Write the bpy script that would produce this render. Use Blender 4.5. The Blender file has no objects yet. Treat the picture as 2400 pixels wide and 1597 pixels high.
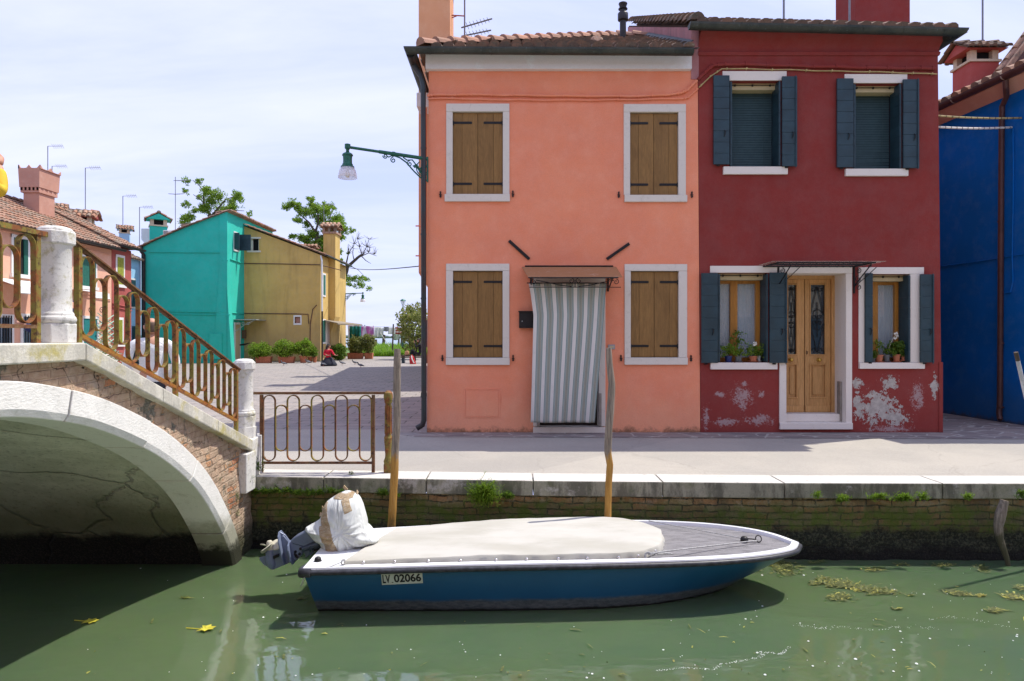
import bpy, bmesh, math, random
from mathutils import Vector, Matrix, noise as mnoise
R = math.radians
random.seed(7)
S = bpy.context.scene
COL = S.collection
# ------------------------------------------------------------------ camera
F = 1600.0; ZC = 2.27; HX = 1200.0; HY = 791.0      # focal in px of a 2400 px frame, eye height, principal point
cd = bpy.data.cameras.new('camera'); cam = bpy.data.objects.new('camera', cd); COL.objects.link(cam)
cam.location = (0, 0, ZC); cam.rotation_euler = (R(90), 0, 0)
cd.sensor_width = 36; cd.lens = 24; cd.shift_y = -7.5/2400
cd.clip_start = 0.05; cd.clip_end = 9000
S.camera = cam
# ------------------------------------------------------------------ light
SUN = Vector((2.9, 1.35, 6.0)).normalized()
w = bpy.data.worlds.new('World'); S.world = w; w.use_nodes = True
nt = w.node_tree; nt.nodes.clear()
out = nt.nodes.new('ShaderNodeOutputWorld'); bg = nt.nodes.new('ShaderNodeBackground')
sky = nt.nodes.new('ShaderNodeTexSky'); sky.sky_type = 'NISHITA'; sky.sun_disc = False
sky.sun_elevation = math.asin(SUN.z); sky.sun_rotation = math.atan2(SUN.x, SUN.y)
sky.air_density = 1.0; sky.dust_density = 0.7; sky.ozone_density = 1.2
tc = nt.nodes.new('ShaderNodeTexCoord'); sep = nt.nodes.new('ShaderNodeSeparateXYZ')
nt.links.new(tc.outputs['Generated'], sep.inputs[0])
def wm(op, a, b=None):
    m = nt.nodes.new('ShaderNodeMath'); m.operation = op
    for i, v in enumerate((a, b)):
        if v is None: continue
        if hasattr(v, 'is_linked'): nt.links.new(v, m.inputs[i])
        else: m.inputs[i].default_value = v
    return m.outputs[0]
zz = wm('ADD', wm('MAXIMUM', sep.outputs[2], 0.0), 0.16)
cmb = nt.nodes.new('ShaderNodeCombineXYZ')
nt.links.new(wm('DIVIDE', sep.outputs[0], zz), cmb.inputs[0]); nt.links.new(wm('DIVIDE', sep.outputs[1], zz), cmb.inputs[1])
mp = nt.nodes.new('ShaderNodeMapping'); mp.inputs['Scale'].default_value = (0.55, 1.5, 1); mp.inputs['Rotation'].default_value = (0, 0, R(-18))
mp.inputs['Location'].default_value = (1.3, 0.4, 0)
nt.links.new(cmb.outputs[0], mp.inputs[0])
nz = nt.nodes.new('ShaderNodeTexNoise'); nz.inputs['Scale'].default_value = 0.9; nz.inputs['Detail'].default_value = 9
nz.inputs['Roughness'].default_value = 0.58; nz.inputs['Distortion'].default_value = 0.6
nt.links.new(mp.outputs[0], nz.inputs['Vector'])
rm = nt.nodes.new('ShaderNodeMapRange'); rm.inputs[1].default_value = 0.30; rm.inputs[2].default_value = 0.80
rm.interpolation_type = 'SMOOTHSTEP'; rm.inputs[3].default_value = 0.0; rm.inputs[4].default_value = 0.95
nt.links.new(nz.outputs['Fac'], rm.inputs[0])
mix0 = nt.nodes.new('ShaderNodeMix'); mix0.data_type = 'RGBA'; mix0.inputs[0].default_value = 0.88; nt.links.new(sky.outputs[0], mix0.inputs[6]); mix0.inputs[7].default_value = (2.15, 2.38, 3.95, 1)
mixw = nt.nodes.new('ShaderNodeMix'); mixw.data_type = 'RGBA'
nt.links.new(rm.outputs[0], mixw.inputs[0]); nt.links.new(mix0.outputs[2], mixw.inputs[6])
CLOUD = (3.15, 3.3, 4.35, 1)
mixw.inputs[7].default_value = CLOUD
nt.links.new(mixw.outputs[2], bg.inputs[0]); bg.inputs[1].default_value = 0.13
nt.links.new(bg.outputs[0], out.inputs[0])
sl = bpy.data.lights.new('sun', 'SUN'); so = bpy.data.objects.new('sun', sl); COL.objects.link(so)
sl.energy = 2.35; sl.angle = R(0.53); sl.color = (1.0, 0.95, 0.86)
so.rotation_euler = SUN.to_track_quat('Z', 'Y').to_euler(); so.location = (20, 10, 40)
S.view_settings.view_transform = 'Standard'; S.view_settings.look = 'None'
S.view_settings.exposure = 1.22; S.view_settings.gamma = 1
# ------------------------------------------------------------------ node helper
def rgb(r, g, b):                              # sRGB 0-255 -> linear
    f = lambda c: (c/255/12.92) if c/255 <= 0.04045 else ((c/255+0.055)/1.055)**2.4
    return (f(r), f(g), f(b), 1)
class NT:
    def __init__(s, name):
        s.m = bpy.data.materials.new(name); s.m.use_nodes = True
        s.t = s.m.node_tree; s.t.nodes.clear()
        s.o = s.n('ShaderNodeOutputMaterial'); s.b = s.n('ShaderNodeBsdfPrincipled')
        s.t.links.new(s.b.outputs[0], s.o.inputs[0]); s.geo = s.n('ShaderNodeNewGeometry')
        s.tc = s.n('ShaderNodeTexCoord')
        s.pos = s.geo.outputs['Position']; s.objc = s.tc.outputs['Object']
        s.P = s.n('ShaderNodeSeparateXYZ'); s.l(s.pos, s.P.inputs[0])
        s.N = s.n('ShaderNodeSeparateXYZ'); s.l(s.geo.outputs['Normal'], s.N.inputs[0])
    def n(s, t): return s.t.nodes.new(t)
    def l(s, a, b): s.t.links.new(a, b)
    def set(s, sock, v):
        if hasattr(v, 'is_linked'): s.l(v, sock)
        elif isinstance(v, (tuple, list)) and len(v) == 3 and sock.type == 'RGBA': sock.default_value = (*v, 1)
        else: sock.default_value = v
    def math(s, op, a, b=0.5, c=None):
        m = s.n('ShaderNodeMath'); m.operation = op; s.set(m.inputs[0], a); s.set(m.inputs[1], b)
        if c is not None: s.set(m.inputs[2], c)
        return m.outputs[0]
    def vec(s, sc=(1, 1, 1), rot=(0, 0, 0), loc=(0, 0, 0), src=None):
        m = s.n('ShaderNodeMapping'); s.l(src or s.pos, m.inputs[0])
        m.inputs['Scale'].default_value = sc; m.inputs['Rotation'].default_value = rot; m.inputs['Location'].default_value = loc
        return m.outputs[0]
    def noise(s, scale, detail=4, rough=0.55, vec=None, dist=0.0):
        n = s.n('ShaderNodeTexNoise'); n.inputs['Scale'].default_value = scale; n.inputs['Detail'].default_value = detail
        n.inputs['Roughness'].default_value = rough; n.inputs['Distortion'].default_value = dist
        s.l(vec or s.pos, n.inputs['Vector']); return n.outputs['Fac']
    def voro(s, scale, vec=None, feat='F1', out='Distance', rnd=1.0):
        n = s.n('ShaderNodeTexVoronoi'); n.feature = feat; n.inputs['Scale'].default_value = scale
        n.inputs['Randomness'].default_value = rnd
        s.l(vec or s.pos, n.inputs['Vector']); return n.outputs[out]
    def mr(s, v, a, b, c=0.0, d=1.0, smooth=True):
        m = s.n('ShaderNodeMapRange'); s.set(m.inputs[0], v)
        for i, x in enumerate((a, b, c, d)): s.set(m.inputs[i+1], x)
        if smooth: m.interpolation_type = 'SMOOTHSTEP'
        return m.outputs[0]
    def mix(s, f, a, b, mode='MIX'):
        m = s.n('ShaderNodeMix'); m.data_type = 'RGBA'; m.blend_type = mode
        s.set(m.inputs[0], f); s.set(m.inputs[6], a); s.set(m.inputs[7], b); return m.outputs[2]
    def comb(s, x, y, z):
        c = s.n('ShaderNodeCombineXYZ'); s.set(c.inputs[0], x); s.set(c.inputs[1], y); s.set(c.inputs[2], z); return c.outputs[0]
    def hsv(s, col, h=0.5, sat=1.0, v=1.0):
        m = s.n('ShaderNodeHueSaturation'); s.set(m.inputs['Color'], col); s.set(m.inputs['Hue'], h)
        s.set(m.inputs['Saturation'], sat); s.set(m.inputs['Value'], v); return m.outputs[0]
    def rnd(s): return s.geo.outputs['Random Per Island']
    def done(s, col, rough=0.8, bump=None, bs=0.3, bd=0.01, metal=0.0, spec=0.5, **kw):
        s.set(s.b.inputs['Base Color'], col); s.set(s.b.inputs['Roughness'], rough); s.set(s.b.inputs['Metallic'], metal)
        s.set(s.b.inputs['Specular IOR Level'], spec)
        for k, v in kw.items(): s.set(s.b.inputs[k.replace('_', ' ')], v)
        if bump is not None:
            b = s.n('ShaderNodeBump'); b.inputs['Strength'].default_value = bs; b.inputs['Distance'].default_value = bd
            s.l(bump, b.inputs['Height']); s.l(b.outputs[0], s.b.inputs['Normal'])
        return s.m
_simple = {}
def simple(name, col, rough=0.6, metal=0.0, var=0.12, scale=12, spec=0.4, bs=0.15):
    if name in _simple: return _simple[name]
    t = NT(name); n1 = t.noise(scale, 5, 0.6, t.objc)
    c = t.hsv(col, 0.5, 1.0, t.mr(n1, 0.3, 0.7, 1-var, 1+var))
    m = t.done(c, rough, n1, bs, 0.003, metal, spec); _simple[name] = m; return m
def plaster(name, col, blotch=None, bl=0.35, base_z=0.78, base_col=None, base_h=0.8, streak=0.0, streak_col=(0.05, 0.045, 0.03), stain=0.10, cracks=0.0):
    t = NT(name)
    big = t.noise(0.9, 5, 0.6); mid = t.noise(4.5, 6, 0.65); fine = t.noise(90, 4, 0.7)
    c = t.hsv(col, t.mr(big, 0.3, 0.7, 0.4985, 0.5015), t.mr(mid, 0.3, 0.7, 1.02, 0.97), t.mr(big, 0.3, 0.7, 1-stain, 1+stain))
    c = t.mix(t.mr(mid, 0.50, 0.78, 0, bl), c, blotch or (min(1, col[0]*1.15), min(1, col[1]*1.5), min(1, col[2]*1.6), 1))
    c = t.mix(t.mr(t.noise(2.2, 7, 0.7, t.vec((1, 1, 0.35))), 0.58, 0.78, 0, 0.13), c, (col[0]*0.72, col[1]*0.66, col[2]*0.66, 1))
    if streak:
        sv = t.noise(3.2, 6, 0.7, t.vec((1, 1, 0.10)))
        c = t.mix(t.math('MULTIPLY', t.mr(sv, 0.48, 0.68), streak), c, (*streak_col[:3], 1))
    if cracks:
        vv = t.voro(1.1, t.vec(src=t.mixv(0.25, 2.5)), 'DISTANCE_TO_EDGE')
        c = t.mix(t.math('MULTIPLY', t.mr(vv, 0.0, 0.008, 1, 0), cracks), c, (0.03, 0.025, 0.02, 1))
    if base_col:
        h = t.math('ADD', t.P.outputs[2], t.math('MULTIPLY', t.math('SUBTRACT', t.noise(2.6, 7, 0.7), 0.5), 1.1))
        c = t.mix(t.mr(h, base_z+base_h*1.1, base_z+0.05, 0, 0.5), c, base_col)
        h2 = t.math('ADD', t.P.outputs[2], t.math('MULTIPLY', t.math('SUBTRACT', t.noise(7, 7, 0.75), 0.5), 0.35))
        c = t.mix(t.mr(h2, base_z+0.10, base_z-0.02, 0, 0.75), c, (0.07, 0.055, 0.03, 1))
    c = t.hsv(c, 0.5, 1, t.mr(fine, 0.25, 0.75, 0.93, 1.07))
    bmp = t.math('ADD', t.math('MULTIPLY', fine, 0.25), t.math('ADD', t.math('MULTIPLY', mid, 0.5), big))
    return t.done(c, 0.88, bmp, 0.5, 0.012, spec=0.2)
def _mixv(s, amp, sc):          # position warped by noise
    n = s.n('ShaderNodeTexNoise'); n.inputs['Scale'].default_value = sc; n.inputs['Detail'].default_value = 4; s.l(s.pos, n.inputs['Vector'])
    m = s.n('ShaderNodeVectorMath'); m.operation = 'MULTIPLY_ADD'; s.l(n.outputs['Color'], m.inputs[0])
    m.inputs[1].default_value = (amp, amp, amp); s.l(s.pos, m.inputs[2]); return m.outputs[0]
NT.mixv = _mixv
# ------------------------------------------------------------------ mesh helper
def W(px, py, D): return Vector(((px-HX)*D/F, D, ZC+(HY-py)*D/F))
WL = {}
def tag(o, label=None, cat=None, group=None, kind=None):
    if label: o['label'] = label
    if cat: o['category'] = cat
    if group: o['group'] = group
    if kind: o['kind'] = kind
    return o
def thing(name, label, cat, loc=(0, 0, 0), group=None):
    o = bpy.data.objects.new(name, None); COL.objects.link(o); o.location = loc; o.empty_display_size = 0.2
    WL[o.name] = Vector(loc); return tag(o, label, cat, group)
class MB:
    def __init__(s): s.v = []; s.f = []; s.mi = []; s.m = 0; s.M = None
    def add(s, vs, fs):
        o = len(s.v)
        s.v += [ (s.M @ Vector(p)) if s.M else Vector(p) for p in vs]
        s.f += [tuple(i+o for i in f) for f in fs]; s.mi += [s.m]*len(fs); return s
    def box(s, a, b):
        x0, y0, z0 = [min(p, q) for p, q in zip(a, b)]; x1, y1, z1 = [max(p, q) for p, q in zip(a, b)]
        return s.add([(x0,y0,z0),(x1,y0,z0),(x1,y1,z0),(x0,y1,z0),(x0,y0,z1),(x1,y0,z1),(x1,y1,z1),(x0,y1,z1)],
                     [(0,3,2,1),(4,5,6,7),(0,1,5,4),(1,2,6,5),(2,3,7,6),(3,0,4,7)])
    def pbox(s, pl, u0, v0, u1, v1, w0, w1):
        P = pl.pt
        return s.add([P(u0,v0,w1),P(u1,v0,w1),P(u1,v1,w1),P(u0,v1,w1),P(u0,v0,w0),P(u1,v0,w0),P(u1,v1,w0),P(u0,v1,w0)],
                     [(0,1,2,3),(4,7,6,5),(0,4,5,1),(1,5,6,2),(2,6,7,3),(3,7,4,0)])
    def prism(s, poly, ext):
        n = len(poly); e = Vector(ext); a = [Vector(p) for p in poly]; b = [p+e for p in a]
        return s.add(a+b, [tuple(range(n))[::-1], tuple(range(n, 2*n))] + [(i, (i+1) % n, n+(i+1) % n, n+i) for i in range(n)])
    def quad(s, a, b, c, d): return s.add([a, b, c, d], [(0, 1, 2, 3)])
    def tube(s, pts, r, n=8, cap=True, closed=False, squash=None):
        pts = [Vector(p) for p in pts]; rs = r if isinstance(r, (list, tuple)) else [r]*len(pts)
        vs = []; fs = []; up = None; L = len(pts)
        for i, p in enumerate(pts):
            if closed: d = pts[(i+1) % L]-pts[i-1]
            else: d = pts[min(i+1, L-1)]-pts[max(i-1, 0)]
            if d.length < 1e-9: d = Vector((0, 0, 1))
            d.normalize()
            if up is None: up = Vector((0, 0, 1)) if abs(d.z) < 0.9 else Vector((1, 0, 0))
            sd = d.cross(up)
            if sd.length < 1e-6: sd = d.orthogonal()
            sd.normalize(); up2 = sd.cross(d).normalized(); up = up2
            for k in range(n):
                a = 2*math.pi*k/n; vs.append(p + sd*math.cos(a)*rs[i] + up2*math.sin(a)*rs[i]*(squash or 1))
        for i in range(L if closed else L-1):
            j = (i+1) % L
            for k in range(n):
                k2 = (k+1) % n; fs.append((i*n+k, i*n+k2, j*n+k2, j*n+k))
        if cap and not closed: fs.append(tuple(range(n))[::-1]); fs.append(tuple((L-1)*n+k for k in range(n)))
        return s.add(vs, fs)
    def lathe(s, prof, c, n=16, rot=0.0, axis=None, cap=True):   # prof [(r,z)]
        c = Vector(c); vs = []; fs = []
        Mx = Matrix.Identity(3)
        if axis is not None: Mx = Vector(axis).to_track_quat('Z', 'Y').to_matrix()
        for r, z in prof:
            for k in range(n):
                a = 2*math.pi*k/n+rot; vs.append(c + Mx @ Vector((r*math.cos(a), r*math.sin(a), z)))
        for i in range(len(prof)-1):
            for k in range(n):
                k2 = (k+1) % n; fs.append((i*n+k, i*n+k2, (i+1)*n+k2, (i+1)*n+k))
        if cap: fs.append(tuple(range(n))[::-1]); fs.append(tuple((len(prof)-1)*n+k for k in range(n)))
        return s.add(vs, fs)
    def ribbon(s, pts, wv, t, closed=False):     # flat bar: path in a plane, width vector wv (across), thickness t in the plane
        pts = [Vector(p) for p in pts]; wv = Vector(wv); wn = wv.normalized(); L = len(pts); vs = []; fs = []
        for i, p in enumerate(pts):
            if closed: d = pts[(i+1) % L]-pts[i-1]
            else: d = pts[min(i+1, L-1)]-pts[max(i-1, 0)]
            n_ = d.cross(wn).normalized()*t/2; h = wv/2
            vs += [p-h-n_, p+h-n_, p+h+n_, p-h+n_]
        for i in range(L if closed else L-1):
            j = (i+1) % L
            for k in range(4): fs.append((i*4+k, i*4+(k+1) % 4, j*4+(k+1) % 4, j*4+k))
        if not closed: fs += [(0, 3, 2, 1), tuple((L-1)*4+k for k in range(4))]
        return s.add(vs, fs)
    def grid(s, fn, nu, nv):
        vs = [fn(i/nu, j/nv) for j in range(nv+1) for i in range(nu+1)]
        return s.add(vs, [(j*(nu+1)+i, j*(nu+1)+i+1, (j+1)*(nu+1)+i+1, (j+1)*(nu+1)+i) for j in range(nv) for i in range(nu)])
    def build(s, name, mats, parent=None, origin=None, smooth=False, bevel=0, label=None, solid=0, sub=0):
        me = bpy.data.meshes.new(name)
        if parent is not None: o0 = WL[parent.name]
        elif origin is not None: o0 = Vector(origin)
        else:
            xs = [p.x for p in s.v]; ys = [p.y for p in s.v]; o0 = Vector(((min(xs)+max(xs))/2, (min(ys)+max(ys))/2, min(p.z for p in s.v)))
        me.from_pydata([tuple(p-o0) for p in s.v], [], s.f)
        if not isinstance(mats, (list, tuple)): mats = [mats]
        for m in mats: me.materials.append(m)
        me.polygons.foreach_set('material_index', s.mi)
        bm = bmesh.new(); bm.from_mesh(me); bmesh.ops.recalc_face_normals(bm, faces=bm.faces) if not getattr(s, 'keepn', False) else None
        bm.to_mesh(me); bm.free()
        if smooth: me.polygons.foreach_set('use_smooth', [True]*len(me.polygons))
        o = bpy.data.objects.new(name, me); COL.objects.link(o)
        if parent is not None: o.parent = parent; WL[o.name] = o0
        else: o.location = o0; WL[o.name] = o0
        if solid: md = o.modifiers.new('solid', 'SOLIDIFY'); md.thickness = solid; md.offset = 0
        if bevel: md = o.modifiers.new('bevel', 'BEVEL'); md.width = bevel; md.segments = 2; md.limit_method = 'ANGLE'; md.angle_limit = R(40)
        if sub: md = o.modifiers.new('sub', 'SUBSURF'); md.levels = sub; md.render_levels = sub
        if smooth == 'auto':
            pass
        if label: o['label'] = label
        return o
def autosmooth(o, ang=35):
    me = o.data; me.polygons.foreach_set('use_smooth', [True]*len(me.polygons))
    bm = bmesh.new(); bm.from_mesh(me)
    for e in bm.edges:
        if len(e.link_faces) == 2 and e.calc_face_angle(0) > R(ang): e.smooth = False
    bm.to_mesh(me); bm.free(); return o
class Plane:
    def __init__(s, o, U, N, kind):
        s.o = Vector(o); s.U = Vector(U); s.N = Vector(N); s.kind = kind
    def pt(s, u, v, w=0.0): return s.o + s.U*u + Vector((0, 0, v)) + s.N*w
def front(D): return Plane((0, D, 0), (1, 0, 0), (0, -1, 0), ('D', D))
def side(X): return Plane((X, 0, 0), (0, 1, 0), (1, 0, 0), ('X', X))      # faces +X, u = depth
def side_l(X): return Plane((X, 0, 0), (0, 1, 0), (-1, 0, 0), ('X', X))   # faces -X, u = depth
def uv(pl, px, py):
    k, a = pl.kind
    if k == 'D': return (px-HX)*a/F, ZC+(HY-py)*a/F
    D = a*F/(px-HX); return D, ZC+(HY-py)*D/F
def rect(pl, x0, y0, x1, y1):
    a = uv(pl, x0, y0); b = uv(pl, x0, y1); c = uv(pl, x1, y0)
    return (min(a[0], c[0]), min(a[1], b[1]), max(a[0], c[0]), max(a[1], b[1]))
def wall(mb, pl, u0, u1, v0, top, holes=(), depth=0.2, leanL=0.0, leanR=0.0):
    tf = top if callable(top) else (lambda u: top)
    us = sorted({u0, u1, *[h[0] for h in holes], *[h[2] for h in holes]})
    vs = sorted({v0, *[h[1] for h in holes], *[h[3] for h in holes]})
    def P(u, v, w=0.0):
        if abs(u-u0) < 1e-6: u += (v-v0)*leanL
        if abs(u-u1) < 1e-6: u += (v-v0)*leanR
        return pl.pt(u, v, w)
    for i in range(len(us)-1):
        a, b = us[i], us[i+1]
        for j in range(len(vs)):
            c = vs[j]; last = j == len(vs)-1
            ta, tb_ = tf(a), tf(b)
            ca, cb = (ta, tb_) if last else (min(vs[j+1], ta), min(vs[j+1], tb_)); la, lb_ = min(c, ta), min(c, tb_)
            cu, cv = (a+b)/2, (la+lb_+ca+cb)/4
            if any(h[0] < cu < h[2] and h[1] < cv < h[3] for h in holes) or (ca-la < 1e-5 and cb-lb_ < 1e-5): continue
            mb.quad(P(a, la), P(b, lb_), P(b, cb), P(a, ca))
    for h in holes:
        a, c, b, d = h
        for q in (((a,c),(b,c)), ((b,c),(b,d)), ((b,d),(a,d)), ((a,d),(a,c))):
            (p0, q0), (p1, q1) = q
            mb.quad(pl.pt(p0,q0), pl.pt(p1,q1), pl.pt(p1,q1,-depth), pl.pt(p0,q0,-depth))
def tiles(mb, P0, U, Sd, W_, L_, keep=None, r=0.085, sp=0.19, cl=0.30, jit=0.02, n=5, under=True):
    """barrel tiles laid over a slope: P0 eave corner, U along the eave, Sd up the slope"""
    P0 = Vector(P0); U = Vector(U).normalized(); Sd = Vector(Sd).normalized(); Nn = U.cross(Sd).normalized()
    if Nn.z < 0: Nn = -Nn
    nu = max(1, int(W_/sp)); nl = max(1, int(L_/cl)); spu = W_/nu
    if under:
        pass
    for j in range(nl):
        for i in range(nu):
            u = (i+0.5)*spu; s0 = j*cl
            if keep and not keep(u, s0+cl*0.5): continue
            u += random.uniform(-jit, jit)*0.6; s0 += random.uniform(-jit, jit); lift = random.uniform(0, 0.008)
            tw = random.uniform(-0.05, 0.05)
            vs = []; fs = []
            for e, (ss, rr, hh) in enumerate(((s0, r*1.08, 0.028), (s0+cl*1.15, r*0.86, 0.0))):
                for k in range(n+1):
                    a = math.pi*k/n
                    vs.append(P0 + U*(u+tw*(ss-s0)-math.cos(a)*rr) + Sd*ss + Nn*(math.sin(a)*rr*0.85+hh+lift))
            for k in range(n): fs.append((k, k+1, n+1+k+1, n+1+k))
            fs.append(tuple(range(n+1)))
            mb.add(vs, fs)
            # trough tile between
            vs = []; fs = []
            for e, (ss, rr) in enumerate(((s0, r*0.9), (s0+cl*1.05, r*0.8))):
                for k in range(4):
                    a = math.pi*k/3
                    vs.append(P0 + U*(u+spu*0.5-math.cos(a)*rr) + Sd*ss + Nn*(-math.sin(a)*rr*0.5+0.03-e*0.02))
            for k in range(3): fs.append((k, k+1, 4+k+1, 4+k))
            mb.add(vs, fs)
def captiles(mb, a, b, r=0.10, ln=0.32, n=6):
    a = Vector(a); b = Vector(b); d = (b-a); L = d.length; d.normalize(); sd = d.cross(Vector((0, 0, 1))).normalized(); up = sd.cross(d)
    k_ = max(1, int(L/ln)); ln = L/k_
    for i in range(k_):
        vs = []; fs = []
        for e, (s_, rr, h) in enumerate(((i*ln, r*1.1, 0.03), ((i+1.12)*ln, r*0.88, 0.0))):
            for k in range(n+1):
                t = math.pi*k/n; vs.append(a+d*s_+sd*math.cos(t)*rr+up*(math.sin(t)*rr+h+random.uniform(0, .004)))
        for k in range(n): fs.append((k, k+1, n+2+k, n+1+k))
        fs.append(tuple(range(n+1)))
        mb.add(vs, fs)
def leaves(mb, c, r, n, size, flat=0.8, asp=0.5, shell=0.0):
    c = Vector(c)
    for _ in range(n):
        d = Vector((random.gauss(0, 1), random.gauss(0, 1), random.gauss(0, 1))).normalized()
        rad = (random.random()**(1/3)) if shell == 0 else (shell+(1-shell)*random.random())
        p = c + Vector((d.x*r[0], d.y*r[1], d.z*r[2]))*rad
        a = (d*0.5+Vector((random.uniform(-1, 1), random.uniform(-1, 1), random.uniform(-1, 1)))).normalized()
        b = a.cross(Vector((random.uniform(-1, 1), random.uniform(-1, 1), random.uniform(-1, 1)))).normalized()
        s = size*random.uniform(0.6, 1.3); a = a*s; b = b*s*asp
        mb.add([p-a*0.1, p+a*0.4+b*0.5, p+a, p+a*0.4-b*0.5], [(0, 1, 2, 3)])
def blades(mb, p, n, h, spread, wd=0.006, droop=0.4):
    p = Vector(p)
    for _ in range(n):
        q = p+Vector((random.uniform(-spread, spread), random.uniform(-spread, spread)*0.4, 0))
        a = random.uniform(0, 2*math.pi); hh = h*random.uniform(0.5, 1.2); t = random.uniform(0.1, 0.9)*hh
        d = Vector((math.cos(a), math.sin(a), 0)); sd = Vector((-d.y, d.x, 0))*wd
        m = q+Vector((0, 0, hh*0.6))+d*t*0.4; e = q+Vector((0, 0, hh*(1-droop*random.random())))+d*t
        mb.add([q-sd, q+sd, m+sd*0.8, e, m-sd*0.8], [(0, 1, 2, 3, 4)])
def copytree(o, loc, label=None, rz=None):
    r = o.copy(); COL.objects.link(r); r.location = loc
    if rz is not None: r.rotation_euler[2] = rz
    if label: r['label'] = label
    for ch in list(o.children):
        c = ch.copy(); COL.objects.link(c); c.parent = r
        for g in list(ch.children):
            e = g.copy(); COL.objects.link(e); e.parent = c
    return r
def text_mesh(mb_parent, txt, plane, u, v, w, h, mat, name, xs=1.0, bold=0.0, skew=None):
    cu = bpy.data.curves.new('t', 'FONT'); cu.body = txt; cu.size = h*1.4; cu.offset = bold; cu.extrude = 0.0008
    cu.resolution_u = 4; ob = bpy.data.objects.new('t', cu); COL.objects.link(ob)
    dg = bpy.context.evaluated_depsgraph_get(); me = bpy.data.meshes.new_from_object(ob.evaluated_get(dg))
    mb = MB(); mb.keepn = True
    vs = [plane.pt(u+p.co.x*xs, v+p.co.y, w+p.co.z) for p in me.vertices]
    if skew: vs = [skew(u+p.co.x*xs, v+p.co.y, w+p.co.z) for p in me.vertices]
    mb.add(vs, [tuple(p.vertices) for p in me.polygons])
    bpy.data.objects.remove(ob); bpy.data.curves.remove(cu); bpy.data.meshes.remove(me)
    return mb.build(name, mat, mb_parent)
def arc(c, r, a0, a1, n, ax=(1, 0, 0), ay=(0, 0, 1)):
    c = Vector(c); ax = Vector(ax); ay = Vector(ay)
    return [c+ax*r*math.cos(R(a0+(a1-a0)*i/n))+ay*r*math.sin(R(a0+(a1-a0)*i/n)) for i in range(n+1)]
def spiral(c, r0, r1, a0, a1, n, ax=(1, 0, 0), ay=(0, 0, 1)):
    c = Vector(c); ax = Vector(ax); ay = Vector(ay); o = []
    for i in range(n+1):
        t = i/n; a = R(a0+(a1-a0)*t); r = r0+(r1-r0)*t; o.append(c+ax*r*math.cos(a)+ay*r*math.sin(a))
    return o
# ------------------------------------------------------------------ materials
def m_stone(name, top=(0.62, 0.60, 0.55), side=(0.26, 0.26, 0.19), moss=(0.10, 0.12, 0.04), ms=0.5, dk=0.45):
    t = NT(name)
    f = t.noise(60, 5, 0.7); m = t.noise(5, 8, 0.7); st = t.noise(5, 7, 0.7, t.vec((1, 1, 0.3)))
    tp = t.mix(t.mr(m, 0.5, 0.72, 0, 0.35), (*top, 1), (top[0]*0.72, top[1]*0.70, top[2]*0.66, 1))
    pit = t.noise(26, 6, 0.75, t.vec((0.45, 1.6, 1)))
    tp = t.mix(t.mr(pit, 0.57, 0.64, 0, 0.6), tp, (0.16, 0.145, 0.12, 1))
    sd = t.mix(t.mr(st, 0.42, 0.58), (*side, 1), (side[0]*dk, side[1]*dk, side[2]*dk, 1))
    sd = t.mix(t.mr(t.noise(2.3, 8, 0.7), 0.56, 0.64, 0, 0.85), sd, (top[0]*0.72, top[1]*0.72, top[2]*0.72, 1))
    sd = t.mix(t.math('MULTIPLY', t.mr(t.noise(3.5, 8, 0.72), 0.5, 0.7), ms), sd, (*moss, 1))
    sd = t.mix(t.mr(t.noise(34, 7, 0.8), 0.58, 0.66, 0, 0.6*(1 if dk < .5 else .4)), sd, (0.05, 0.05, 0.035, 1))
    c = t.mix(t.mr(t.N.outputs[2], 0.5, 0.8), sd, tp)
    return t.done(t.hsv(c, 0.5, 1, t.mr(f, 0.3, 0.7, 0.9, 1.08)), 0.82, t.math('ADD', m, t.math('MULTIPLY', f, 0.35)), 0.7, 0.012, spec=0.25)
def m_marble(name, col, dirt=(0.30, 0.28, 0.22), dl=0.5, lich=0.0):
    t = NT(name); v = t.noise(7, 8, 0.75, dist=1.2); f = t.noise(40, 6, 0.75)
    c = t.mix(t.mr(v, 0.52, 0.72, 0, dl), (*col, 1), (*dirt, 1))
    c = t.mix(t.mr(f, 0.60 if dl < .8 else .54, 0.70, 0, 0.6), c, (dirt[0]*0.5, dirt[1]*0.5, dirt[2]*0.5, 1))
    if lich:
        c = t.mix(t.math('MULTIPLY', t.mr(t.noise(4.5, 7, 0.75), 0.52, 0.64), lich), c, (0.30, 0.26, 0.05, 1))
    return t.done(c, 0.8, t.math('ADD', v, t.math('MULTIPLY', f, 0.5)), 0.6, 0.006, spec=0.25)
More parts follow.
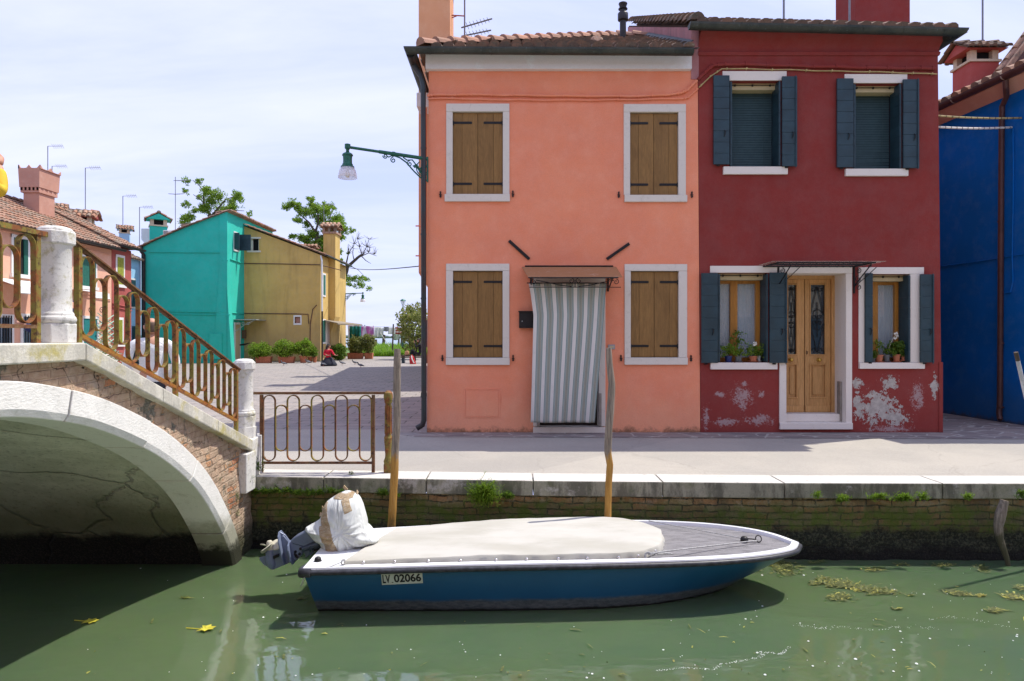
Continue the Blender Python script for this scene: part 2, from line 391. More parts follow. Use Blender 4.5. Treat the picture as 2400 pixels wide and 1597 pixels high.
def m_brick(name, sw='X', moss=True):
    t = NT(name)
    u = t.P.outputs[0] if sw == 'X' else t.P.outputs[1]
    wob = t.math('MULTIPLY', t.math('SUBTRACT', t.noise(1.9, 6, 0.7), 0.5), 0.10)
    wo2 = t.math('MULTIPLY', t.math('SUBTRACT', t.noise(3.1, 6, 0.7, t.vec(loc=(3, 1, 5))), 0.5), 0.12)
    vec = t.comb(t.math('ADD', u, wo2), t.math('ADD', t.P.outputs[2], wob), 0.0)
    b = t.n('ShaderNodeTexBrick'); t.l(vec, b.inputs['Vector']); b.inputs['Scale'].default_value = 1
    b.inputs['Brick Width'].default_value = 0.25; b.inputs['Row Height'].default_value = 0.068; b.inputs['Mortar Size'].default_value = 0.009
    b.inputs['Mortar Smooth'].default_value = 0.4; b.inputs['Bias'].default_value = -0.1
    b.inputs['Color1'].default_value = (0.42, 0.22, 0.10, 1); b.inputs['Color2'].default_value = (0.30, 0.25, 0.13, 1); b.inputs['Mortar'].default_value = (0.07, 0.06, 0.045, 1)
    f = t.noise(38, 8, 0.75); m = t.noise(3.0, 8, 0.7); lumps = t.noise(12, 8, 0.7)
    c = t.mix(t.mr(lumps, 0.46, 0.64, 0, 0.75), b.outputs['Color'], (0.36, 0.32, 0.22, 1)); c = t.mix(t.mr(t.noise(2.0, 7, 0.75, t.vec((1, 1, 0.5), loc=(7, 2, 3))), 0.48, 0.62, 0, 0.6), c, (0.075, 0.07, 0.05, 1))
    c = t.mix(t.mr(f, 0.50, 0.70, 0, 0.7), c, (0.05, 0.045, 0.03, 1))
    h = t.math('ADD', t.P.outputs[2], t.math('MULTIPLY', t.math('SUBTRACT', m, 0.5), 0.42))
    c = t.mix(t.mr(h, 0.60, 0.46, 0, 0.6), c, (0.065, 0.075, 0.028, 1))
    gm = t.math('MULTIPLY', t.mr(h, 0.64, 0.50), t.mr(h, 0.20, 0.34))
    c = t.mix(t.math('MULTIPLY', gm, t.mr(t.noise(6, 8, 0.75), 0.40, 0.60, 0, 0.95)), c, (0.095, 0.135, 0.018, 1))
    c = t.mix(t.mr(h, 0.36, 0.24), c, t.mix(t.mr(f, 0.45, 0.62), (0.016, 0.019, 0.010, 1), (0.075, 0.078, 0.045, 1)))
    c = t.mix(t.mr(h, 0.16, 0.07), c, t.mix(t.mr(t.noise(70, 5, 0.8), 0.5, 0.62), (0.006, 0.006, 0.004, 1), (0.035, 0.032, 0.02, 1)))
    bp = t.math('ADD', t.math('MULTIPLY', b.outputs['Fac'], -1.0), t.math('ADD', t.math('MULTIPLY', lumps, 2.0), f))
    return t.done(c, 0.85, bp, 1.0, 0.018, spec=0.3)
def m_spandrel():
    t = NT('crumbling render over brick')
    vec = t.comb(t.P.outputs[1], t.P.outputs[2], 0.0)
    mpn = t.n('ShaderNodeMapping'); t.l(vec, mpn.inputs[0]); mpn.inputs['Rotation'].default_value = (0, 0, R(-3))
    b = t.n('ShaderNodeTexBrick'); t.l(mpn.outputs[0], b.inputs['Vector']); b.inputs['Scale'].default_value = 1
    b.inputs['Brick Width'].default_value = 0.17; b.inputs['Row Height'].default_value = 0.062; b.inputs['Mortar Size'].default_value = 0.009; b.inputs['Mortar Smooth'].default_value = 0.5
    b.inputs['Color1'].default_value = (0.70, 0.30, 0.16, 1); b.inputs['Color2'].default_value = (0.66, 0.44, 0.25, 1); b.inputs['Mortar'].default_value = (0.36, 0.32, 0.25, 1)
    f = t.noise(45, 8, 0.78); big = t.noise(2.6, 6, 0.62, t.vec((1, 1, 1.3), loc=(3.1, 0.7, 0))); mm = t.noise(10, 8, 0.72)
    c = t.mix(t.mr(f, 0.48, 0.70, 0, 0.7), b.outputs['Color'], (0.10, 0.08, 0.06, 1))
    cover = t.mr(t.math('ADD', big, t.math('MULTIPLY', t.math('SUBTRACT', mm, 0.5), 0.3)), 0.40, 0.413)
    rc = t.mix(t.mr(mm, 0.35, 0.65), (0.52, 0.35, 0.24, 1), (0.64, 0.49, 0.35, 1))
    rc = t.mix(t.mr(t.noise(5, 8, 0.7), 0.55, 0.7, 0, 0.6), rc, (0.40, 0.36, 0.28, 1))
    ck = t.voro(1.9, t.mixv(0.35, 4), 'DISTANCE_TO_EDGE')
    rc = t.mix(t.mr(ck, 0.0, 0.010, 0.9, 0), rc, (0.07, 0.05, 0.035, 1))
    c = t.mix(cover, c, rc)
    gr = t.mr(t.noise(3.3, 6, 0.6, t.vec(loc=(5, 5, 2))), 0.60, 0.64)
    c = t.mix(gr, c, t.mix(t.mr(f, 0.4, 0.6), (0.16, 0.15, 0.11, 1), (0.33, 0.31, 0.25, 1)))
    hole = t.mr(t.noise(5.5, 7, 0.7, t.vec((1, 1, 1.6), loc=(1, 8, 4))), 0.63, 0.66); c = t.mix(hole, c, (0.06, 0.045, 0.035, 1))
    c = t.mix(t.mr(t.math('ADD', t.P.outputs[2], t.math('MULTIPLY', mm, 0.3)), 0.62, 0.30), c, (0.09, 0.085, 0.05, 1))
    bp = t.math('ADD', t.math('ADD', t.math('MULTIPLY', cover, 2.5), t.math('MULTIPLY', hole, -4.0)), t.math('ADD', t.math('MULTIPLY', b.outputs['Fac'], -1.2), t.math('ADD', t.math('MULTIPLY', mm, 2.0), t.math('MULTIPLY', f, 0.8))))
    return t.done(c, 0.9, bp, 1.0, 0.022, spec=0.2)
def m_vault():
    t = NT('old vault render'); a = t.noise(2.2, 8, 0.7, t.vec((0.6, 1, 1))); f = t.noise(25, 8, 0.7)
    c = t.mix(t.mr(a, 0.35, 0.65), (0.80, 0.79, 0.66, 1), (0.58, 0.585, 0.46, 1))
    ck = t.voro(1.1, t.mixv(0.5, 2), 'DISTANCE_TO_EDGE')
    c = t.mix(t.mr(ck, 0.0, 0.010, 0.5, 0), c, (0.06, 0.06, 0.045, 1))
    c = t.mix(t.mr(f, 0.52, 0.72, 0, 0.6), c, (0.10, 0.10, 0.07, 1))
    h = t.math('ADD', t.P.outputs[2], t.math('MULTIPLY', t.math('SUBTRACT', t.noise(3, 8, 0.7), 0.5), 0.35))
    c = t.mix(t.mr(h, 1.25, 0.5, 0, 0.85), c, (0.12, 0.125, 0.05, 1))
    c = t.mix(t.mr(h, 0.42, 0.30), c, t.mix(t.mr(t.noise(55, 6, 0.8), 0.48, 0.62), (0.008, 0.008, 0.006, 1), (0.045, 0.040, 0.028, 1)))
    return t.done(c, 0.85, t.math('ADD', a, t.math('ADD', f, t.math('MULTIPLY', t.mr(ck, 0, 0.03), 1.5))), 0.9, 0.03, spec=0.3)
def m_archring():
    t = NT('white arch stone'); v = t.noise(9, 8, 0.75); f = t.noise(70, 5, 0.7, t.vec((1, 0.4, 1)))
    c = t.mix(t.mr(v, 0.5, 0.7, 0, 0.45), (0.78, 0.77, 0.72, 1), (0.46, 0.45, 0.39, 1))
    c = t.mix(t.mr(t.noise(30, 7, 0.8), 0.60, 0.70, 0, 0.6), c, (0.12, 0.115, 0.085, 1))
    h = t.math('ADD', t.P.outputs[2], t.math('MULTIPLY', t.math('SUBTRACT', t.noise(7, 8, 0.75), 0.5), 0.35))
    c = t.mix(t.mr(h, 0.62, 0.36, 0, 0.8), c, (0.22, 0.21, 0.13, 1))
    c = t.mix(t.mr(h, 0.28, 0.16), c, (0.03, 0.03, 0.018, 1))
    return t.done(c, 0.8, t.math('ADD', v, f), 0.6, 0.008, spec=0.25)
def m_street():
    t = NT('fine concrete paving'); f = t.noise(240, 3, 0.8); g = t.voro(130, out='Distance'); b = t.noise(0.8, 6, 0.6); ck = t.voro(0.35, t.mixv(0.5, 1.3), 'DISTANCE_TO_EDGE')
    c = t.mix(t.mr(b, 0.35, 0.65), (0.47, 0.435, 0.375, 1), (0.40, 0.375, 0.33, 1))
    c = t.mix(t.mr(f, 0.35, 0.65, 0, 0.6), c, (0.16, 0.15, 0.13, 1)); c = t.mix(t.mr(t.noise(70, 4, 0.85), 0.52, 0.66, 0, 0.5), c, (0.20, 0.19, 0.17, 1))
    c = t.mix(t.mr(t.noise(150, 3, 0.8, t.vec(loc=(4, 4, 1))), 0.6, 0.7, 0, 0.6), c, (0.6, 0.58, 0.52, 1))
    c = t.mix(t.mr(ck, 0.0, 0.005, 0.16, 0), c, (0.12, 0.11, 0.09, 1))
    patch = t.mr(t.math('ADD', t.P.outputs[0], t.math('MULTIPLY', t.P.outputs[1], -0.9)), -6.62, -6.60)
    c = t.mix(t.math('MULTIPLY', patch, 0.6), c, t.hsv(c, 0.5, 1.1, 1.16))
    c = t.mix(t.mr(t.noise(2.6, 7, 0.75), 0.60, 0.75, 0, 0.3), c, (0.20, 0.185, 0.16, 1))
    return t.done(c, 0.9, t.math('ADD', f, g), 0.35, 0.004, spec=0.2)
def m_slabs(name, sc=(1, 1), bw=0.62, rh=0.36, c1=(0.33, 0.295, 0.265), c2=(0.265, 0.245, 0.23), mort=(0.12, 0.11, 0.09), rot=0.0, warp=0.0):
    t = NT(name)
    v = t.vec((sc[0], sc[1], 0), (0, 0, R(rot)), src=t.mixv(warp, 1.4) if warp else None)
    b = t.n('ShaderNodeTexBrick'); t.l(v, b.inputs['Vector']); b.inputs['Scale'].default_value = 1
    b.inputs['Brick Width'].default_value = bw; b.inputs['Row Height'].default_value = rh; b.inputs['Mortar Size'].default_value = 0.014
    b.inputs['Mortar Smooth'].default_value = 0.3
    b.inputs['Color1'].default_value = (*c1, 1); b.inputs['Color2'].default_value = (*c2, 1); b.inputs['Mortar'].default_value = (*mort, 1)
    n1 = t.noise(2.6, 7, 0.7); f = t.noise(60, 5, 0.7)
    c = t.mix(t.mr(n1, 0.45, 0.7, 0, 0.5), b.outputs['Color'], (c1[0]*1.35, c1[1]*1.35, c1[2]*1.3, 1))
    c = t.mix(t.mr(f, 0.45, 0.7, 0, 0.35), c, (0.10, 0.095, 0.09, 1))
    c = t.mix(t.math('MULTIPLY', t.mr(t.noise(1.1, 8, 0.75), 0.60, 0.66), t.mr(t.noise(11, 4, 0.7), 0.5, 0.6)), c, (0.10, 0.15, 0.03, 1))
    return t.done(c, 0.85, t.math('ADD', t.math('MULTIPLY', b.outputs['Fac'], -2.0), t.math('ADD', n1, f)), 0.6, 0.01, spec=0.25)
def m_crazy(name, sc=2.6, c1=(0.20, 0.17, 0.165), c2=(0.30, 0.25, 0.225)):
    t = NT(name); v = t.vec((1.0, 1.9, 0), src=t.mixv(0.06, 5))
    e = t.voro(sc, v, 'DISTANCE_TO_EDGE'); cc = t.voro(sc, v, 'F1', 'Color')
    sp = t.n('ShaderNodeSeparateColor'); t.l(cc, sp.inputs[0])
    c = t.mix(sp.outputs[0], (*c1, 1), (*c2, 1)); f = t.noise(45, 6, 0.75)
    c = t.mix(t.mr(f, 0.45, 0.7, 0, 0.4), c, (0.12, 0.11, 0.10, 1))
    c = t.mix(t.mr(e, 0.015, 0.05, 1, 0), c, (0.40, 0.38, 0.34, 1))
    return t.done(c, 0.85, t.math('ADD', t.mr(e, 0, 0.06), t.math('MULTIPLY', f, 0.4)), 0.6, 0.01, spec=0.25)
def m_tile(name, cols, dirt=0.5):
    t = NT(name); r = t.rnd(); f = t.noise(30, 6, 0.75); m = t.noise(6, 6, 0.7)
    ra = t.n('ShaderNodeValToRGB'); t.l(r, ra.inputs[0]); ra.color_ramp.elements[0].color = (*cols[0], 1); ra.color_ramp.elements[1].color = (*cols[-1], 1)
    for i, c in enumerate(cols[1:-1]): e = ra.color_ramp.elements.new((i+1)/(len(cols)-1)); e.color = (*c, 1)
    c = t.mix(t.mr(m, 0.45, 0.68, 0, dirt), ra.outputs[0], (0.13, 0.12, 0.095, 1))
    c = t.mix(t.mr(f, 0.55, 0.70, 0, dirt), c, (0.04, 0.035, 0.028, 1))
    c = t.mix(t.mr(t.noise(14, 5, 0.7, t.vec(loc=(9, 3, 1))), 0.62, 0.70, 0, dirt), c, (0.33, 0.32, 0.26, 1))
    return t.done(c, 0.9, t.math('ADD', f, m), 0.5, 0.008, spec=0.2)
def m_rust(name, paint=(0.20, 0.165, 0.03), rust=(0.22, 0.075, 0.02), dark=(0.055, 0.025, 0.015), lo=0.44, hi=0.58):
    t = NT(name); a = t.noise(9, 8, 0.72); b = t.noise(26, 6, 0.7, t.vec(loc=(2, 1, 7)))
    c = t.mix(t.mr(a, lo, hi), (*paint, 1), (*rust, 1)); c = t.mix(t.mr(b, 0.52, 0.64, 0, 0.85), c, (*dark, 1))
    c = t.mix(t.mr(t.noise(15, 6, 0.7, t.vec(loc=(7, 7, 7))), 0.58, 0.66, 0, 0.7), c, (rust[0]*1.7, rust[1]*1.6, rust[2]*1.2, 1))
    return t.done(c, 0.68, t.math('ADD', a, b), 0.6, 0.004, 0.0, 0.4)
def m_wood(name, a, b, sc=1.0, ax=2, rough=0.6, grey=0.0, spec=0.3):
    t = NT(name); s = [9, 9, 9]; s[ax] = 0.7
    n = t.noise(2.2*sc, 8, 0.62, t.vec(tuple(s)), 1.8); k = t.noise(1.2*sc, 5, 0.6, t.vec((1.2, 1.2, 0.5)), 2.5); g = t.noise(16*sc, 4, 0.7, t.vec(tuple(s)))
    c = t.mix(t.mr(n, 0.3, 0.7), (*a, 1), (*b, 1)); c = t.mix(t.mr(k, 0.5, 0.68, 0, 0.40), c, (a[0]*0.55, a[1]*0.5, a[2]*0.45, 1))
    c = t.hsv(c, 0.5, 1, t.mr(g, 0.3, 0.7, 0.86, 1.12))
    c = t.hsv(c, 0.5, 1, t.mr(t.rnd(), 0, 1, 0.90, 1.08))
    return t.done(c, rough, t.math('ADD', n, g), 0.35, 0.004, spec=spec)
def m_leaf(name, cols, trans=0.5):
    t = NT(name); ra = t.n('ShaderNodeValToRGB'); t.l(t.rnd(), ra.inputs[0])
    ra.color_ramp.elements[0].color = (*cols[0], 1); ra.color_ramp.elements[1].color = (*cols[-1], 1)
    for i, c in enumerate(cols[1:-1]): e = ra.color_ramp.elements.new((i+1)/(len(cols)-1)); e.color = (*c, 1)
    t.done(ra.outputs[0], 0.55, spec=0.35)
    tr = t.n('ShaderNodeBsdfTranslucent'); t.l(ra.outputs[0], tr.inputs[0]); mx = t.n('ShaderNodeMixShader'); mx.inputs[0].default_value = trans
    t.l(t.b.outputs[0], mx.inputs[1]); t.l(tr.outputs[0], mx.inputs[2]); t.l(mx.outputs[0], t.o.inputs[0]); return t.m
def m_redhouse():
    t = NT('dark red plaster peeling low down'); big = t.noise(0.8, 5, 0.6); mid = t.noise(4, 7, 0.7); fine = t.noise(90, 4, 0.7)
    col = (0.235, 0.042, 0.036, 1)
    c = t.hsv(col, 0.5, t.mr(mid, 0.3, 0.7, 1.03, 0.95), t.mr(big, 0.3, 0.7, 0.94, 1.08))
    c = t.mix(t.mr(t.noise(2.5, 7, 0.7, t.vec((1, 1, 0.3))), 0.55, 0.75, 0, 0.35), c, (0.26, 0.065, 0.045, 1))
    # faded and salty towards the foot
    hz = t.math('ADD', t.P.outputs[2], t.math('MULTIPLY', t.math('SUBTRACT', t.noise(1.6, 8, 0.75), 0.5), 1.2))
    c = t.mix(t.mr(hz, 2.1, 1.0, 0, 0.35), c, (0.29, 0.055, 0.045, 1))
    nz = t.math('ADD', t.math('MULTIPLY', t.math('SUBTRACT', t.noise(9, 9, 0.75), 0.5), 2.2), 0.5)
    def blob(cx, cz, rx, rz):
        dx = t.math('DIVIDE', t.math('SUBTRACT', t.P.outputs[0], cx), rx); dz = t.math('DIVIDE', t.math('SUBTRACT', t.P.outputs[2], cz), rz)
        return t.mr(t.math('SQRT', t.math('ADD', t.math('MULTIPLY', dx, dx), t.math('MULTIPLY', dz, dz))), 0.0, 1.0, 1, 0, False)
    D = 10.67
    def B(px, py, rx, ry): a = W(px, py, D); return blob(a.x, a.z, rx*D/F, ry*D/F)
    bl = None
    for args in ((2058, 955, 85, 75), (2085, 895, 40, 30), (2010, 900, 28, 22), (2100, 980, 60, 35), (2012, 955, 25, 60), (2190, 905, 16, 50)):
        q = B(*args); bl = q if bl is None else t.math('MAXIMUM', bl, q)
    pk = t.math('MULTIPLY', t.mr(t.math('ADD', t.math('MULTIPLY', bl, 0.80), nz), 0.94, 0.965), t.mr(bl, 0.0, 0.08))
    rc = t.mix(t.mr(t.noise(12, 6, 0.7), 0.35, 0.65), (0.50, 0.47, 0.42, 1), (0.36, 0.33, 0.30, 1))
    c = t.mix(pk, c, rc)
    bl2 = None
    for args in ((1740, 930, 60, 70), (1690, 925, 30, 20), (1785, 925, 22, 22), (1780, 985, 90, 30), (1700, 990, 70, 25), (2090, 1005, 120, 20), (1655, 980, 20, 70), (1745, 900, 20, 18), (2150, 930, 40, 80)):
        q = B(*args); bl2 = q if bl2 is None else t.math('MAXIMUM', bl2, q)
    sp = t.math('MULTIPLY', t.mr(t.math('ADD', t.math('MULTIPLY', bl2, 0.5), t.math('ADD', t.math('MULTIPLY', t.math('SUBTRACT', nz, 0.5), 0.35), t.noise(34, 7, 0.85))), 0.82, 0.93), t.mr(bl2, 0.0, 0.15))
    c = t.mix(t.math('MULTIPLY', sp, 0.75), c, (0.42, 0.34, 0.33, 1))
    c = t.mix(t.mr(t.math('ADD', t.P.outputs[2], t.math('MULTIPLY', mid, 0.2)), 0.95, 0.86, 0, 0.6), c, (0.16, 0.04, 0.035, 1))
    c = t.hsv(c, 0.5, 1, t.mr(fine, 0.25, 0.75, 0.90, 1.10))
    return t.done(c, 0.88, t.math('ADD', t.math('MULTIPLY', pk, -1.0), t.math('ADD', mid, t.math('MULTIPLY', fine, 0.3))), 0.5, 0.010, spec=0.2)
def m_water():
    t = NT('turbid green canal water')
    n1 = t.noise(1.3, 3, 0.5, t.vec((1.0, 1.6, 1)), 0.4); n2 = t.noise(4.5, 4, 0.55, t.vec((1, 1.8, 1)), 0.3); n3 = t.noise(26, 3, 0.5, t.vec((1, 2.2, 1)))
    calm = t.mr(t.noise(0.35, 2, 0.5), 0.4, 0.6, 0.35, 1.0)
    hgt = t.math('ADD', t.math('MULTIPLY', n1, 1.0), t.math('ADD', t.math('MULTIPLY', n2, 0.11), t.math('MULTIPLY', t.math('MULTIPLY', n3, 0.006), calm)))
    c = t.mix(t.mr(t.noise(0.5, 5, 0.6), 0.35, 0.65), (0.080, 0.126, 0.066, 1), (0.098, 0.142, 0.066, 1))
    t.b.inputs['Subsurface Weight'].default_value = 1.0; t.b.inputs['Subsurface Radius'].default_value = (0.25, 0.5, 0.22); t.b.inputs['Subsurface Scale'].default_value = 0.35
    return t.done(c, 0.01, hgt, 0.26, 0.05, spec=0.5, IOR=1.8)
def m_cloth(name, col, fold=14, var=0.10, rough=0.9, scale=9):
    t = NT(name); a = t.noise(scale, 7, 0.65, t.objc); f = t.noise(150, 3, 0.7, t.objc)
    c = t.hsv(col, 0.5, 1, t.mr(a, 0.3, 0.7, 1-var, 1+var)); return t.done(c, rough, t.math('ADD', a, t.math('MULTIPLY', f, 0.1)), 0.3, 0.01, spec=0.15)
M = {}
M['orange'] = plaster('salmon orange plaster', (0.81, 0.29, 0.165, 1), base_col=(0.80, 0.40, 0.24, 1), bl=0.14, stain=0.035)
M['red'] = m_redhouse()
M['blue'] = plaster('deep blue plaster', (0.0, 0.13, 0.46, 1), blotch=(0.02, 0.17, 0.42, 1), base_col=(0.03, 0.11, 0.22, 1), base_h=1.0)
M['teal'] = plaster('turquoise plaster', (0.035, 0.50, 0.385, 1), blotch=(0.02, 0.42, 0.33, 1), stain=0.06)
M['mustard'] = plaster('stained mustard plaster', (0.58, 0.40, 0.13, 1), blotch=(0.50, 0.39, 0.17, 1), base_col=(0.33, 0.25, 0.15, 1), base_h=3.6, streak=0.16, stain=0.08)
M['salmon'] = plaster('pale salmon plaster', (0.72, 0.41, 0.29, 1), stain=0.05)
M['maroon'] = plaster('brick red plaster', (0.38, 0.10, 0.085, 1))
M['ltblue'] = plaster('pale blue plaster', (0.32, 0.56, 0.78, 1))
M['pinkw'] = plaster('weathered pink plaster', (0.42, 0.20, 0.20, 1), streak=0.6, streak_col=(0.16, 0.13, 0.13))
M['terra'] = plaster('terracotta plaster', (0.50, 0.27, 0.20, 1))
M['chimpink'] = plaster('pink chimney plaster', (0.44, 0.10, 0.085, 1), stain=0.05)
M['cream'] = plaster('cream plaster', (0.62, 0.53, 0.38, 1))
M['whiteplaster'] = plaster('white painted cornice', (0.72, 0.70, 0.68, 1), stain=0.03)
M['quay'] = m_stone('istrian quay stone', top=(0.58, 0.555, 0.50), side=(0.29, 0.28, 0.21))
M['coping'] = m_stone('bridge coping stone', top=(0.64, 0.61, 0.54), side=(0.62, 0.595, 0.51), moss=(0.40, 0.34, 0.06), ms=0.8, dk=0.78)
M['frame'] = m_marble('window marble', (0.68, 0.635, 0.56), (0.46, 0.42, 0.35), 0.5)
M['frameclean'] = m_marble('clean white marble', (0.74, 0.69, 0.62), (0.60, 0.55, 0.48), 0.35)
M['pillar'] = m_marble('pitted white pillar stone', (0.66, 0.65, 0.61), (0.30, 0.30, 0.27), 0.9, 0.55)
M['arch'] = m_archring(); M['spandrel'] = m_spandrel(); M['vault'] = m_vault()
M['brickq'] = m_brick('mossy quay brick')
M['street'] = m_street()
M['slabs'] = m_slabs('square paving slabs', warp=0.05)
M['crazy'] = m_crazy('irregular trachyte paving')
M['tileold'] = m_tile('old lichened roof tiles', [(0.17, 0.12, 0.085), (0.23, 0.15, 0.10), (0.13, 0.10, 0.08), (0.30, 0.18, 0.12)], 0.75)
M['tile'] = m_tile('terracotta roof tiles', [(0.42, 0.20, 0.12), (0.30, 0.17, 0.11), (0.48, 0.29, 0.20), (0.22, 0.16, 0.12), (0.34, 0.26, 0.19)], 0.75)
M['tilecap'] = m_tile('pale ridge tiles', [(0.50, 0.27, 0.18), (0.42, 0.24, 0.17), (0.34, 0.20, 0.14)], 0.35)
M['rust'] = m_rust('rusty ochre paint'); M['rustbrown'] = m_rust('brown rusted iron', (0.17, 0.10, 0.045), (0.15, 0.055, 0.02), (0.045, 0.022, 0.014))
M['shut'] = m_wood('brown shutter boards', (0.285, 0.158, 0.050), (0.21, 0.115, 0.036))
M['doorwood'] = m_wood('honey coloured door wood', (0.58, 0.33, 0.13), (0.44, 0.24, 0.085), rough=0.45)
M['framewood'] = m_wood('orange window wood', (0.46, 0.21, 0.04), (0.36, 0.16, 0.03), rough=0.4)
M['greenshut'] = simple('blue green shutter paint', (0.018, 0.046, 0.060, 1), 0.45, var=0.2, scale=5)
M['gutter'] = simple('weathered copper gutter', (0.045, 0.058, 0.055, 1), 0.45, 0.3, var=0.35, scale=7)
M['pipedark'] = simple('dark brown downpipe', (0.030, 0.027, 0.026, 1), 0.4, 0.3, var=0.4, scale=5)
M['pipebrown'] = simple('brown downpipe', (0.085, 0.038, 0.034, 1), 0.45, 0.1, var=0.2, scale=5)
M['black'] = simple('black iron', (0.012, 0.012, 0.013, 1), 0.5, 0.2)
M['dark'] = simple('dark interior', (0.008, 0.009, 0.010, 1), 0.9)
M['blind'] = simple('grey green blind', (0.052, 0.100, 0.108, 1), 0.6, var=0.1)
M['white'] = simple('white paint', (0.74, 0.74, 0.72, 1), 0.5, var=0.04)
M['cream2'] = simple('cream paint', (0.50, 0.42, 0.24, 1), 0.6, var=0.05)
M['grey'] = simple('grey metal', (0.25, 0.25, 0.25, 1), 0.5, 0.5)
M['brass'] = simple('brass', (0.55, 0.36, 0.08, 1), 0.25, 0.9)
M['lampgreen'] = simple('dark green lamp paint', (0.018, 0.115, 0.075, 1), 0.4, 0.1, var=0.25, scale=25)
M['ant'] = simple('aerial metal', (0.20, 0.20, 0.21, 1), 0.5, 0.6)
M['pot'] = simple('terracotta pot', (0.46, 0.165, 0.085, 1), 0.85, var=0.18)
M['copperroof'] = m_marble('bronze coloured canopy sheet', (0.40, 0.20, 0.09), (0.52, 0.38, 0.28), 0.7)
def glass(name, col=(0.03, 0.05, 0.07, 1)):
    t = NT(name); return t.done(col, 0.04, None, spec=1.0, Coat_Weight=0.3)
M['glass'] = glass('window glass')
M['bark'] = m_wood('bark', (0.12, 0.09, 0.065), (0.06, 0.05, 0.04), rough=0.9)
L_ = {'bright': [(0.14, 0.25, 0.02), (0.20, 0.34, 0.03), (0.28, 0.40, 0.04), (0.10, 0.18, 0.016)],
      'mid': [(0.07, 0.15, 0.02), (0.12, 0.22, 0.025), (0.19, 0.29, 0.035), (0.05, 0.10, 0.014)],
      'grass': [(0.12, 0.25, 0.015), (0.17, 0.33, 0.02), (0.22, 0.36, 0.03), (0.09, 0.18, 0.012)],
      'olive': [(0.17, 0.22, 0.04), (0.26, 0.29, 0.07), (0.12, 0.16, 0.035), (0.38, 0.36, 0.16)]}
for k in L_: M['leaf_'+k] = m_leaf('foliage '+k, L_[k])
M['water'] = m_water()
Z0 = 0.78
# ------------------------------------------------------------------ ground, canal, lagoon
DQ = [(-60, 9.0), (-12, 7.6), (-2.86, 7.31), (0.22, 7.07), (3.0, 6.95), (5.2, 6.93), (60, 6.9)]
def dq(x):
    for (a, b), (c, d) in zip(DQ, DQ[1:]):
        if a <= x <= c: return b+(d-b)*(x-a)/(c-a)
    return DQ[-1][1]
def sheet(name, poly, z, mat, kind='structure', th=0.0):
    mb = MB()
    mb.add([(x, y, z) for x, y in poly], [tuple(range(len(poly)))])
    mb.keepn = True
    return tag(mb.build(name, mat, origin=(0, 0, z)), kind=kind)
ground = sheet('ground', [(x, dq(x)+0.2) for x, _ in DQ] + [(120, 6.9+0.2), (120, 100), (-140, 100), (-140, 9.2)], Z0-0.004, M['slabs'])
street = sheet('street', [(x, dq(x)+0.36) for x in (-20, -2.9, 0.22, 3, 5.2, 30)] + [(30, 10.05), (8.2, 9.95), (-1.5, 10.2), (-2.2, 11.0), (-20, 11.2)], Z0, M['street'])
foot = sheet('pavement', [(-1.5, 10.204), (8.2, 9.955), (8.9, 9.95), (8.9, 20), (6.6, 20), (6.6, 10.8), (-1.5, 10.8)], Z0+0.004, M['crazy'])
foot['kind'] = 'structure'
mb = MB(); mb.grid(lambda u, v: Vector((-60+120*u, 0.1+(9.2-0.1)*v, 0)), 8, 4); mb.keepn = True
tag(mb.build('canal_water', M['water'], origin=(0, 0, 0)), kind='structure')
t = NT('lagoon water'); lw = t.done((0.16, 0.25, 0.27, 1), 0.12, t.noise(0.8, 4, 0.6, t.vec((1, 3, 1))), 0.5, 0.3)
sheet('lagoon_water', [(-3500, 96), (3500, 96), (3500, 5200), (-3500, 5200)], 0.25, lw)
mb = MB(); mb.box((-60, 0.0, -1.6), (60, 9.2, -1.5)); tag(mb.build('canal_bed', M['vault']), kind='structure')
# near bank behind the photographer
mb = MB(); mb.box((-60, -14, -1.5), (60, 0.1, Z0-0.01)); tag(mb.build('near_bank', M['street']), kind='structure')
# grass by the lagoon
t = NT('meadow soil'); gm = t.done(t.mix(t.noise(2, 5), (0.06, 0.12, 0.015, 1), (0.10, 0.18, 0.02, 1)), 0.9)
sheet('lawn', [(-24, 53), (-2, 53), (10, 60), (10, 98), (-60, 98), (-60, 70)], Z0+0.03, gm)
mb = MB()
for _ in range(9000):
    y = 53+ (random.random()**1.5)*40; x = -(0.225*y)+random.uniform(0, 0.12)*y
    blades(mb, (x, y, Z0+0.02), 1, 0.55+0.010*(y-53), 0.1, 0.03)
tag(mb.build('grass', M['leaf_grass'], origin=(-10, 60, Z0)), kind='stuff')
# far shore
mb = MB(); prev = None
for i in range(160):
    x = -900+i*11; h = 5+6*abs(mnoise.noise(Vector((i*0.13, 0, 0))))+5*abs(mnoise.noise(Vector((i*0.6, 3, 0))))
    mb.lathe([(9, -1), (10, h*0.4), (7, h*0.8), (2, h)], (x, 1500+random.uniform(-20, 20), 0.2), 7)
tag(mb.build('far_shore_trees', simple('far woods', (0.07, 0.11, 0.085, 1), 0.9)), kind='stuff')
mb = MB(); mb.box((-1100, 1440, 0.2), (1100, 1640, 1.6)); tag(mb.build('far_shore', simple('far marsh', (0.14, 0.18, 0.06, 1), 0.9)), kind='structure')
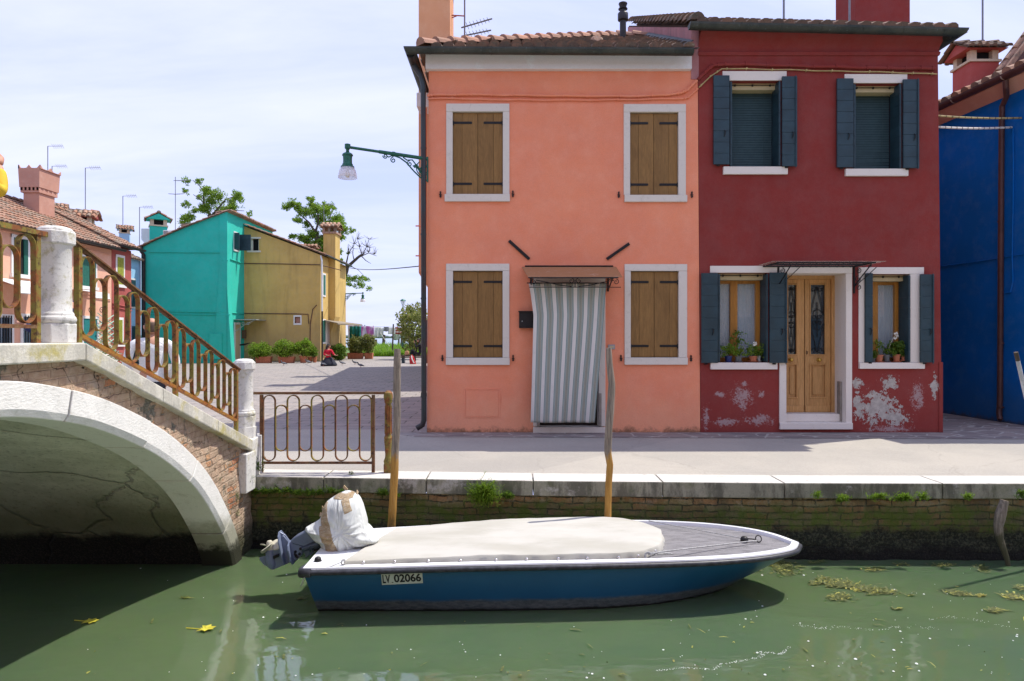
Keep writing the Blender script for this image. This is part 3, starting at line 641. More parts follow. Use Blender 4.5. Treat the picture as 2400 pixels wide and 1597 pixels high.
# ------------------------------------------------------------------ quay
q = thing('quay', 'mossy brick quay wall under a white stone edge along the green canal', 'quay wall', (0, 7.1, 0))
mb = MB()
xs = [-30, -24, -18, -12, -8, -5, -3.2, -2.0, -0.9, 0.22, 1.55, 2.78, 4.38, 6.1, 8, 10.5, 14, 20, 30]
for a, b in zip(xs, xs[1:]):
    a2, b2 = a+0.004, b-0.004; o = random.uniform(-0.006, 0.006)
    mb.prism([(a2, dq(a2)+o, Z0-0.155), (b2, dq(b2)+o, Z0-0.155), (b2, dq(b2)+0.40, Z0-0.155), (a2, dq(a2)+0.40, Z0-0.155)], (0, 0, 0.161))
o_ = mb.build('coping_stone', M['quay'], q, bevel=0.012)
mb = MB()
def qf(u, v):
    x = -30+60*u; z = -1.2+(Z0-0.155+1.2)*v
    d = 0.055+0.03*mnoise.noise(Vector((x*1.3, z*3, 0)))-0.02*mnoise.noise(Vector((x*9, z*14, 2)))
    if z < 0.25: d -= 0.05*min(1, (0.25-z)*3)+0.03*mnoise.noise(Vector((x*12, z*12, 5)))
    return Vector((x, dq(x)+d, z))
mb.grid(qf, 900, 36)
mb.build('brick_face', M['brickq'], q, smooth=True)
# ------------------------------------------------------------------ bridge (crosses the canal towards the camera side)
BX = -2.76
br = thing('bridge', 'small arched stone bridge with white arch ring, crumbling brick side and sloping coping', 'bridge', (BX, 7.2, 0))
half = [(3.3, 2.055), (3.85, 2.03), (4.25, 1.95), (4.58, 1.872), (5.03, 1.705), (5.40, 1.55), (5.73, 1.372), (6.15, 1.095), (6.45, 0.815), (6.72, 0.50), (6.90, 0.27), (7.02, 0.0), (7.08, -0.5)]
E = [(6.6-d, z) for d, z in half[:0:-1]] + half
def resample(pts, n):
    L = [0]
    for a, b in zip(pts, pts[1:]): L.append(L[-1]+math.dist(a, b))
    o = []
    for i in range(n+1):
        s = L[-1]*i/n; k = max(j for j in range(len(L)) if L[j] <= s+1e-9); k = min(k, len(pts)-2)
        t = (s-L[k])/max(1e-9, L[k+1]-L[k]); o.append((pts[k][0]+(pts[k+1][0]-pts[k][0])*t, pts[k][1]+(pts[k+1][1]-pts[k][1])*t))
    return o
E = resample(E, 90)
for _ in range(4): E = [E[0]]+[((a[0]+2*b[0]+c[0])/4, (a[1]+2*b[1]+c[1])/4) for a, b, c in zip(E, E[1:], E[2:])]+[E[-1]]
def offs(E, d):
    o = []
    for i, p in enumerate(E):
        a = E[max(0, i-1)]; b = E[min(len(E)-1, i+1)]; tx, tz = b[0]-a[0], b[1]-a[1]; l = math.hypot(tx, tz)
        o.append((p[0]+tz/l*d, p[1]-tx/l*d))
    return o
I = offs(E, 0.155); I2 = offs(E, 0.20); V_ = offs(E, 0.16)
mb = MB()
nst = 11
for fx, (xa, xb) in enumerate(((BX, BX-0.34), (-5.75, -6.08))):
    mb = MB()
    sg = 1 if fx == 0 else -1
    cuts = [0, 9, 17, 27, 36, 45, 54, 63, 71, 80, 90]
    for a, b in zip(cuts, cuts[1:]):
        ii = list(range(a, b+1)); o = random.uniform(-0.006, 0.006)
        sec = []
        for i in ii:
            sh = 0.0
            e, n_, n2 = E[i], I[i], I2[i]
            if i in (a, b) and 0 < i < 90:
                sh = 0.007*(1 if i == a else -1)
            tx = E[min(90, i+1)][0]-E[max(0, i-1)][0]; tz = E[min(90, i+1)][1]-E[max(0, i-1)][1]; l = math.hypot(tx, tz)
            ddx, ddz = tx/l*sh, tz/l*sh
            rough = 0.004*mnoise.noise(Vector((e[0]*9, e[1]*9, 3)))
            sec.append([(xa+o*sg+rough, e[0]+ddx, e[1]+ddz), (xa+o*sg-rough, n_[0]+ddx, n_[1]+ddz), (xa-0.02*sg, n2[0]+ddx*1, n2[1]+ddz), (xb+0.02*sg, n2[0]+ddx, n2[1]+ddz), (xb, n_[0]+ddx, n_[1]+ddz), (xb, e[0]+ddx, e[1]+ddz)])
        vs = [p for s_ in sec for p in s_]; fs = []
        for k in range(len(sec)-1):
            for m in range(6): fs.append((k*6+m, k*6+(m+1) % 6, (k+1)*6+(m+1) % 6, (k+1)*6+m))
        fs += [tuple(range(6))[::-1], tuple((len(sec)-1)*6+m for m in range(6))]
        mb.add(vs, fs)
    mb.build('arch_ring', M['arch'], br, bevel=0.006)
mb = MB()
mb.grid(lambda u, v: (lambda i: Vector((BX-0.33-(5.76-0.33-2.76)*v, V_[i][0], V_[i][1]+0.02*mnoise.noise(Vector((v*6, i*0.2, 0))))))(round(u*90)), 90, 24)
mb.build('vault', M['vault'], br, smooth=True)
def czt(d):                                   # top of the coping along the bridge
    if d < 2.2: return 2.235-(2.2-d)*0.3716
    if d < 4.38: return 2.235
    return 2.235-(d-4.38)*0.3716
def ez(d):                                    # arch extrados height at depth d
    for a, b in zip(E, E[1:]):
        if a[0] <= d <= b[0] and b[0] > a[0]: return a[1]+(b[1]-a[1])*(d-a[0])/(b[0]-a[0])
    return -0.5
for X, nm in ((BX-0.045, 'spandrel_wall'), (-6.04, 'spandrel_wall')):
    mb = MB()
    def sf(u, v):
        d = -0.6+u*(7.34+0.6); lo = ez(d)-0.01 if d < 7.05 else -0.5; hi = czt(d)-0.10
        z = lo+(max(hi, lo+0.01)-lo)*v; ds = 0.030*mnoise.noise(Vector((d*3.2, z*3.2, 1)))+0.016*mnoise.noise(Vector((d*11, z*11, 4)))
        return Vector((X+ds*(1 if X > -4 else -1), d, z))
    mb.grid(sf, 260, 36)
    mb.build(nm, M['spandrel'], br, smooth=True)
def copingsegs(mb, x0, x1, ds):
    for a, b in zip(ds, ds[1:]):
        a2, b2 = a+0.002, b-0.002
        mb.prism([(x0, a2, czt(a2)), (x0, b2, czt(b2)), (x0, b2, czt(b2)-0.115), (x0, a2, czt(a2)-0.115)], (x1-x0, 0, 0))
mb = MB(); copingsegs(mb, -2.73, -3.05, [-0.6, 0.6, 2.2, 4.38, 5.35, 6.35, 7.20]); mb.build('coping_stone', M['coping'], br, bevel=0.01); mb = MB(); copingsegs(mb, -5.80, -6.12, [-0.6, 0.6, 2.2, 4.38, 5.9, 7.20])
mb.build('coping_stone', M['coping'], br, bevel=0.01)
mb = MB()
for x0, x1 in ((-2.74, -3.06), (-5.8, -6.1)):
    mb = MB()
    mb.prism([(x0, 7.205, czt(7.2)), (x0, 7.56, czt(7.2)+0.02), (x0, 7.56, 0.70), (x0, 7.28, 0.70), (x0, 7.205, czt(7.2)-0.116)], (x1-x0, 0, 0))
    mb.box((x0+0.010, 7.02, 0.66), (x1, 7.278, czt(7.2)-0.12))
    mb.build('end_pier', M['pillar'], br, bevel=0.01)
mb = MB()          # steps / deck between the parapets
d = 0.2
ds = [-0.6, 2.3, 4.5] ; 
mb.box((-3.052, 2.3, 1.9), (-5.79, 4.5, 2.09))
for k in range(9):
    a = 4.5+k*0.345; zt = 2.09-(k+1)*0.145
    if zt > Z0: mb.box((-3.052, a+0.002, zt-0.16), (-5.79, a+0.347, zt))
    a = 2.3-(k+1)*0.345
    if zt > Z0 and a > -0.8: mb.box((-3.052, a, zt-0.16), (-5.79, a+0.343, zt))
mb.build('deck', M['crazy'], br, bevel=0.01)
def pillar(x, y, z, s=1.0):
    mb = MB(); p8 = R(22.5)
    mb.lathe([(0.116, 0), (0.118, 0.12), (0.112, 0.122)], (x, y, z), 8, p8)
    mb.build_a = True
    q = [(0.100, 0.12), (0.113, 0.13), (0.117, 0.148), (0.112, 0.165), (0.103, 0.170), (0.105, 0.180), (0.099, 0.19), (0.092, 0.20), (0.0905, 0.3), (0.089, 0.45), (0.0885, 0.60), (0.094, 0.612), (0.094, 0.622)]
    mb.lathe(q, (x, y, z), 40)
    mb.lathe([(0.098, 0.615), (0.113, 0.625), (0.113, 0.70), (0.103, 0.706)], (x, y, z), 8, p8)
    mb.lathe([(0.100, 0.703), (0.098, 0.712), (0.088, 0.724), (0.062, 0.734), (0.02, 0.738)], (x, y, z), 28)
    return autosmooth(mb.build('pillar', M['pillar'], br, bevel=0.005), 40)
pillar(-2.89, 4.32, 2.235); pillar(-2.89, 7.37, czt(7.2)+0.115)
mb = MB(); mb.lathe([(0.13, 0), (0.13, 0.12)], (-2.89, 7.37, czt(7.2)), 8, R(22.5)); mb.build('pillar_base', M['pillar'], br)
pillar(-5.96, 4.32, 2.235)
# --- rails
def stadium(c, hw, h, n=8, up=(0, 0, 1), ax=(0, 1, 0)):
    c = Vector(c); up = Vector(up); ax = Vector(ax); r = hw; pts = []
    for i in range(n+1):
        a = math.pi*i/n; pts.append(c+ax*r*math.cos(a)+up*(h/2-r+r*math.sin(a)))
    for i in range(n+1):
        a = math.pi+math.pi*i/n; pts.append(c+ax*r*math.cos(a)+up*(-h/2+r+r*math.sin(a)))
    return pts
br_r = thing('bridge_railing', 'rusty ochre iron railing of interlocking loops sloping down the near side of the bridge', 'railing', (-2.89, 5.9, 1.6))
X0 = -2.89; BW = (0.034, 0, 0)
def rz(d): return 2.885-(d-4.54)*0.3571        # top rail of the slope
def rb(d): return 2.290-(d-4.54)*0.3420
mb = MB()
mb.ribbon([(X0, 4.46, rz(4.46)), (X0, 7.22, rz(7.22))], (0.052, 0, 0), 0.012)
mb.ribbon([(X0, 4.46, rz(4.46)-0.014), (X0, 7.22, rz(7.22)-0.014)], (0.022, 0, 0), 0.016)
mb.build('top_rail', M['rustbrown'], br_r)
mb = MB(); mb.ribbon([(X0, 4.54, rb(4.54)), (X0, 7.15, rb(7.15))], (0.036, 0, 0), 0.024); mb.build('bottom_rail', m_rust('orange rusted rail', (0.30, 0.14, 0.02), (0.26, 0.08, 0.015)), br_r)
for d in (4.545, 5.86, 7.15):
    mb = MB(); mb.box((X0-0.018, d-0.018, czt(d)-0.02), (X0+0.018, d+0.018, rz(d)-0.01)); mb.build('post', M['rust'], br_r)
for (a, b, nt_) in ((4.563, 5.842, 9), (5.878, 7.132, 9)):
    sp = (b-a)/nt_
    for k in range(nt_):
        d = a+sp*(k+0.5); tall = k % 2 == 0
        top = rz(d)-0.035-(0 if tall else 0.085); bot = rb(d)+0.02+(0 if tall else 0.085)
        mb = MB(); mb.ribbon(stadium((X0, d, (top+bot)/2), sp/2-0.002, top-bot, 10), BW, 0.0065, closed=True); mb.build('loop', M['rust'], br_r, smooth=False)
bl_r = thing('bridge_railing', 'rusty railing panel on the level bridge top, left of the tall stone pillar', 'railing', (-2.89, 3.4, 2.235))
mb = MB(); mb.ribbon([(X0, 2.45, 2.905), (X0, 4.245, 2.905)], (0.050, 0, 0), 0.03); mb.build('top_rail', M['rust'], bl_r)
mb = MB(); mb.ribbon([(X0, 2.45, 2.335), (X0, 4.14, 2.335)], (0.036, 0, 0), 0.022); mb.build('bottom_rail', M['rustbrown'], bl_r)
for d in (2.47, 4.145):
    mb = MB(); mb.box((X0-0.018, d-0.018, 2.22), (X0+0.018, d+0.018, 2.89)); mb.build('post', M['rust'], bl_r)
sp = 0.139
for k in range(12):
    d = 4.126-sp*(k+0.5); tall = k % 2 == 0
    if d < 2.5: break
    top, bot = (2.882, 2.357) if tall else (2.80, 2.44)
    mb = MB(); mb.ribbon(stadium((X0, d, (top+bot)/2), sp/2-0.002, top-bot, 10), BW, 0.0065, closed=True); mb.build('loop', M['rust'], bl_r)
# quay railing
qr = thing('quay_railing', 'brown rusted iron railing of interlocking loops on the quay, right of the bridge end', 'railing', (-2.1, 7.5, Z0))
DR = 7.5
def rx(px): return (px-HX)*DR/F
def rz_(py): return ZC+(HY-py)*DR/F
mb = MB(); mb.ribbon([(rx(556), DR, rz_(922)), (rx(905), DR, rz_(921.5))], (0, 0.04, 0), 0.027); mb.build('top_rail', M['rustbrown'], qr)
mb = MB(); mb.ribbon([(rx(612), DR, rz_(1085)), (rx(877), DR, rz_(1085))], (0, 0.034, 0), 0.024); mb.build('bottom_rail', M['rustbrown'], qr)
for px in (613, 875):
    mb = MB(); mb.box((rx(px)-0.016, DR-0.016, Z0-0.02), (rx(px)+0.016, DR+0.016, rz_(926))); mb.build('post', M['rustbrown'], qr)
a, b = rx(617), rx(871); sp = (b-a)/9
for k in range(9):
    u = a+sp*(k+0.5); tall = k % 2 == 0
    top, bot = (rz_(927), rz_(1080)) if tall else (rz_(950), rz_(1057))
    mb = MB(); mb.ribbon(stadium((u, DR, (top+bot)/2), sp/2-0.001, top-bot, 12, ax=(1, 0, 0)), (0, 0.032, 0), 0.011, closed=True); mb.build('loop', M['rust'] if k % 3 else M['rustbrown'], qr)
mb = MB()
c = (rx(910), DR, Z0)
mb.lathe([(0.060, 0), (0.062, 0.10), (0.048, 0.12)], c, 4, R(45)); mb.lathe([(0.045, 0.10), (0.052, 0.13), (0.036, 0.17), (0.034, 0.20), (0.040, 0.30), (0.046, 0.36), (0.042, 0.375), (0.048, 0.385), (0.042, 0.40), (0.035, 0.42), (0.032, 0.76), (0.042, 0.775), (0.042, 0.79)], c, 16)
mb.lathe([(0.030, 0.785), (0.046, 0.80), (0.052, 0.84), (0.046, 0.88), (0.020, 0.905)], c, 16)
for k in range(8):
    a_ = k*math.pi/4; mb.tube([(c[0]+0.035*math.cos(a_), c[1]+0.035*math.sin(a_), Z0+0.43), (c[0]+0.032*math.cos(a_), c[1]+0.032*math.sin(a_), Z0+0.74)], 0.007, 5)
autosmooth(mb.build('cast_iron_post', M['rust'], qr))
# ------------------------------------------------------------------ mooring poles
def m_pole(name, zc, lo, hi):
    t = NT(name); v = t.vec((14, 14, 1.2)); g = t.noise(3, 7, 0.7, v, 0.6); f = t.noise(10, 6, 0.75, t.vec((6, 6, 1)))
    z = t.math('ADD', t.P.outputs[2], t.math('MULTIPLY', t.math('SUBTRACT', t.noise(9, 6, 0.7, t.vec((1, 1, 0.35))), 0.5), 0.7))
    grey = t.mix(t.mr(g, 0.35, 0.65), (0.32, 0.27, 0.21, 1), (0.15, 0.125, 0.10, 1)); ora = t.mix(t.mr(g, 0.35, 0.65), (0.50, 0.28, 0.07, 1), (0.33, 0.17, 0.04, 1))
    ora = t.mix(t.mr(f, 0.6, 0.68, 0, 0.6), ora, (0.35, 0.30, 0.22, 1))
    c = t.mix(t.mr(z, hi, lo), grey, ora); c = t.mix(t.mr(z, 0.40, 0.22, 0, 0.9), c, (0.06, 0.06, 0.03, 1))
    return t.done(c, 0.85, t.math('ADD', g, f), 0.9, 0.008, spec=0.2)
def pole(pts, D, rpx, label, mat, dbot=None):
    mb = MB(); ps = []; rs = []
    for i, (x, y) in enumerate(pts):
        d = D if dbot is None else D+(dbot-D)*i/(len(pts)-1)
        ps.append(W(x, y, d)); rs.append(rpx[i]*D/F/2 if isinstance(rpx, list) else rpx*D/F/2)
    # resample with bumps
    PP = []; RR = []
    for i in range(len(ps)-1):
        for k in range(6):
            t_ = k/6; p = ps[i].lerp(ps[i+1], t_); nn = mnoise.noise_vector(p*3.1)
            PP.append(p+Vector((nn.x, nn.y, 0))*0.006); RR.append((rs[i]*(1-t_)+rs[i+1]*t_)*(1+0.07*mnoise.noise(p*9)))
    PP.append(ps[-1]); RR.append(rs[-1])
    mb.tube(PP, RR, 14)
    o = mb.build('mooring_pole', mat, origin=PP[-1], smooth=False); autosmooth(o, 50); return tag(o, label, 'mooring pole')
p1 = m_pole('grey to orange pole', 0, 1.02, 1.12); p2 = m_pole('grey pole orange foot', 0, 1.0, 1.12)
pole([(932, 818), (931, 900), (929, 1000), (925, 1090), (920, 1180), (917, 1260), (915, 1330), (913, 1420)], 6.98, [15, 17, 17, 18, 18, 19, 19, 19], 'straight grey wooden pole with orange lower half beside the iron quay railing', p1)
pole([(1427, 816), (1429, 850), (1434, 900), (1431, 960), (1427, 1010), (1424, 1060), (1429, 1090), (1426, 1140), (1424, 1220), (1424, 1300), (1424, 1420)], 6.86, [13, 15, 16, 18, 17, 17, 15, 16, 16, 17, 17], 'crooked wooden pole in front of the striped door curtain', p2)
pole([(2354, 1173), (2345, 1205), (2340, 1235), (2343, 1262), (2351, 1285), (2359, 1310), (2365, 1340)], 6.80, [18, 23, 19, 17, 14, 11, 9], 'short crooked grey stake rising from the water against the quay wall', m_pole('weathered stake', 0, -3, -2))
pw = simple('white weathered pole paint', (0.55, 0.55, 0.56, 1), 0.7, var=0.25, scale=6)
mb = MB(); a = W(2381, 826, 6.6); b = W(2418, 990, 6.7); e = a+(b-a)*4.2
mb.tube([a, a+(b-a)*0.12], 0.019, 12); mb.m = 1; mb.tube([a+(b-a)*0.12, b, e], 0.0185, 12)
tag(autosmooth(mb.build('mooring_pole', [M['bark'], pw], origin=e)), 'white painted pole leaning at the right edge with a bare wooden tip', 'mooring pole')
# ------------------------------------------------------------------ boat
def interp(tab, x, k):
    if x <= tab[0][0]: return tab[0][k]
    for i in range(len(tab)-1):
        a, b = tab[i], tab[i+1]
        if x <= b[0]:
            t = (x-a[0])/(b[0]-a[0]); p0 = tab[i-1] if i > 0 else a; p3 = tab[i+2] if i+2 < len(tab) else b
            m1 = (b[k]-p0[k])/(b[0]-p0[0])*(b[0]-a[0]); m2 = (p3[k]-a[k])/(p3[0]-a[0])*(b[0]-a[0])
            t2, t3 = t*t, t*t*t
            return (2*t3-3*t2+1)*a[k]+(t3-2*t2+t)*m1+(-2*t3+3*t2)*b[k]+(t3-t2)*m2
    return tab[-1][k]
# x, centre depth, half beam at gunwale, half beam at waterline, gunwale height, keel height
BT = [(-1.66, 5.965, 0.530, 0.285, 0.415, -0.10), (-1.1, 6.045, 0.575, 0.37, 0.415, -0.14), (-0.5, 6.12, 0.615, 0.45, 0.42, -0.16), (0.1, 6.18, 0.640, 0.50, 0.42, -0.17), (0.7, 6.215, 0.645, 0.50, 0.42, -0.17),
      (1.25, 6.235, 0.622, 0.41, 0.42, -0.13), (1.6, 6.235, 0.585, 0.25, 0.42, -0.07), (1.9, 6.23, 0.525, 0.08, 0.42, 0.0), (2.15, 6.215, 0.435, 0.0, 0.42, 0.10), (2.35, 6.19, 0.318, 0.0, 0.42, 0.21), (2.48, 6.16, 0.19, 0.0, 0.418, 0.29), (2.575, 6.13, 0.0, 0.0, 0.415, 0.37)]
def hs(x, side, t):              # hull section point; t 0 gunwale .. 1 keel
    c, b, bw, zg, zk = [interp(BT, x, k) for k in (1, 2, 3, 4, 5)]
    b = max(b, 0.0); bw = max(0, bw)
    if t < 0.7:
        q = t/0.7; zw = max(zk, -0.02); y = b+(bw-b)*(q**1.15); z = zg-0.012+(zw-zg+0.012)*q
    else:
        q = (t-0.7)/0.3; zw = max(zk, -0.02); y = bw*(1-q**1.5); z = zw+(zk-zw)*q
    return Vector((x + (0.06*(1-t)*0 if x < -1.6 else 0), c-side*y, z))
xsx = [-1.66+i*(2.15+1.66)/30 for i in range(31)] + [2.15+(2.575-2.15)*(1-(1-i/14)**1.6) for i in range(1, 15)]
def stern_x(x, t): return x + (0.075*t if x < -1.655 else 0)      # raked transom
t = NT('blue hull paint'); wl = t.math('ADD', t.P.outputs[2], t.math('MULTIPLY', t.math('SUBTRACT', t.noise(6, 7, 0.7, t.vec((1, 1, 3))), 0.5), 0.06))
hc = t.mix(t.mr(t.noise(3, 6, 0.6), 0.4, 0.7, 0, 0.4), (0.008, 0.085, 0.19, 1), (0.006, 0.066, 0.155, 1))
hc = t.mix(t.mr(wl, 0.125, 0.085), hc, t.mix(t.mr(t.noise(16, 7, 0.75, t.vec((1, 1, 2.5))), 0.35, 0.65), (0.12, 0.135, 0.14, 1), (0.05, 0.062, 0.068, 1)))
hc = t.mix(t.mr(wl, 0.026, 0.012), hc, (0.012, 0.010, 0.008, 1))
hc = t.mix(t.mr(t.noise(60, 5, 0.85), 0.66, 0.72, 0, 0.35), hc, (0.25, 0.33, 0.40, 1))
M['hull'] = t.done(hc, 0.33, None, spec=0.5)
M['gel'] = simple('white gelcoat', (0.74, 0.75, 0.76, 1), 0.3, var=0.05, scale=5)
M['rubber'] = simple('black rubber rail', (0.035, 0.036, 0.042, 1), 0.45, var=0.5, scale=22)
boat = thing('motorboat', 'moored blue open motorboat with white gunwale, grey cream cover and tilted outboard', 'boat', (0.4, 6.1, 0))
mb = MB(); NS = 16
rows = []
for x in xsx:
    r = [hs(x, 1, k/NS) for k in range(NS+1)] + [hs(x, -1, 1-k/NS) for k in range(1, NS+1)]
    for j, p in enumerate(r):
        tt = j/NS if j <= NS else (2*NS-j)/NS
        p.x = stern_x(x, tt)+(p.x-x)
    rows.append(r)
n = len(rows[0]); vs = [p for r in rows for p in r]; fs = []
for i in range(len(rows)-1):
    for j in range(n-1): fs.append((i*n+j, i*n+j+1, (i+1)*n+j+1, (i+1)*n+j))
fs.append(tuple(range(n)))
mb.add(vs, fs); o = mb.build('hull', M['hull'], boat); autosmooth(o, 50)
def gun(x, side, inn=0.0, dz=0.0):        # point on the gunwale, inset
    c, b, zg = interp(BT, x, 1), max(0.0, interp(BT, x, 2)), interp(BT, x, 4)
    return Vector((x, c-side*max(b-inn, 0.0), zg+dz))
def outline(inn, dz, xa=-1.66, fwd=0.0):
    pts = [gun(x, 1, 0) for x in xsx if x >= xa]
    pts2 = [gun(x, -1, 0) for x in xsx[::-1] if x >= xa]
    P = pts+pts2[1:]; o = []
    for i, p in enumerate(P):
        a = P[max(0, i-1)]; b = P[min(len(P)-1, i+1)]; d = (b-a); d.z = 0; d.normalize(); nn = Vector((d.y, -d.x, 0))
        o.append(p-nn*inn+Vector((0, 0, dz)))
    return o
O0 = outline(-0.004, 0.004); O1 = outline(0.0, 0.016); O2 = outline(0.055, 0.020); O3 = outline(0.062, -0.004); O4 = outline(0.066, -0.05)
mb = MB(); n = len(O0)
vs = O0+O1+O2+O3+O4; fs = []
for k in range(4):
    for i in range(n-1): fs.append((k*n+i, k*n+i+1, (k+1)*n+i+1, (k+1)*n+i))
mb.add(vs, fs); o = mb.build('gunwale', M['gel'], boat); autosmooth(o, 45)
mb = MB(); R0 = outline(-0.012, -0.018); mb.tube(R0, 0.0215, 10)
a_ = gun(-1.66, 1, -0.012, -0.018); b_ = gun(-1.66, -1, -0.012, -0.018); mb.tube([a_+Vector((0.06, 0.0, 0)), a_+Vector((-0.012, 0.0, 0)), a_+Vector((-0.02, 0.05, 0)), a_+Vector((-0.015, 0.16, 0))], [0.034, 0.038, 0.036, 0.026], 10)
mb.tube([a_+Vector((-0.012, 0.1, 0)), b_+Vector((-0.012, 0, 0))], 0.022, 8)
autosmooth(mb.build('rubber_rail', M['rubber'], boat), 50)
# aft deck
mb = MB()
def deckpt(x, v, inn, z0, crown): 
    a = gun(x, 1, inn); b = gun(x, -1, inn); p = a.lerp(b, v); p.z = z0+crown*(1-(2*v-1)**2); return p
mb.grid(lambda u, v: deckpt(-1.665+u*0.62, v, 0.0, 0.432, 0.006), 6, 8); mb.grid(lambda u, v: deckpt(-1.664+0*u, v, 0.0, 0.432-0.06*u, 0.006*(1-u)), 1, 8)
mb.build('aft_deck', M['gel'], boat, smooth=False)
t = NT('grey ribbed deck'); rb_ = t.math('SINE', t.math('MULTIPLY', t.P.outputs[1], 520.0)); nn_ = t.noise(14, 7, 0.75, t.vec((0.4, 1.6, 1)))
dc = t.mix(t.mr(nn_, 0.4, 0.65), (0.26, 0.25, 0.255, 1), (0.15, 0.145, 0.15, 1)); dc = t.mix(t.mr(rb_, 0.2, 0.8, 0, 0.5), dc, (0.09, 0.085, 0.09, 1)); dc = t.mix(t.mr(t.noise(70, 4, 0.8), 0.6, 0.68, 0, 0.7), dc, (0.45, 0.44, 0.43, 1))
dm = t.done(dc, 0.8, t.math('ADD', rb_, nn_), 0.4, 0.004, spec=0.3)
mb = MB(); mb.grid(lambda u, v: deckpt(0.95+1.585*u, v, 0.060, 0.408, 0.035*(1-u)), 40, 16); o = mb.build('foredeck', dm, boat, smooth=True)
# inside step of the foredeck edge
M['tarp'] = m_cloth('grey cream boat cover', (0.50, 0.49, 0.445, 1), var=0.07, scale=3)
t = NT('boat cover cloth'); a = t.noise(2.2, 6, 0.6, t.vec((0.5, 1.3, 1))); b = t.noise(8, 8, 0.75, t.vec((0.35, 1, 1))); f = t.noise(300, 2, 0.7)
tcv = t.mix(t.mr(a, 0.35, 0.68), (0.48, 0.465, 0.415, 1), (0.39, 0.375, 0.32, 1)); tcv = t.mix(t.mr(b, 0.52, 0.75, 0, 0.5), tcv, (0.33, 0.315, 0.26, 1))
tcv = t.mix(t.mr(t.noise(45, 4, 0.8), 0.72, 0.76, 0, 0.5), tcv, (0.16, 0.13, 0.09, 1))
M['tarp'] = t.done(tcv, 0.88, t.math('ADD', a, t.math('MULTIPLY', b, 0.5)), 0.35, 0.012, spec=0.2)
TA, TB = -1.36, 1.36
def tb(x):                                   # half breadth of the cover
    b = max(0, interp(BT, x, 2))-0.075
    if x > TB-0.50: q = min(1, (x-TB+0.50)/0.50); b *= math.sqrt(max(0.0, 1-q**2.4))
    return b
def tcov(u, v):
    x = TA+(TB-TA)*(1-(1-u)**2.3) ; c = interp(BT, x, 1); b = tb(x); s_ = 2*v-1
    b += 0.004*math.sin(x*31)
    zr = 0.458+0.026*min(1, (x-TA)*0.9)
    z = zr+0.030*(1-abs(s_)**2.4)*min(1, max(0, (x-TA)*1.6+0.15))+0.006*mnoise.noise(Vector((x*2.2, s_*2, 0)))+0.0025*mnoise.noise(Vector((x*7, s_*6, 5)))
    # aft edge slants: near corner reaches further aft
    xx = x + (0.26*(v)*(1-u)**3 if True else 0)
    return Vector((xx, c-(-s_)*-1*0+ s_*b, z))
mb = MB(); mb.grid(tcov, 70, 26)
# side flap all around
NU = 70
edge = [tcov(i/NU, 0) for i in range(NU+1)] + [tcov(1, j/26) for j in range(1, 27)] + [tcov(1-i/NU, 1) for i in range(1, NU+1)]
vs = []; fs = []; n = len(edge)
for i, p in enumerate(edge):
    a = edge[max(0, i-1)]; b = edge[min(n-1, i+1)]; d = b-a; d.z = 0
    nn = Vector((d.y, -d.x, 0)).normalized() if d.length > 1e-6 else Vector((0, 0, 0))
    w1 = 0.003*math.sin(i*1.7)+0.002*math.sin(i*0.61)
    vs += [p, p+nn*(0.010+w1)+Vector((0, 0, -0.012)), p+nn*(0.016+w1*1.5)+Vector((0, 0, -0.058+0.003*math.sin(i*0.9)))]
for i in range(n-1):
    for k in range(2): fs.append((i*3+k, (i+1)*3+k, (i+1)*3+k+1, i*3+k+1))
mb.add(vs, fs)
cover = mb.build('boat_cover', M['tarp'], boat, smooth=True)
mb = MB()
for x in [-1.2, -0.95, -0.68, -0.42, -0.13, 0.12, 0.38, 0.62, 0.88, 1.05, 1.22, 1.34]:
    c = interp(BT, x, 1); b = tb(x); p = Vector((x, c-b-0.019, 0.452)); mb.lathe([(0.012, 0), (0.011, 0.004), (0.005, 0.009)], p, 10, axis=(0, -1, 0.3))
mb.build('snap_studs', simple('steel studs', (0.6, 0.6, 0.6, 1), 0.25, 0.9), cover)
ropem = simple('pale grey rope', (0.36, 0.36, 0.35, 1), 0.8, var=0.25, scale=60)
mb = MB()
def rope(pts, r=0.005, sag=0.0, n=16):
    P = []
    for (a, b) in zip(pts, pts[1:]):
        a = Vector(a); b = Vector(b)
        for k in range(n): t_ = k/n; p = a.lerp(b, t_); p.z -= sag*4*t_*(1-t_); P.append(p)
    P.append(Vector(pts[-1])); mb.tube(P, r, 7)
K = Vector((2.20, 6.17, 0.442))
near = Vector((1.13, interp(BT, 1.13, 1)-0.56, 0.465)); far = Vector((1.35, 6.235+0.50, 0.46))
rope([K+Vector((0, -0.03, 0)), near+Vector((0.03, 0, 0.015)), near], 0.006); rope([K+Vector((-0.08, 0.02, 0)), far], 0.004)
rope([near, near+Vector((0.10, -0.005, 0.02)), near+Vector((0.22, 0.05, -0.01)), near+Vector((0.08, 0.01, 0.0))], 0.006)
for k in range(3): mb.tube(arc(near+Vector((0.0, -0.01, -0.008)), 0.022+0.004*k, 0, 340, 12, (1, 0, 0), (0, 0.3, 1)), 0.005, 6)
rope([(-1.37, 5.50, 0.46), (-1.45, 5.47, 0.435), (-1.56, 5.44, 0.42), (-1.64, 5.405, 0.38), (-1.67, 5.40, 0.30)], 0.0035, 0.0)
for k in range(4): mb.tube(arc((-1.36, 5.50+0.004*k, 0.455), 0.012+0.003*k, 20*k, 300+20*k, 8, (1, 0, 0), (0, 0.5, 1)), 0.0028, 5)
mb.build('rope', ropem, boat, smooth=True)
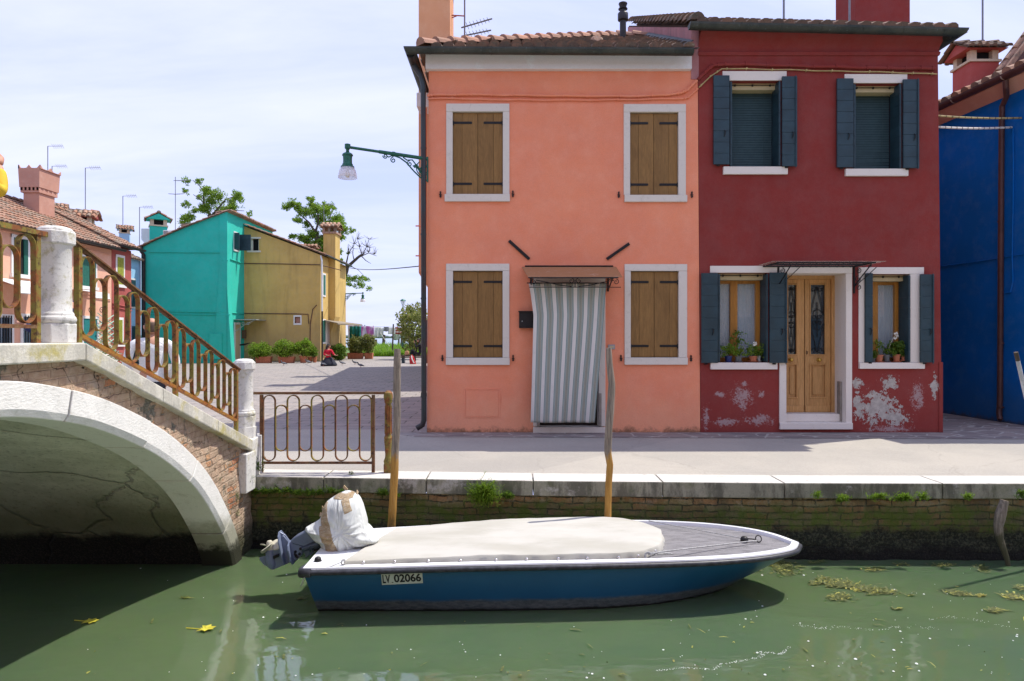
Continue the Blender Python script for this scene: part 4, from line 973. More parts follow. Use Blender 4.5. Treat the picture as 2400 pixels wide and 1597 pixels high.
mb = MB(); mb.lathe([(0.036, 0), (0.034, 0.02), (0.026, 0.035), (0.010, 0.042)], K+Vector((-0.10, 0, -0.012)), 16); mb.tube([K+Vector((-0.10, 0, 0.008)), K+Vector((-0.03, 0.0, 0.006)), K], 0.006, 8)
mb.tube(arc(K+Vector((0.028, 0, 0.008)), 0.026, 0, 360, 18, (1, 0, 0), (0, 0.5, 1)), 0.005, 8); mb.build('bow_cleat', M['black'], boat, smooth=True)
mb = MB(); c = W(745, 1326, 5.60); c.z = 0.434; mb.lathe([(0.028, 0), (0.028, 0.014), (0.024, 0.028), (0.014, 0.036), (0.004, 0.037)], c, 18); mb.lathe([(0.034, 0), (0.030, 0.004)], c, 18); autosmooth(mb.build('aft_cleat', M['black'], boat))
# registration plate, follows the hull
def platept(px, py, w):
    d = 5.50
    for _ in range(6):
        p = W(px, py, d); tt = max(0, min(0.7, (0.405-p.z)/0.425*0.7)); h = hs(p.x, 1, tt); d = h.y
    return W(px, py, d)+Vector((0, -w, 0))
mb = MB()
pc = [(893, 1344.5), (989.5, 1341), (991.5, 1366.5), (895.5, 1371)]
def bil(u, v): 
    a, b, c, d = pc; return (a[0]*(1-u)*(1-v)+b[0]*u*(1-v)+c[0]*u*v+d[0]*(1-u)*v, a[1]*(1-u)*(1-v)+b[1]*u*(1-v)+c[1]*u*v+d[1]*(1-u)*v)
mb.grid(lambda u, v: platept(*bil(u, v), 0.003), 12, 4); mb.keepn = False
plate = mb.build('registration_plate', simple('off white plate', (0.52, 0.56, 0.50, 1), 0.5, var=0.08), boat, solid=0.002)
pl = front(5.5)
def skewf(u, v, w_): return platept(*bil(u, 1-v), 0.0062+w_)
def ptext(txt, u0, u1, v0, v1, bold):
    cu = bpy.data.curves.new('t', 'FONT'); cu.body = txt; cu.size = 1; cu.offset = bold; cu.resolution_u = 5
    ob = bpy.data.objects.new('t', cu); COL.objects.link(ob); dg = bpy.context.evaluated_depsgraph_get(); me = bpy.data.meshes.new_from_object(ob.evaluated_get(dg))
    xs_ = [p.co.x for p in me.vertices]; ys_ = [p.co.y for p in me.vertices]; x0, x1, y0, y1 = min(xs_), max(xs_), min(ys_), max(ys_)
    m = MB(); m.keepn = True
    m.add([platept(*bil(u0+(u1-u0)*(p.co.x-x0)/(x1-x0), 1-(v0+(v1-v0)*(p.co.y-y0)/(y1-y0))), 0.0062) for p in me.vertices], [tuple(p.vertices) for p in me.polygons])
    bpy.data.objects.remove(ob); bpy.data.curves.remove(cu); bpy.data.meshes.remove(me); return m
l1 = ptext('LV', 0.03, 0.215, 0.14, 0.88, 0.022); l1.build('lettering', M['black'], plate)
ptext('-', 0.245, 0.285, 0.16, 0.22, 0.0).build('lettering', M['black'], plate)
ptext('02066', 0.305, 0.965, 0.17, 0.90, 0.028).build('lettering', M['black'], plate)
# ---- outboard motor
mot = thing('outboard_motor', 'grey outboard engine tilted up on the boat transom, cowl wrapped in taped white sheet', 'outboard motor', (-1.75, 5.95, 0.42))
EM = simple('blue grey engine paint', (0.17, 0.205, 0.29, 1), 0.35, 0.15, var=0.10, scale=8)
def ep(x, y): return (590+x*0.14034, 1130+y*0.14034)
DE = 6.02
def EP(x, y, dy=0.0): a, b = ep(x, y); p = W(a, b, DE); p.y += dy; return p
def eprism(mb, poly, hw, taper=1.0):
    a = [EP(x, y, -hw) for x, y in poly]; mb.prism(a, (0, 2*hw, 0))
mb = MB(); eprism(mb, [(1010, 760), (1120, 960), (900, 1075), (690, 1010), (660, 960), (760, 880), (930, 790)], 0.045); autosmooth(mb.build('leg', EM, mot, bevel=0.015), 50)
mb = MB(); eprism(mb, [(640, 990), (820, 945), (880, 1110), (880, 1180), (800, 1260), (720, 1320), (650, 1160)], 0.040); autosmooth(mb.build('mid_section', EM, mot, bevel=0.014), 50)
mb = MB()
eprism(mb, [(630, 985), (540, 880), (500, 900), (500, 1080), (380, 1125), (270, 1170), (300, 1400), (370, 1455), (590, 1360), (720, 1310), (650, 1150)], 0.022)
mb.tube([EP(330, 1110), EP(310, 1170), EP(325, 1300), EP(350, 1400), EP(362, 1448), EP(366, 1462)], [0.030, 0.040, 0.046, 0.042, 0.022, 0.006], 18)
autosmooth(mb.build('gearcase', EM, mot, bevel=0.006), 50)
mb = MB()
eprism(mb, [(270, 1225), (130, 1262), (135, 1300), (200, 1380), (330, 1448), (370, 1455)], 0.007); mb.build('skeg', EM, mot, bevel=0.003)
def plate_(x0, y0, x1, y1, hw, th):
    a = EP(x0, y0); b = EP(x1, y1); d = (b-a).normalized(); m = MB(); n_ = Vector((-d.z, 0, d.x))*th
    vs = []
    for t_, q in ((0, 0.35), (0.12, 0.8), (0.3, 1), (0.8, 1), (1, 0.75)):
        p = a.lerp(b, t_); vs.append((p, q*hw))
    top = [p+Vector((0, -h, 0)) for p, h in vs]+[p+Vector((0, h, 0)) for p, h in vs[::-1]]
    m.prism([p-n_/2 for p in top], n_); return m
plate_(470, 820, 580, 1355, 0.085, 0.012).build('cavitation_plate', EM, mot, bevel=0.003); plate_(640, 985, 725, 1335, 0.10, 0.014).build('cavitation_plate', EM, mot, bevel=0.003)
mb = MB(); eprism(mb, [(470, 820), (560, 880), (635, 985), (580, 1100), (500, 1080)], 0.012); mb.build('fin', EM, mot, bevel=0.003)
mb = MB(); eprism(mb, [(385, 1215), (470, 1180), (475, 1225), (395, 1262)], 0.0475); mb.build('intake_grille', M['black'], mot)
mb = MB()
mb.tube([EP(880, 1100, -0.05), EP(1000, 1060, -0.05), EP(1160, 1010, -0.05)], [0.022, 0.026, 0.028], 10); mb.tube([EP(960, 1075, -0.07), EP(1010, 1040, -0.07), EP(1060, 1130, -0.06), EP(1010, 1180, -0.06)], 0.010, 8)
eprism(mb, [(900, 1120), (1010, 1110), (1000, 1180), (950, 1220)], 0.065); autosmooth(mb.build('swivel_bracket', simple('dark engine metal', (0.08, 0.10, 0.135, 1), 0.4, 0.5, var=0.3), mot, bevel=0.004), 50)
mb = MB()
for x, y in ((755, 1140), (825, 1175), (785, 1225), (840, 1090), (765, 1200)): mb.lathe([(0.012, 0), (0.012, 0.008), (0.006, 0.010)], EP(x, y, -0.040), 10, axis=(0, -1, 0))
mb.tube([EP(760, 1130, -0.045), EP(745, 1180, -0.05), EP(770, 1230, -0.045)], 0.007, 6); mb.build('bolts', M['black'], mot)
PM = simple('cream propeller paint', (0.52, 0.49, 0.38, 1), 0.45, var=0.12)
hub = EP(318, 1120); ax_ = (EP(300, 1000)-EP(330, 1150)).normalized(); mb = MB()
mb.lathe([(0.030, -0.03), (0.033, 0.0), (0.028, 0.06), (0.018, 0.075)], hub, 16, axis=ax_); autosmooth(mb.build('propeller_hub', PM, mot))
t1 = ax_.orthogonal().normalized(); 
for k, ang in enumerate((95, 215, 335)):
    q = Matrix.Rotation(R(ang), 3, ax_); rd = q @ t1; tg = ax_.cross(rd); m = MB()
    def bf(u, v):
        r_ = 0.02+0.115*u; w_ = 0.055*math.sin(math.pi*min(1, 0.18+0.80*u))**0.7; s_ = (v-0.5)*2
        return hub+ax_*0.02+rd*(r_)*(1-0.04*s_*s_)+tg*s_*w_*0.86+ax_*(s_*w_*0.75*(1-u*0.5)+0.012*u)
    m.grid(bf, 10, 8); m.build('propeller_blade', PM, mot, smooth=True, solid=0.006)
# wrapped cowl
OUT = [(1600, 140), (1500, 165), (1400, 220), (1250, 330), (1200, 430), (1175, 520), (1150, 600), (1060, 670), (905, 760), (960, 830), (1010, 910), (1090, 975), (1150, 1010), (1180, 1080), (1200, 1220), (1310, 1265), (1420, 1262), (1500, 1255), (1590, 1225), (1680, 1170), (1780, 1090), (1900, 1060), (2010, 1025), (2105, 1000), (2122, 950), (2060, 870), (2000, 790), (1940, 735), (1925, 650), (1900, 540), (1880, 470), (1840, 340), (1790, 245), (1700, 170)]
def dens(P, k):
    o = []
    n = len(P)
    for i in range(n):
        p0, p1, p2, p3 = P[i-1], P[i], P[(i+1) % n], P[(i+2) % n]
        for j in range(k):
            t_ = j/k; o.append(tuple(0.5*((2*p1[c])+(-p0[c]+p2[c])*t_+(2*p0[c]-5*p1[c]+4*p2[c]-p3[c])*t_*t_+(-p0[c]+3*p1[c]-3*p2[c]+p3[c])*t_**3) for c in (0, 1)))
    return o
OD = dens(OUT, 5); cx, cy = 1560, 760; mb = MB(); NR = 26
def cowl(sgn):
    vs = []; n = len(OD)
    for j in range(NR+1):
        r_ = j/NR
        for i, (x, y) in enumerate(OD):
            px_ = cx+(x-cx)*r_; py_ = cy+(y-cy)*r_
            th = 0.205*math.sqrt(max(0, 1-r_**2.6))
            a = math.atan2(y-cy, x-cx)
            fold = 0.020*r_*(1-r_**6)*math.sin(a*13+3*mnoise.noise(Vector((a*2, r_*2, 0)))*1.6)*(1.0 if y > cy else 0.35)
            nn = mnoise.noise(Vector((px_*0.004, py_*0.004, 3*sgn)))*0.04*(1-r_) + mnoise.noise(Vector((px_*0.010, py_*0.010, 7)))*0.006*(1-r_**8)
            vs.append(EP(px_, py_, sgn*(th+fold+nn)))
    fs = [(j*n+i, j*n+(i+1) % n, (j+1)*n+(i+1) % n, (j+1)*n+i) for j in range(NR) for i in range(n)]
    mb.add(vs, fs)
cowl(-1); cowl(1)
t = NT('white sheet with packing tape')
def line(x0, y0, x1, y1, wd, rg=0.02):
    a = EP(x0, y0); b = EP(x1, y1); d = (b-a); L = math.hypot(d.x, d.z); dx, dz = d.x/L, d.z/L
    rx_ = t.math('SUBTRACT', t.P.outputs[0], a.x); rz2 = t.math('SUBTRACT', t.P.outputs[2], a.z)
    al = t.math('ADD', t.math('MULTIPLY', rx_, dx), t.math('MULTIPLY', rz2, dz)); ac = t.math('ABSOLUTE', t.math('ADD', t.math('MULTIPLY', rx_, -dz), t.math('MULTIPLY', rz2, dx)))
    ac = t.math('ADD', ac, t.math('MULTIPLY', t.math('SUBTRACT', t.noise(14, 6, 0.7), 0.5), rg))
    return t.math('MULTIPLY', t.mr(ac, wd/2+0.002, wd/2-0.002), t.math('MULTIPLY', t.mr(al, -0.002, 0.002), t.mr(al, L+0.002, L-0.002)))
m1 = line(1225, 330, 1330, 700, 0.085); m2 = line(1300, 640, 1480, 1300, 0.105); m3 = line(1610, 230, 1690, 430, 0.062, 0.004); m4 = line(1400, 210, 1720, 190, 0.04)
mk = t.math('MAXIMUM', t.math('MAXIMUM', m1, m2), t.math('MAXIMUM', m3, m4))
tw = t.noise(16, 8, 0.8, t.vec((1, 1, 2.5)), 0.8)
tp = t.mix(t.mr(tw, 0.35, 0.68), (0.36, 0.24, 0.12, 1), (0.52, 0.42, 0.28, 1)); tp = t.mix(t.mr(t.noise(40, 4, 0.8), 0.60, 0.66), tp, (0.62, 0.58, 0.50, 1))
sh = t.hsv((0.62, 0.64, 0.61, 1), 0.5, 1, t.mr(t.noise(5, 6, 0.6), 0.3, 0.7, 0.92, 1.05))
cm = t.done(t.mix(mk, sh, tp), t.mr(mk, 0, 1, 0.75, 0.3), t.math('ADD', t.math('MULTIPLY', t.noise(4, 3, 0.5, t.vec((1.6, 1, 0.6)), 1.8), 2.0), t.math('MULTIPLY', tw, mk)), 0.7, 0.03, spec=0.3)
cw = mb.build('wrapped_cowl', cm, mot, smooth=True)
tapem = simple('crumpled packing tape', (0.46, 0.34, 0.21, 1), 0.4, var=0.25)
mb = MB()
for pts in ([(1560, 150), (1510, 95), (1545, 50), (1600, 130)], [(1735, 200), (1745, 140), (1775, 180), (1760, 230)], [(1160, 560), (1130, 580), (1140, 510), (1190, 550)], [(1190, 470), (1165, 470), (1175, 400), (1210, 440)]):
    mb.prism([EP(x, y, random.uniform(-0.02, 0.02)) for x, y in pts], (0, 0.012, 0))
mb.build('tape_end', tapem, cw)
# ------------------------------------------------------------------ salmon orange house
DF = 10.67
FO = front(DF)
oh = thing('orange_house', 'two storey salmon orange house with closed brown shutters and white cornice', 'house', (0.8, DF, Z0))
XL, XR = uv(FO, 1000.5, 900)[0], uv(FO, 1641, 900)[0]
ZG = ZC+(HY-112)*10.35/F        # gutter top
ZW = uv(FO, 0, 160)[1]
wins_o = [((1046, 244, 1194, 457), (1061, 263, 1178.5, 456), (1042.5, 456.5, 1195, 473.5)),
          ((1461.5, 245, 1607, 459), (1476.5, 264, 1589.5, 458), (1463, 458.5, 1609.5, 474.5)),
          ((1045.5, 618.6, 1194, 839.5), (1061.8, 635.5, 1178, 838.5), (1045.5, 839.5, 1194.7, 855.7)),
          ((1463.4, 619.6, 1610, 839.5), (1478, 636, 1590, 838), (1463, 839.5, 1610.5, 855.2))]
holes = [rect(FO, a[0]+5, a[1]+5, a[2]-5, c[3]-5) for a, b, c in wins_o]
dh = rect(FO, 1254, 655, 1414, 1004); holes.append((dh[0], Z0+0.08, dh[2], dh[3]))
mb = MB()
wall(mb, FO, XL, XR, Z0-0.05, ZW+0.10, holes, 0.22, leanL=0.0053, leanR=-0.0068)
DB = DF+7.0
mb.quad((XL, DF, Z0-.05), (XL, DB, Z0-.05), (XL, DB, ZW+.25), (XL+0.03, DF, ZW+.1)); mb.quad((XR, DF, Z0-.05), (XR, DB, Z0-.05), (XR, DB, ZW+1.1), (XR, DF, ZW+.1)); mb.quad((XL, DB, Z0-.05), (XR, DB, Z0-.05), (XR, DB, ZW+.25), (XL, DB, ZW+.25))
mb.keepn = True; mb.build('wall', M['orange'], oh)
mb = MB(); mb.box((XL+.05, DF+0.55, Z0), (XR-.05, DF+0.6, ZW)); mb.build('interior', M['dark'], oh)
mb = MB()
c0 = uv(FO, 999, 167.5); c1 = uv(FO, 1618, 138)
mb.box((c0[0], DF-0.10, c0[1]), (c1[0], DF+0.05, c0[1]+0.26)); mb.build('cornice', M['whiteplaster'], oh, bevel=0.008)
def gutter(mb, pts, r, n=10, open_top=True):
    """half round gutter profile swept along pts"""
    pts = [Vector(p) for p in pts]; vs = []; fs = []
    for i, p in enumerate(pts):
        d = pts[min(i+1, len(pts)-1)]-pts[max(i-1, 0)]; d.z = 0; d.normalize(); sd = Vector((d.y, -d.x, 0))
        if 0 < i < len(pts)-1:
            d0 = (pts[i]-pts[i-1]).normalized(); k = 1/max(0.3, abs(d0.dot(d))); sd = sd*k
        for k in range(n+1):
            a = math.pi*k/n; vs.append(p+sd*math.cos(a)*r-Vector((0, 0, 1))*math.sin(a)*r*1.05)
        vs.append(p-sd*(r-0.008)); vs.append(p+sd*(r-0.008))
    m = n+3
    for i in range(len(pts)-1):
        for k in range(n): fs.append((i*m+k, (i+1)*m+k, (i+1)*m+k+1, i*m+k+1))
    fs.append(tuple(range(n+1))); fs.append(tuple((len(pts)-1)*m+k for k in range(n+1)))
    mb.add(vs, fs)
DG = 10.33
g0 = W(968, 113, DG); g1 = W(1624, 117, DG); r_ = 0.085
mb = MB(); mb.M = None
gutter(mb, [Vector((g0.x-0.07, 15.5, g0.z)), Vector((g0.x-0.05, DG, g0.z)), g1], r_)
for k in range(5):
    p = g0.lerp(g1, 0.06+0.22*k); mb.ribbon(arc(p, 0.089, 180, 360, 10, (0, 1, 0)), (0.02, 0, 0), 0.004)
t = NT('streaked copper gutter'); st = t.noise(9, 6, 0.7, t.vec((3, 3, 0.25))); gc = t.mix(t.mr(t.noise(3, 6, 0.7), 0.35, 0.65), (0.030, 0.040, 0.036, 1), (0.065, 0.070, 0.058, 1)); gc = t.mix(t.mr(st, 0.60, 0.68, 0, 0.5), gc, (0.17, 0.25, 0.26, 1)); gc = t.mix(t.mr(t.noise(38, 5, 0.8, t.vec((1, 1, 0.6))), 0.66, 0.72), gc, (0.24, 0.34, 0.36, 1))
M['gut'] = t.done(gc, 0.5, st, 0.2, 0.003, 0.35, 0.4)
mb.build('gutter', M['gut'], oh, smooth=False)
# roof (hipped)
pitch = R(25.5); EZ = g0.z-0.0; XA = -1.42; XB = 2.79; YA = 10.42; run = 3.55
hz = EZ+0.02
sd = Vector((0, math.cos(pitch), math.sin(pitch)))
A = Vector((XA, YA, hz)); Rz = hz+run*math.tan(pitch)
rA = Vector((XA+run, YA+run, Rz)); rB = Vector((XB, YA+run, Rz))
mb = MB(); n_ = Vector((0, 0, -0.02))
mb.add([A+n_, Vector((XB, YA, hz))+n_, rB+n_, rA+n_], [(0, 1, 2, 3)]); mb.add([A+n_, rA+n_, Vector((XA, YA+2*run, hz))+n_], [(0, 1, 2)]); mb.add([rA+n_, rB+n_, Vector((XB, YA+2*run, hz))+n_, Vector((XA, YA+2*run, hz))+n_], [(0, 1, 2, 3)])
tiles(mb, A, (1, 0, 0), sd, XB-XA, run/math.cos(pitch), keep=lambda u, s: u > s*math.cos(pitch)-0.02, r=0.082, sp=0.172, cl=0.30)
tiles(mb, (XA, YA+2*run, hz), (0, -1, 0), (math.cos(pitch), 0, math.sin(pitch)), 2*run, run/math.cos(pitch), keep=lambda u, s: s*math.cos(pitch)-0.02 < u < 2*run-s*math.cos(pitch), r=0.082, sp=0.172, cl=0.30)
roof = mb.build('roof', M['tileold'], oh)
mb = MB(); captiles(mb, A+Vector((0.03, 0.03, 0.05)), rA+Vector((0, 0, 0.05)), 0.10, 0.30); captiles(mb, rA+Vector((0, 0, .05)), rB+Vector((0, 0, 0.05)), 0.10, 0.30); mb.build('ridge_tiles', M['tilecap'], roof)
# flashing against the higher wall
mb = MB(); a = Vector((2.70, 10.45, EZ+0.06)); b = Vector((2.70, 14.1, Rz+0.10))
mb.add([a+Vector((-0.10, 0, 0.0)), a+Vector((0.08, 0, 0.11)), b+Vector((0.08, 0, 0.11)), b+Vector((-0.10, 0, 0.0))], [(0, 1, 2, 3)]); mb.build('flashing', M['gutter'], roof, solid=0.01)
# flue
mb = MB(); fx = W(1460, 100, 13.0); fl = lambda y: fx.z+(100-y)*13.0/F
c = (fx.x, 13.0, 0)
mb.lathe([(0.085, fl(106)), (0.095, fl(100)), (0.085, fl(97)), (0.062, fl(95)), (0.060, fl(50)), (0.096, fl(48)), (0.100, fl(46)), (0.100, fl(33)), (0.090, fl(31)), (0.060, fl(29)), (0.060, fl(23)), (0.088, fl(22.5)), (0.088, fl(21)), (0.062, fl(20)), (0.070, fl(14)), (0.084, fl(10)), (0.080, fl(8)), (0.02, fl(7.5))], c, 20)
autosmooth(mb.build('flue_pipe', M['pipedark'], roof))
mb = MB(); p = W(1398, 103, 11.4); mb.lathe([(0.11, -0.08), (0.12, 0), (0.11, 0.07), (0.06, 0.12)], p, 12, axis=(0, -0.9, 0.4)); mb.build('vent_tile', M['tile'], roof)
# outside chimney on the left flank
def cx_(px, D): return (px-HX)*D/F
mb = MB(); DC = 12.6
x0, x1 = cx_(981, DC), cx_(1055, DC); zt = ZC+(HY+60)*DC/F
zb = ZC+(HY-640)*DC/F
mb.box((x0, DC, zb), (x1, DC+0.75, zt)); mb.prism([(x0, DC, zb), (x1, DC, zb), (x1, DC, zb-0.6), (XL-0.02, DC, zb-0.60)], (0, 0.75, 0))
ch = mb.build('chimney', plaster('peach chimney plaster', (0.72, 0.36, 0.19, 1), stain=0.05), oh, bevel=0.01)
mb = MB(); mb.box((x0-0.1, DC-0.1, zt), (x1+0.1, DC+0.85, zt+0.08)); tiles(mb, (x0-.15, DC-.15, zt+.08), (1, 0, 0), (0, 0.9, 0.45), x1-x0+.3, 0.55); tiles(mb, (x1+.15, DC+.9, zt+.08), (-1, 0, 0), (0, -0.9, 0.45), x1-x0+.3, 0.55); mb.build('chimney_cap', M['tile'], ch)
# side details
mb = MB(); mb.box((cx_(978, 11.9), 11.8, ZC+(HY-255)*11.9/F), (XL-0.0, 12.2, ZC+(HY-222)*11.9/F)); mb.build('service_box', M['white'], oh, bevel=0.01)
mb = MB()
for k, y in enumerate((530, 600)): mb.tube([W(974, y, 11.7), W(990, y, 11.7)], 0.012, 6)
mb.tube([(XL-0.03, DF+.12, Z0+0.6), (XL-0.035, DF+.12, 3), (XL-0.025, DF+.12, 5.9)], 0.012, 6); mb.build('side_conduit', M['orange'], oh)
# down pipe
mb = MB(); DP = 10.62; pp = [(962, 128), (968, 150), (986, 178), (992, 200), (992.5, 400), (993, 700), (993.5, 960), (993.5, 985), (990, 996), (977, 1004)]
mb.tube([W(x, y, 10.40 if y < 140 else DP) for x, y in pp], [0.062, 0.05, 0.041, 0.041, 0.041, 0.041, 0.041, 0.043, 0.044, 0.045], 14)
for y in (210, 348, 550, 700, 930): mb.lathe([(0.046, -0.012), (0.046, 0.012)], W(992.5, y, DP), 14)
mb.lathe([(0.048, -0.03), (0.048, 0.03)], W(993.5, 925, DP), 14)
t = NT('chipped brown pipe'); pc_ = t.mix(t.mr(t.noise(12, 6, 0.8, t.vec((2, 2, 1))), 0.66, 0.69, 0, 0.8), t.mix(t.mr(t.noise(3, 4), 0.4, 0.6), (0.036, 0.028, 0.026, 1), (0.028, 0.040, 0.042, 1)), (0.35, 0.27, 0.22, 1))
autosmooth(mb.build('downpipe', t.done(pc_, 0.4, metal=0.2), oh))
def shutter_window(house, pl, outer, opn, sill, bx=(0, 1)):
    o = rect(pl, *outer); p = rect(pl, *opn); s = rect(pl, *sill); mb = MB()
    mb.pbox(pl, o[0], p[1], p[0], p[3], -0.10, 0.022); mb.pbox(pl, p[2], p[1], o[2], p[3], -0.10, 0.0225); mb.pbox(pl, o[0], p[3]+0.0015, o[2], o[3], -0.10, 0.024)
    mb.pbox(pl, s[0], s[1], s[2], p[1]-0.002, -0.11, 0.045)
    win = mb.build('window', M['frame'], house, bevel=0.006)
    mid = (p[0]+p[2])/2; q = (p[2]-p[0])
    for sg in (0, 1):
        a, b = (p[0]+0.004, mid-0.003) if sg == 0 else (mid+0.003, p[2]-0.004); sp_ = p[0]+q*0.185 if sg == 0 else p[2]-q*0.185
        mb = MB(); mb.pbox(pl, a, p[1]+0.006, sp_-0.0015, p[3]-0.006, -0.060, -0.025); mb.pbox(pl, sp_+0.0015, p[1]+0.006, b, p[3]-0.006, -0.060, -0.0255); mb.build('shutter', M['shut'], win, bevel=0.003)
        for fr in (0.125, 0.868):
            v = p[3]-(p[3]-p[1])*fr; mb = MB(); L = q*0.385; u0, u1 = (p[0]+0.003, p[0]+L) if sg == 0 else (p[2]-L, p[2]-0.003)
            h = 0.018; mb.prism([pl.pt(u, v+dv, -0.0255) for u, dv in ((u0, -h), (u1-0.01, -h), (u1, -h*0.5), (u1, h*0.5), (u1-0.01, h), (u0, h)) ][::1], pl.N*0.007) if sg == 0 else mb.prism([pl.pt(u, v+dv, -0.0255) for u, dv in ((u0+0.01, -h), (u1, -h), (u1, h), (u0+0.01, h), (u0, h*0.5), (u0, -h*0.5))], pl.N*0.007)
            for k in range(4): mb.lathe([(0.006, 0), (0.003, 0.004)], pl.pt(u0+(u1-u0)*(0.12+0.25*k), v, -0.0185), 8, axis=pl.N)
            ue = p[0]+0.010 if sg == 0 else p[2]-0.010; mb.tube([pl.pt(ue, v-0.04, -0.018), pl.pt(ue, v+0.03, -0.018)], 0.008, 8)
            mb.build('hinge', M['black'], win)
    return win
for a, b, c in wins_o: shutter_window(oh, FO, a, b, c)
for x, y in ((1032.5, 456.5), (1202, 455), (1450, 457), (1621, 457), (1037, 839.5), (1202.5, 839.5), (1455, 839.5), (1619, 840)):
    u, v = uv(FO, x, y); mb = MB(); q = lambda du, dv, w_: FO.pt(u+du, v+dv, w_)
    mb.prism([q(-0.012, 0.038, 0.005), q(0.0, 0.052, 0.005), q(0.012, 0.038, 0.005), q(0.008, 0.0, 0.005), q(0.026, -0.004, 0.005), q(0.010, -0.020, 0.005), q(0.018, -0.038, 0.005), q(0, -0.052, 0.005), q(-0.016, -0.036, 0.005), q(-0.008, -0.016, 0.005), q(-0.024, -0.002, 0.005), q(-0.008, 0.004, 0.005)], FO.N*0.022)
    mb.tube([q(0, 0, -0.02), q(0, 0, 0.045)], 0.007, 6); mb.build('shutter_catch', M['black'], oh)
# cables across the facade
def cable(name, pts, r, mat, parent, D=DF, off=0.02, clips=None, n=5):
    mb = MB(); P = [W(x, y, D-off) for x, y in pts]; Q = []
    for a, b in zip(P, P[1:]):
        for k in range(n): t_ = k/n; p = a.lerp(b, t_); p.z += 0.004*math.sin(p.x*9); Q.append(p)
    Q.append(P[-1]); mb.tube(Q, r, 8)
    if clips:
        L = P[-1].x-P[0].x; k = int(abs(L)/clips)
        for i in range(k): p = Q[int(len(Q)*(i+0.5)/k)]; mb.box(p+Vector((-0.008, -r-0.004, -r-0.004)), p+Vector((0.008, off, r+0.008)))
    return autosmooth(mb.build(name, mat, parent))
c1_ = [(1001, 225), (1020, 222.5), (1080, 221.5), (1200, 223), (1350, 225), (1480, 225.5), (1560, 223), (1598, 217), (1612, 210), (1634, 189)]
c2_ = [(1002, 232.5), (1060, 230), (1100, 233), (1250, 235), (1400, 235), (1520, 233), (1600, 231), (1614, 228), (1636, 208)]
cable('cable', c1_, 0.020, M['orange'], oh, off=0.03, clips=0.19); cable('cable', c2_, 0.013, M['orange'], oh, off=0.025, clips=0.33)
# meter door, bars, boxes
mb = MB(); a = rect(FO, 1092, 915, 1168, 976); mb.pbox(FO, *a[:2], *a[2:], -0.02, 0.006); mb.lathe([(0.012, 0), (0.010, 0.004)], FO.pt(*uv(FO, 1162, 945), 0.006), 10, axis=FO.N); o = mb.build('meter_door', M['orange'], oh, bevel=0.003)
mb = MB(); b = rect(FO, 1088, 911, 1172, 979.5)
for q in ((b[0], a[3]+.006, b[2], b[3]), (b[0], b[1], b[2], a[1]-.006), (b[0], a[1]-.006, a[0]-.006, a[3]+.006), (a[2]+.006, a[1]-.006, b[2], a[3]+.006)): mb.pbox(FO, *q, 0.0, 0.008)
mb.pbox(FO, a[2]+0.03, a[3]-0.2, a[2]+0.04, a[3]-0.07, 0, 0.012); mb.build('meter_frame', M['orange'], oh, bevel=0.003)
for (x0, y0, x1, y1) in ((1193, 565, 1240.5, 608), (1474.5, 571.5, 1422, 608)):
    mb = MB(); a = Vector(FO.pt(*uv(FO, x0, y0), 0.0)); b = Vector(FO.pt(*uv(FO, x1, y1), 0.0)); mb.ribbon([a+Vector((0, -0.012, 0)), a.lerp(b, 0.5)+Vector((0, -0.016, 0)), b+Vector((0, -0.012, 0))], (0, 0.03, 0), 0.046)
    m_ = a.lerp(b, 0.5); mb.lathe([(0.02, 0), (0.016, 0.03)], m_+Vector((0, -0.02, 0)), 8, axis=(0, -1, 0)); mb.build('wall_tie', M['black'], oh, bevel=0.004)
# door
dr = MB(); j0 = rect(FO, 1249.5, 650, 1265, 1000); j1 = rect(FO, 1403, 650, 1418.6, 1000)
dr.pbox(FO, j0[0], Z0+0.10, j0[2], j0[3]-0.1, -0.25, 0.02); dr.pbox(FO, j1[0], Z0+0.10, j1[2], j1[3]-0.1, -0.25, 0.02); l = rect(FO, 1249.5, 652, 1418.6, 667); dr.pbox(FO, l[0], l[1]+.0, l[2], l[3], -0.25, 0.022)
s_ = rect(FO, 1249.5, 1001, 1417.6, 1016); dr.pbox(FO, s_[0], Z0, s_[2], s_[3], -0.25, 0.05)
door = dr.build('doorway', M['frame'], oh, bevel=0.006)
mb = MB(); mb.pbox(FO, j0[2], Z0+0.1, j1[0], l[1], -0.24, -0.20); mb.build('door_leaf', simple('dark brown door', (0.03, 0.02, 0.015, 1), 0.6), door)
mb = MB(); b = rect(FO, 1403.5, 922, 1409, 999); mb.pbox(FO, b[0], b[1], b[2], b[3], 0.02, 0.045); b = rect(FO, 1258, 990, 1263, 1000); mb.pbox(FO, *b[:2], *b[2:], 0.02, 0.04); mb.build('flood_board_guide', simple('zinc guide', (0.30, 0.28, 0.25, 1), 0.6, 0.4), door)
